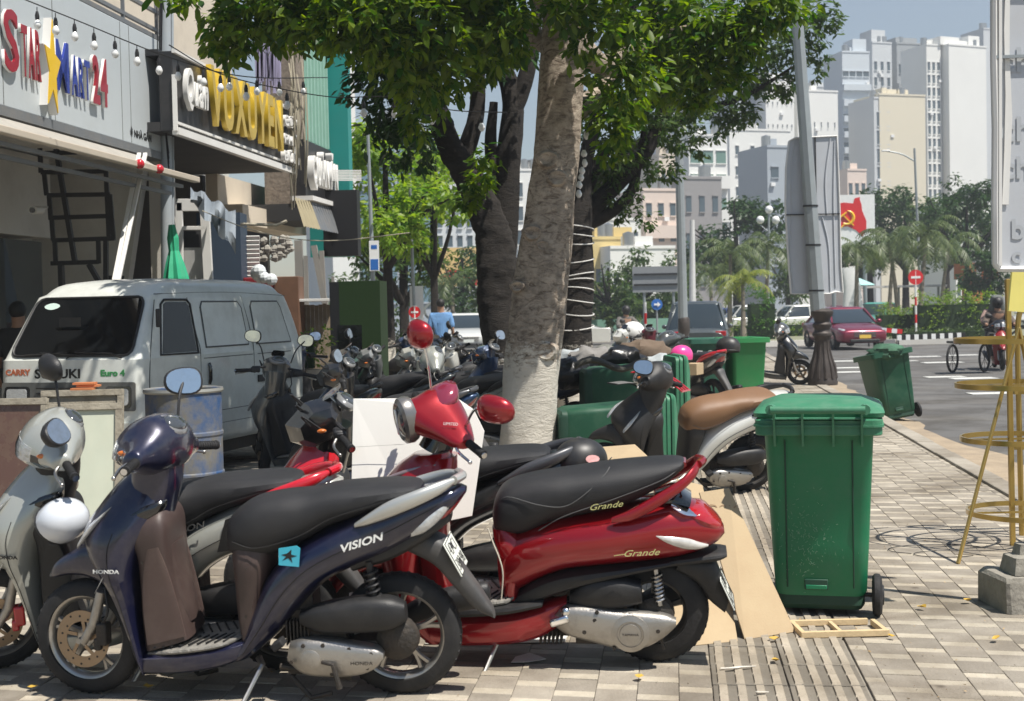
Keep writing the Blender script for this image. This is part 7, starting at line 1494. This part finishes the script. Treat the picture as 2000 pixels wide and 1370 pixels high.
# barrier bars
bar_ = empty('striped_barrier', label='red and white striped barrier along the island edge behind the cart', cat='barrier')
a = P(1690, 642, 49); c = P(1762, 648, 49)
for k in range(7): b = MB(); p = a.lerp(c, k / 7); q = a.lerp(c, (k + 1) / 7); b.bar(p, q, .05, .16); b.build('stripe', (SGR, SWH)[k % 2], bar_, smooth=0)
for k in range(2): b = MB(); p = a.lerp(c, .1 + .8 * k); b.bar((p.x, p.y + .05, zr(49)), (p.x, p.y + .05, p.z), .05, .05); b.build('foot', BKS, bar_, smooth=0)
# ------------------------------------------------------------------ traffic island, far ground
b = MB(); isl = [(1150, 100), (1410, 51), (1600, 52), (1750, 50.5), (1945, 50.5), (2060, 52), (2060, 140), (1150, 140)]
V = [P(px, 640, Y) for px, Y in isl]; V = [(v.x, v.y) for v in V]; b.prism(V, -.5, -.12); b.build('traffic_island', mat('island ground', (.20, .20, .13), .95, var=.4, vs=2), kind='structure', smooth=0)
b = MB(); e = [P(px, 640, Y - .15) for px, Y in isl[1:6]]
for p, q in zip(e, e[1:]): b.bar((p.x, p.y, -.12), (q.x, q.y, -.12), .22, .22)
b.build('island_kerb', mat('pale kerb', (.62, .60, .55), .8, dirt=.3), kind='structure', smooth=0)
b = MB(); b.box((P(1230, 640, 72).x, 72, .25), (8, .05, .9)); b.build('green_hoarding', mat('mint hoarding', (.22, .42, .33), .6), smooth=0, label='low mint green hoarding behind the motorcyclist', cat='hoarding')
# billboards --------------------------------------------------------
Yb = 78; c = P(1660, 430, Yb); bb = empty('billboard', (c.x, Yb, zr(Yb)), label='white billboard with a red dove shape and yellow hammer and sickle', cat='billboard'); h0 = c.z - zr(Yb)
sc = Yb / F; b = MB(); b.box((0, .1, h0), (98 * sc, .12, 98 * sc)); b.build('board', SWH, bb, smooth=0)
def pt(x, y): return ((x - 1660) * sc, -(y - 430) * sc)
dv = [pt(x, y) for x, y in ((1625, 398), (1650, 396), (1667, 398), (1670, 388), (1680, 386), (1680, 392), (1683, 400), (1684, 412), (1692, 432), (1692, 450), (1684, 462), (1672, 450), (1655, 442), (1625, 446))]
b = MB(); b.prism(dv, 0, .02, face_M((0, .03, h0), (0, -1, 0))); b.build('red_dove', SGR, bb, smooth=0)
EY = mat('emblem yellow', (.85, .50, .02), .4); b = MB(); fm = face_M((0, .0, h0), (0, -1, 0))
arc = [(*pt(1654 + 13 * math.cos(t), 425 + 13 * math.sin(t)), 0) for t in [math.radians(-85 + k * 16) for k in range(14)]]
b.tube([tuple(fm @ Vector(p)) for p in arc], [.02, .05, .07, .085, .095, .10, .10, .10, .09, .085, .08, .07, .06, .05], 6); o = b.build('sickle', EY, bb)
b = MB(); b.bar(fm @ Vector((*pt(1645, 419), .02)), fm @ Vector((*pt(1667, 441), .02)), .10, .06); b.bar(fm @ Vector((*pt(1641, 424), .02)), fm @ Vector((*pt(1653, 415), .02)), .16, .08); b.bar(fm @ Vector((*pt(1649, 438), .02)), fm @ Vector((*pt(1642, 445), .02)), .09, .06); b.build('hammer', EY, bb, smooth=0)
for dx in (-.9, .9): b = MB(); b.tube([(dx, .3, 0), (dx, .3, h0)], .12, 8); b.build('post', PST, bb)
b = MB(); b.loft([(-.5, 0, .9, 0, .15), (-.35, 1.2, .7, 1.2, .15), (-.3, 2.4, .5, 2.6, .15), (-.45, 3.3, .3, 3.4, .12)], None); cc = P(1660, 640, 66); b.build('white_sculpture', SWH, M=Matrix.Translation((cc.x, 66, zr(66))), label='smooth white sculptural column below the billboard', cat='sculpture')
Yb = 100; c = P(895, 522, Yb); sc = Yb / F; bb = empty('billboard', (c.x, Yb, zr(Yb)), label='yellow billboard with a red ribbon behind the dark tree', cat='billboard'); h0 = c.z - zr(Yb)
b = MB(); b.box((0, .1, h0), (112 * sc, .2, 76 * sc)); b.build('board', mat('billboard yellow', (.75, .52, .22), .6, var=.1, vs=.3), bb, smooth=0)
b = MB(); b.prism([((x - 895) * sc, -(y - 522) * sc) for x, y in ((860, 538), (880, 527), (905, 530), (935, 540), (948, 556), (925, 558), (900, 545), (880, 543))], 0, .03, face_M((0, 0, h0), (0, -1, 0))); b.build('red_ribbon', SGR, bb, smooth=0)
for dx in (-1.5, 1.5): b = MB(); b.tube([(dx, .3, 0), (dx, .3, h0)], .15, 8); b.build('post', PST, bb)
# ------------------------------------------------------------------ cars
CG = mat('car glass', (.02, .03, .035), .05, 0, 1)
def car(M, m, lab, L=4.4, W=1.73, Hh=1.45, kind='sedan', name='parked_car', face=1, group=None, plate_m=None):
    root = empty(name, M=M, label=lab, cat='car', group=group); zc = .82 if kind != 'pickup' else 1.0; hz = Hh
    def LL(n_, secs, mm, e=3, sub=4, n=20):
        b = MB(); b.loft(secs, None, n=n, sub=sub, e=e); return b.build(n_, mm, root, smooth=40)
    k = W / 2; hood = .78 if kind != 'pickup' else 1.0
    LL('car_body', [(0, .40, 0, .55, k * .72), (.08, .24, .06, .66, k * .90), (.4, .20, .4, hood, k * .98), (1.15, .20, 1.15, hood + .13, k), (2.2, .20, 2.2, hood + .18, k), (L - 1.0, .20, L - 1.0, hood + .20, k), (L - .25, .24, L - .2, hood + .18, k * .94), (L, .42, L, hood + .05, k * .78)], m, e=5)
    r0, r1 = (1.75, L - 1.35) if kind == 'sedan' else ((1.9, L - .6) if kind == 'hatch' else (1.9, L - 1.9))
    z1 = hood + .12
    b = MB(); b.rings([rrect(L - 1.55 if kind == 'sedan' else (r1 - r0 + 1.1), W * .93, .18, z1, 5, (1.0 + L - .55) / 2 if kind == 'sedan' else (r0 + r1) / 2 - .1), rrect(r1 - r0 + .1, W * .72, .16, hz - .08, 5, (r0 + r1) / 2), rrect(r1 - r0 - .1, W * .66, .16, hz - .06, 5, (r0 + r1) / 2)]); b.build('cabin_glass', CG, root, smooth=50)
    b = MB(); b.rings([rrect(r1 - r0 + .12, W * .735, .16, hz - .10, 5, (r0 + r1) / 2), rrect(r1 - r0 + .05, W * .72, .16, hz - .05, 5, (r0 + r1) / 2), rrect(r1 - r0 - .2, W * .6, .16, hz, 5, (r0 + r1) / 2)]); b.build('roof', m, root, smooth=50)
    a0 = 1.0 if kind == 'sedan' else r0 - .65
    for s in (-1, 1):
        b = MB(); b.bar((a0 + .05, s * W * .452, z1), (r0 - .02, s * W * .352, hz - .07), .06, .05); b.build('windscreen_pillar', m, root)
        b = MB(); b.bar(((r0 + r1) / 2, s * W * .462, z1), ((r0 + r1) / 2, s * W * .362, hz - .07), .07, .03); b.build('side_pillar', m, root)
        b = MB(); b.bar((L - .65 if kind == 'sedan' else r1 + .35, s * W * .452, z1), (r1 + .02, s * W * .352, hz - .07), .08, .05); b.build('rear_pillar', m, root)
        for x in (.82, L - .85):
            b = MB(); b.lathe([(.18, -.09), (.29, -.10), (.315, -.06), (.32, 0), (.315, .06), (.29, .10), (.18, .09)], 24, close=True); w_ = b.build('wheel', RUB, root, M=Matrix.Translation((x, s * (k - .09), .32)) @ rotY())
            b = MB(); b.lathe([(0, -.07 * s), (.18, -.07 * s)], 14) if False else b.lathe([(0, -.06), (.19, -.06), (.19, .06), (0, .06)], 14)
            for q in range(5): b.bar((0, 0, s * -.07), (.18 * math.cos(q * 1.257), .18 * math.sin(q * 1.257), s * -.07), .035, .02)
            b.build('rim', ALU, w_)
        b = MB(); b.loft([(.10, .58, .10, .66, .05, s * k * .78), (.16, .56, .2, .70, .10, s * k * .78), (.3, .60, .42, .74, .12, s * k * .80)], None, e=3); b.build('headlight', LENS, root)
        b = MB(); b.sph((a0 + .15, s * (k + .08), z1 + .05), (.05, .09, .07), 10, 6); b.build('wing_mirror', m, root)
        b = MB(); b.box((L - .06, s * k * .72, hood + .02), (.1, .3, .14)); b.build('tail_lamp', RLENS, root, bevel=.02)
    b = MB(); b.box((.03, 0, .50), (.06, W * .48, .20)); g_ = b.build('grille', BLK, root, bevel=.03)
    for q in range(4):
        b = MB(); b.box((-.005, 0, .44 + q * .045), (.02, W * .44, .010)); b.build('grille_bar', CHR, g_, smooth=0)
    b = MB(); b.box((.0, 0, .30), (.05, W * .6, .10)); b.build('lower_grille', BLK, root, bevel=.02)
    b = MB(); b.box((-.015, 0, .44), (.02, .40, .12)); b.build('licence_plate', plate_m or PLATE, root, smooth=0)
    return root
def carM(px, py, yaw, z=None):                              # nose centre on the ground; the nose looks along local -x
    g = G(px, py, -.2); z = zr(g.y) if z is None else z; g = G(px, py, z)
    return Matrix.Translation((g.x, g.y, z)) @ Matrix.Rotation(R(yaw), 4, 'Z')
CRD = paint('crimson car paint', (.20, .012, .035), .4, .1)
car(carM(1690, 683, 96), CRD, 'dark red sedan driving towards the camera on the road at right', plate_m=mat('yellow plate', (.75, .50, .08), .5))
car(carM(1362, 708, 262) @ Matrix.Translation((-5.1, 0, 0)), paint('grey blue car paint', (.07, .085, .09), .4), 'dark grey pick up seen from behind with a wide rear window', L=5.1, W=1.85, Hh=1.72, kind='hatch')
car(carM(1185, 672, 170), WHTP, 'white car passing behind the motorcyclist', Hh=1.45)
MINT = paint('mint taxi paint', (.10, .40, .34), .2)
TP = Matrix.Translation
def farcar(px, Y, yaw, m, lab, **k): c = P(px, 640, Y); car(TP((c.x, Y, zr(Y))) @ Matrix.Rotation(R(yaw), 4, 'Z'), m, lab, group='cars parked beyond the island', **k)
farcar(1690, 74, 60, MINT, 'mint green taxi beyond the hedge behind the red sedan', kind='hatch', Hh=1.6)
farcar(1752, 76, 20, BLKP, 'dark car beyond the hedge left of the no entry sign'); farcar(1600, 80, 40, mat('maroon paint', (.12, .01, .02)), 'maroon car half hidden behind the lamp post'); farcar(1380, 78, 10, WHTP, 'white car above the pick up roof', kind='hatch', Hh=1.6); farcar(1480, 76, 15, WHTP, 'white car beyond the island left of the lamp post', kind='hatch', Hh=1.55)
farcar(1340, 84, 5, mat('blue car paint', (.02, .05, .2), .3, .3, 1), 'blue car far behind the tall street pole'); farcar(1990, 66, 40, WHTP, 'white car behind the rider at the right edge', kind='hatch', Hh=1.55); farcar(1590, 88, 0, WHTP, 'small pale car beyond the lamp post foot')
farcar(915, 52, 95, WHTP, 'white car to the right of the man in blue', kind='hatch', Hh=1.5)
# ------------------------------------------------------------------ people
SKIN = mat('skin', (.34, .19, .12), .55, var=.08); HAIR = mat('black hair', (.01, .009, .008), .6, bump=.4, bs=60)
def body(name, J, E, m, root, sub=2):
    me = bpy.data.meshes.new(name); k = list(J); me.from_pydata([J[x][:3] for x in k], [(k.index(a), k.index(b)) for a, b in E], [])
    o = bpy.data.objects.new(name, me); COL.objects.link(o); o.parent = root; me.materials.append(m)
    o.modifiers.new('skin', 'SKIN'); 
    for i, x in enumerate(k):
        r = J[x][3]; me.skin_vertices[0].data[i].radius = (r, r) if np.isscalar(r) else r; me.skin_vertices[0].data[i].use_root = (i == 0)
    s = o.modifiers.new('sub', 'SUBSURF'); s.levels = sub; s.render_levels = sub
    me.shade_smooth(); return o
SE = [('pel', 'wst'), ('wst', 'cst'), ('cst', 'nek'), ('nek', 'hd0'), ('hd0', 'hd1')]
for s in 'lr': SE += [('pel', 'hip' + s), ('hip' + s, 'kne' + s), ('kne' + s, 'ank' + s), ('ank' + s, 'toe' + s), ('cst', 'sho' + s), ('sho' + s, 'elb' + s), ('elb' + s, 'wri' + s), ('wri' + s, 'han' + s)]
def stand_J(h=1.66, arm=12, stride=.0):
    k = h / 1.7; J = dict(pel=(0, 0, .93, .13), wst=(0, 0, 1.08, .125), cst=(0, 0, 1.30, .14), nek=(0, 0, 1.45, .06), hd0=(0, -.01, 1.53, .075), hd1=(0, -.01, 1.63, .085))
    for s, q in (('l', -1), ('r', 1)):
        y = stride * q; J.update({'hip' + s: (q * .10, 0, .88, .095), 'kne' + s: (q * .11, y * .5, .49, .062), 'ank' + s: (q * .11, y, .09, .042), 'toe' + s: (q * .12, y + .17, .035, .036),
            'sho' + s: (q * .19, 0, 1.38, .062), 'elb' + s: (q * (.19 + .28 * math.sin(R(arm))), -.03, 1.38 - .28 * math.cos(R(arm)), .042), 'wri' + s: (q * (.19 + .40 * math.sin(R(arm))), .06, 1.38 - .52 * math.cos(R(arm)), .030), 'han' + s: (q * (.19 + .40 * math.sin(R(arm))), .10, 1.38 - .61 * math.cos(R(arm)), .036)})
    return {a: tuple(np.array(v[:3]) * k) + (v[3] * k,) for a, v in J.items()}
def garment(name, J, names, E, m, root, grow=.018):
    K = {n: J[n][:3] + (J[n][3] + grow,) for n in names}; return body(name, K, [e for e in E if e[0] in K and e[1] in K], m, root)
def head(root, J, hat=None, hm=HAIR):
    x, y, z, r = J['hd1']; b = MB(); b.sph((x, y - .012, z + .02), (r * 1.02, r * 1.12, r * 1.15), 16, 10); o = b.build('hair' if hat is None else 'helmet', hm, root); return o
g = G(864, 744); J = stand_J(1.66, 10, .12)
mn = empty('person', (g.x, g.y, 0), 0, label='man in a light blue shirt and dark shorts walking away left of the dark tree', cat='person')
body('body', J, SE, SKIN, mn)
BS = mat('blue shirt', (.13, .27, .50), .85, var=.15, vs=14, bump=.4, bs=16); DS = mat('dark shorts', (.035, .035, .032), .85, var=.2)
garment('shirt', J, ['wst', 'pel', 'cst', 'nek', 'shol', 'shor', 'elbl', 'elbr'], SE, BS, mn, .026)
garment('shorts', J, ['pel', 'hipl', 'hipr', 'knel', 'kner'], SE, DS, mn, .028)
b = MB(); x, y, z, r = J['hd1']; b.sph((x, y - .02, z + .02), (r * 1.08, r * 1.1, r * 1.12), 16, 10); b.build('hair', HAIR, mn)
for s in 'lr': b = MB(); t = J['toe' + s]; b.rings([rrect(.095, .26, .04, .0, 3, t[0], t[1] - .06), rrect(.10, .27, .04, .03, 3, t[0], t[1] - .06)]); b.build('sandal', BLK, mn)
def seat_J(lean=.15, arms=.45):
    J = dict(pel=(0, 0, .86, .14), wst=(0, -.02, 1.0, .13), cst=(0, -.02 - lean * .5, 1.22, .145), nek=(0, -lean * .6, 1.38, .06), hd0=(0, -lean * .6 - .02, 1.45, .075), hd1=(0, -lean * .6 - .02, 1.55, .09))
    for s, q in (('l', -1), ('r', 1)): J.update({'hip' + s: (q * .12, -.05, .83, .10), 'kne' + s: (q * .20, -.46, .74, .068), 'ank' + s: (q * .17, -.42, .34, .046), 'toe' + s: (q * .17, -.58, .30, .038), 'sho' + s: (q * .20, -lean * .5, 1.31, .07), 'elb' + s: (q * .30, -.30, 1.12, .048), 'wri' + s: (q * .30, -.52, 1.08, .036), 'han' + s: (q * .30, -.60, 1.07, .036)})
    return J
def rider(M, top, pants, lab, hm, hood=False, name='person'):
    r = empty(name, M=M, label=lab, cat='person'); J = seat_J(); body('body', J, SE, SKIN, r)
    garment('jacket', J, ['wst', 'pel', 'cst', 'nek', 'shol', 'shor', 'elbl', 'elbr', 'wril', 'wrir'], SE, top, r, .028); garment('trousers', J, ['pel', 'hipl', 'hipr', 'knel', 'kner', 'ankl', 'ankr'], SE, pants, r, .02)
    x, y, z, q = J['hd1']; b = MB(); b.sph((x, y, z + .03), (q * 1.35, q * 1.5, q * 1.4), 16, 10, cut=.7); b.build('helmet', hm, r)
    b = MB(); b.sph((x, y - .01, z - .05), (q * .98, q * 1.05, q * .9), 14, 8); b.build('face_cloth', hm if hood else mat('mask cloth', (.05, .05, .055), .9), r)
    if hood: b = MB(); b.loft([(y + .03, z - .25, y + .16, z - .2, .22), (y - .02, z - .05, y + .15, z + .02, .16), (y - .06, z + .12, y + .10, z + .18, .12), (y - .02, z + .17, y + .04, z + .2, .06)], None); o = b.build('hood', mat('grey hood', (.12, .13, .12), .9), r, M=Matrix.Rotation(R(90), 4, 'Z') @ Matrix.Scale(-1, 4, (0, 1, 0)) if False else Matrix.Rotation(R(90), 4, 'Z'))
    return r
def bike_at(px, Y, yaw, pal, lab, z=None):
    c = P(px, 640, Y); z = zr(Y) if z is None else z; M = Matrix.Translation((c.x, Y, z)) @ Matrix.Rotation(R(yaw), 4, 'Z')
    vision(M @ Matrix.Translation((-.75, 0, 0)), pal, lab, brand=False); return M
# rider with pushcart, coming towards the camera (scooter nose is local -x, rider's face local -y)
M = bike_at(1948, 31, 78, dict(body=mat('red black paint', (.25, .01, .01), .3, 0, .8), shield=BLK, rail=BLK, rim=RIMB, head=BLKP, logo='HONDA'), 'small red and black motorcycle pushing a hand cart on the road')
rider(M @ Matrix.Rotation(R(-90), 4, 'Z') @ Matrix.Translation((0, .05, -.06)), mat('brown jacket', (.10, .075, .06), .85), DS, 'rider wrapped in a dark hood and brown jacket pushing the hand cart', BLK, True)
rider(M @ Matrix.Rotation(R(-90), 4, 'Z') @ Matrix.Translation((.0, .42, -.02)), mat('patterned blouse', (.30, .20, .17), .85, var=.6, vs=30), DS, 'passenger in a patterned pinkish blouse behind the hooded rider', BLK)
ct = empty('hand_cart', M=Matrix.Translation(P(1900, 640, 29.6)) , label='black hand cart with thin wheels pushed by the hooded rider', cat='cart'); ct.location.z = zr(29.6)
for dx in (-.45, .25):
    b = MB(); b.lathe([(.27, -.02), (.31, -.02), (.31, .02), (.27, .02)], 26, close=True)
    for k in range(8): b.bar((0, 0, 0), (.28 * math.cos(k * .785), .28 * math.sin(k * .785), 0), .008, .008)
    b.build('wheel', RUB, ct, M=Matrix.Translation((dx, 0, .31)) @ Matrix.Rotation(R(50), 4, 'Z') @ Matrix.Rotation(math.pi / 2, 4, 'X'))
b = MB(); b.box((.1, 0, .66), (1.1, .8, .05)); b.bar((.6, 0, .64), (1.0, .1, .9), .04); b.bar((-.4, -.35, .62), (-.4, -.35, .9), .03); b.build('tray', BLK, ct, smooth=0)
lb_ = empty('striped_bar', label='white bar with black hatching lying across the hand cart', cat='bar'); a = P(1752, 660, 29); c = P(1885, 655, 29)
for k in range(16): b = MB(); p = a.lerp(c, k / 16); q = a.lerp(c, (k + 1) / 16); b.bar(p, q, .06, .11); b.build('hatch', (SWH, BLK)[k % 2], lb_, smooth=0)
# motorcyclist with a white load, far
M = bike_at(1222, 38, 105, dk, 'dark motorbike ridden away between the tree and the pick up')
rider(M @ Matrix.Rotation(R(-90), 4, 'Z') @ Matrix.Translation((0, .05, -.06)), mat('grey jacket', (.13, .12, .11), .9), DS, 'motorcyclist in a grey jacket with dark helmet beyond the fallen bins', BLK)
c = P(1226, 660, 37.5); b = MB(); b.sph((0, 0, 0), (.34, .30, .30), 12, 8); b.build('white_sack', mat('white sack', (.7, .7, .68), .8, bump=1, bs=6), M=Matrix.Translation((c.x + .15, 37.5, c.z + .15)), label='bulky white sack carried behind the motorcyclist', cat='sack')
b = MB(); b.box((0, 0, 0), (.55, .4, .40)); c = P(1172, 655, 37); b.build('white_carton', WHTP, M=Matrix.Translation((c.x, 37, c.z)), label='white carton left of the motorcyclist', cat='carton', bevel=.02)
# person behind the van, at the left edge
c = P(36, 620, 14.6); J = stand_J(1.64, 8); r = empty('person', (c.x, 14.6, 0), 0, label='dark haired person in black standing beyond the van at the left edge', cat='person'); body('body', J, SE, SKIN, r); garment('shirt', J, ['wst', 'pel', 'cst', 'nek', 'shol', 'shor', 'elbl', 'elbr'], SE, BLK, r, .026); garment('trousers', J, ['pel', 'hipl', 'hipr', 'knel', 'kner', 'ankl', 'ankr'], SE, DS, r, .022)
b = MB(); x, y, z, q = J['hd1']; b.sph((x, y - .01, z + .015), (q * 1.12, q * 1.15, q * 1.2), 16, 10); b.build('hair', HAIR, r)
# ------------------------------------------------------------------ far buildings
def building(px0, px1, ytop, Y, depth, m, label, rows=0, cols=0, wm=None, rot=18, name='tower_block', wsz=(.5, .55), margin=.06, top=None, y0=None, side=None, group=None, balc=0):
    a = P(px0, 640, Y); c = P(px1, 640, Y); w = (c.x - a.x) * .95; depth = min(depth, 8); h = P((px0 + px1) / 2, ytop, Y).z + 1
    root = empty(name, M=Matrix.Translation(((a.x + c.x) / 2, Y, -1)) @ Matrix.Rotation(R(rot), 4, 'Z'), label=label, cat='building', group=group)
    b = MB(); b.box((0, depth / 2, h / 2), (w, depth, h)); b.build('wall', m, root, smooth=0)
    wm = wm or FG_
    def grid(W_, face, rows, cols, wsz, proto=[None], z_lo=.18):
        hh = h * (1 - z_lo) ; q = None
        for i in range(rows):
            for j in range(cols):
                u = (j + .5) / cols; v = z_lo + (1 - z_lo - margin) * (i + .5) / rows
                if q is None:
                    b = MB(); sw = W_ / cols * wsz[0]; sh_ = hh / rows * wsz[1]; b.box((0, 0, 0), (sw, .06, sh_)); q = b.build('window', wm, root, smooth=0); o = q
                    b = MB(); b.box((0, -.05, sh_ / 2 + .05), (sw * 1.08, .18, .12)); b.box((0, -.05, -sh_ / 2 - .05), (sw * 1.08, .18, .12)); fr_ = b.build('frame', m, q, smooth=0); fq = fr_
                else:
                    o = q.copy(); COL.objects.link(o); f2 = fq.copy(); COL.objects.link(f2); f2.parent = o
                if face == 0: o.matrix_local = Matrix.Translation((-w / 2 + w * u, -.031, h * v))
                elif face == 1: o.matrix_local = Matrix.Translation((-w / 2 - .031, depth * u, h * v)) @ Matrix.Rotation(-math.pi / 2, 4, 'Z')
                else: o.matrix_local = Matrix.Translation((w / 2 + .031, depth * u, h * v)) @ Matrix.Rotation(math.pi / 2, 4, 'Z')
    if rows: grid(w, 0, rows, cols, wsz)
    if side: grid(depth, side[2] if len(side) > 2 else 1, side[0], side[1], (.45, .6))
    for k in range(balc):
        b = MB(); z = h * (.2 + .72 * k / balc); b.box((0, -.35, z), (w * 1.01, .7, h * .28 / balc)); b.build('balcony', m, root, smooth=0)
    if top:
        for (u, tw, th) in top: b = MB(); b.box((-w / 2 + w * u, depth * .4, h + th / 2), (w * tw, depth * .5, th)); b.build('roof_block', m, root, smooth=0)
    rr = random.Random(int(px0 * 3 + Y))
    for k in range(rr.randint(2, 4)):
        b = MB(); x = rr.uniform(-.4, .4) * w
        if rr.random() < .5: b.lathe([(0, 0), (.6, 0), (.6, 1.3), (0, 1.5)], 12, Matrix.Translation((x, depth * .2, h))); b.build('water_tank', STEEL, root)
        else: b.box((x, depth * .25, h + .5), (rr.uniform(1, 2.5), 1.2, 1.0)); b.build('roof_unit', m, root, smooth=0)
    if Y > 120:
        for k in range(rr.randint(2, 5) if rows > 3 else 0):
            b = MB(); b.box((rr.uniform(-.46, .46) * w, -.2, h * rr.uniform(.3, .92)), (.6, .3, .45)); b.build('air_conditioner', SWH, root, smooth=0)
        b = MB(); b.box((0, -.04, h - .15), (w * 1.01, .12, .3)); b.build('parapet', m, root, smooth=0)
    return root
FG_ = mat('far window', (.06, .09, .11), .25, var=.3, vs=.3)
WB_ = mat('far white wall', (.74, .74, .71), .8, var=.04, vs=.05, dirt=.2, dcol=(.42, .42, .41), ds=.08); GB_ = mat('far grey wall', (.54, .56, .57), .8, var=.08, vs=.05); BG_ = mat('far beige wall', (.66, .60, .46), .85, var=.05, vs=.05); BB_ = mat('far blue grey wall', (.34, .38, .42), .8, var=.08, vs=.05); PK_ = mat('far pink wall', (.66, .55, .48), .85, var=.1, vs=.1); YB_ = mat('far yellow wall', (.60, .47, .20), .85, var=.05); RF_ = mat('roof red', (.28, .09, .06), .8)
building(1846, 1944, 88, 250, 12, WB_, 'blank white tower wall with dark window columns on its left flank, right of the skyline', top=((.15, .5, 1.5), (.8, .3, 2)), rot=24)
building(1812, 1846, 86, 249, 8, WB_, 'slim white tower flank with three columns of dark windows', rows=16, cols=3, wsz=(.5, .6))
building(1713, 1822, 184, 235, 10, BG_, 'beige mid rise wall in front of the grey towers', top=((.2, .1, 1.2), (.6, .05, .8)))
building(1708, 1752, 190, 234, 8, GB_, 'grey stair tower with narrow windows left of the beige wall', rows=9, cols=2, wsz=(.35, .7))
building(1706, 1752, 82, 262, 10, GB_, 'tall grey tower core behind the beige wall', rows=13, cols=3, wsz=(.4, .5), top=((.5, .7, 2.5),))
building(1752, 1815, 84, 266, 10, mat('far dark grey wall', (.30, .32, .33), .8), 'dark grey balconied tower between the core and the white tower', rows=10, cols=3, wsz=(.5, .4), balc=8, top=((.5, .8, 1.2),))
building(1648, 1708, 100, 255, 14, mat('far pale blue wall', (.55, .60, .64), .8, var=.05, vs=.05), 'pale blue grey apartment tower with long balcony bands', rows=14, cols=4, wsz=(.8, .35), balc=12, rot=12, top=((.75, .5, 2.5),))
building(1924, 1946, 55, 300, 8, GB_, 'small tower top peeping out by the grey banner')
building(1560, 1650, 168, 290, 14, GB_, 'hazy grey tower behind the lamp post', rows=8, cols=3)
building(1497, 1562, 152, 230, 14, WB_, 'white block with blank wall left of the lamp post', rows=8, cols=6, wsz=(.12, .12))
building(1556, 1650, 176, 235, 14, WB_, 'wide white block right behind the lamp post', rows=4, cols=6, wsz=(.1, .12))
building(1430, 1500, 160, 232, 14, BB_, 'blue grey wall in shade left of the white block')
building(1420, 1560, 252, 205, 12, WB_, 'white lower house with a row of small windows', rows=7, cols=4, wsz=(.22, .4))
building(1345, 1432, 262, 190, 10, WB_, 'white house with green tinted balconies', rows=6, cols=3, wsz=(.75, .5), balc=4, wm=mat('green glass', (.12, .22, .18), .2))
building(1498, 1566, 284, 175, 8, BB_, 'dark blue grey house next to the white panel', rows=4, cols=2, wsz=(.5, .3))
building(1310, 1350, 210, 215, 10, GB_, 'narrow grey building behind the tall street pole', rows=8, cols=2, wsz=(.5, .4))
building(1330, 1420, 345, 160, 8, mat('far dark roof house', (.26, .25, .25), .8), 'dark gabled house above the round tree', rows=3, cols=3, wsz=(.4, .4))
building(1255, 1335, 368, 155, 8, PK_, 'pinkish terrace house with small balconies', rows=4, cols=3, wsz=(.45, .45), balc=3)
building(1290, 1330, 300, 168, 8, CRM, 'cream narrow house behind the pinkish terrace', rows=5, cols=2, wsz=(.4, .4))
building(1150, 1262, 425, 150, 8, WB_, 'white and brown roofed row behind the yellow house', rows=3, cols=5, wsz=(.4, .4))
building(1148, 1258, 462, 140, 6, YB_, 'yellow house with two small windows', rows=1, cols=3, wsz=(.28, .22)); building(1186, 1330, 480, 138, 5, WB_, 'low white building in front of the yellow house', rows=1, cols=6, wsz=(.4, .3))
building(1000, 1120, 330, 180, 10, WB_, 'white block seen in gaps behind the main trunk', rows=5, cols=4)
building(652, 706, -40, 70, 10, WB_, 'tall blank white tower wall past the teal shop edge')
building(702, 860, 250, 95, 10, BB_, 'glass fronted building with white frames above the bright tree', rows=7, cols=4, wsz=(.85, .7), wm=mat('blue glass', (.14, .22, .27), .15))
building(850, 935, 360, 120, 10, GB_, 'grey block behind the dark tree', rows=6, cols=4)
building(780, 850, 440, 110, 8, BB_, 'blue grey block behind the low grey tree', rows=3, cols=4, wsz=(.7, .5))
building(1655, 1700, 330, 210, 8, PK_, 'faint pinkish building behind the billboard', rows=4, cols=3)
building(1860, 1945, 395, 130, 6, WB_, 'pale facade glimpsed between the leaning tree branches', rows=4, cols=6, wsz=(.5, .5))
building(1895, 1932, 545, 86, 1, mat('orange wall', (.42, .14, .05), .8), 'small orange wall between the dark bushes', name='garden_wall')
b = MB(); c = P(1755, 560, 82); b.box((c.x, 82, c.z), (5.2, 2, .12)); k_ = b.build('kiosk_roof', mat('pale roof', (.55, .52, .5), .6), smooth=0, label='low pale kiosk roof behind the no entry sign', cat='kiosk')
for dx in (-2.4, 0, 2.4): b = MB(); b.bar((c.x + dx, 82, -.3), (c.x + dx, 82, c.z), .12, .12); b.build('kiosk_post', PST, k_, smooth=0)
b = MB(); c = P(1672, 558, 76); b.lathe([(0, .45), (.2, .40), (1.0, .05), (1.02, 0), (0, .02)], 16, Matrix.Translation(c)); b.tube([(c.x, 76, -.3), (c.x, 76, c.z)], .04, 6); b.build('beach_umbrella', mat('pale teal canvas', (.35, .60, .58), .7), label='pale teal market parasol beyond the red sedan', cat='parasol')
# ------------------------------------------------------------------ air
hz = MB(); hz.box((0, 235, 60), (900, 560, 128)); o = hz.build('haze', None, kind='stuff', smooth=0)
hm = bpy.data.materials.new('air'); hm.use_nodes = True; t = hm.node_tree; t.nodes.remove(t.nodes['Principled BSDF']); v = t.nodes.new('ShaderNodeVolumePrincipled'); v.inputs['Color'].default_value = (.88, .93, 1, 1); v.inputs['Density'].default_value = .0011; v.inputs['Anisotropy'].default_value = .2
t.links.new(v.outputs[0], t.nodes['Material Output'].inputs['Volume']); o.data.materials.append(hm); o.display_type = 'WIRE'
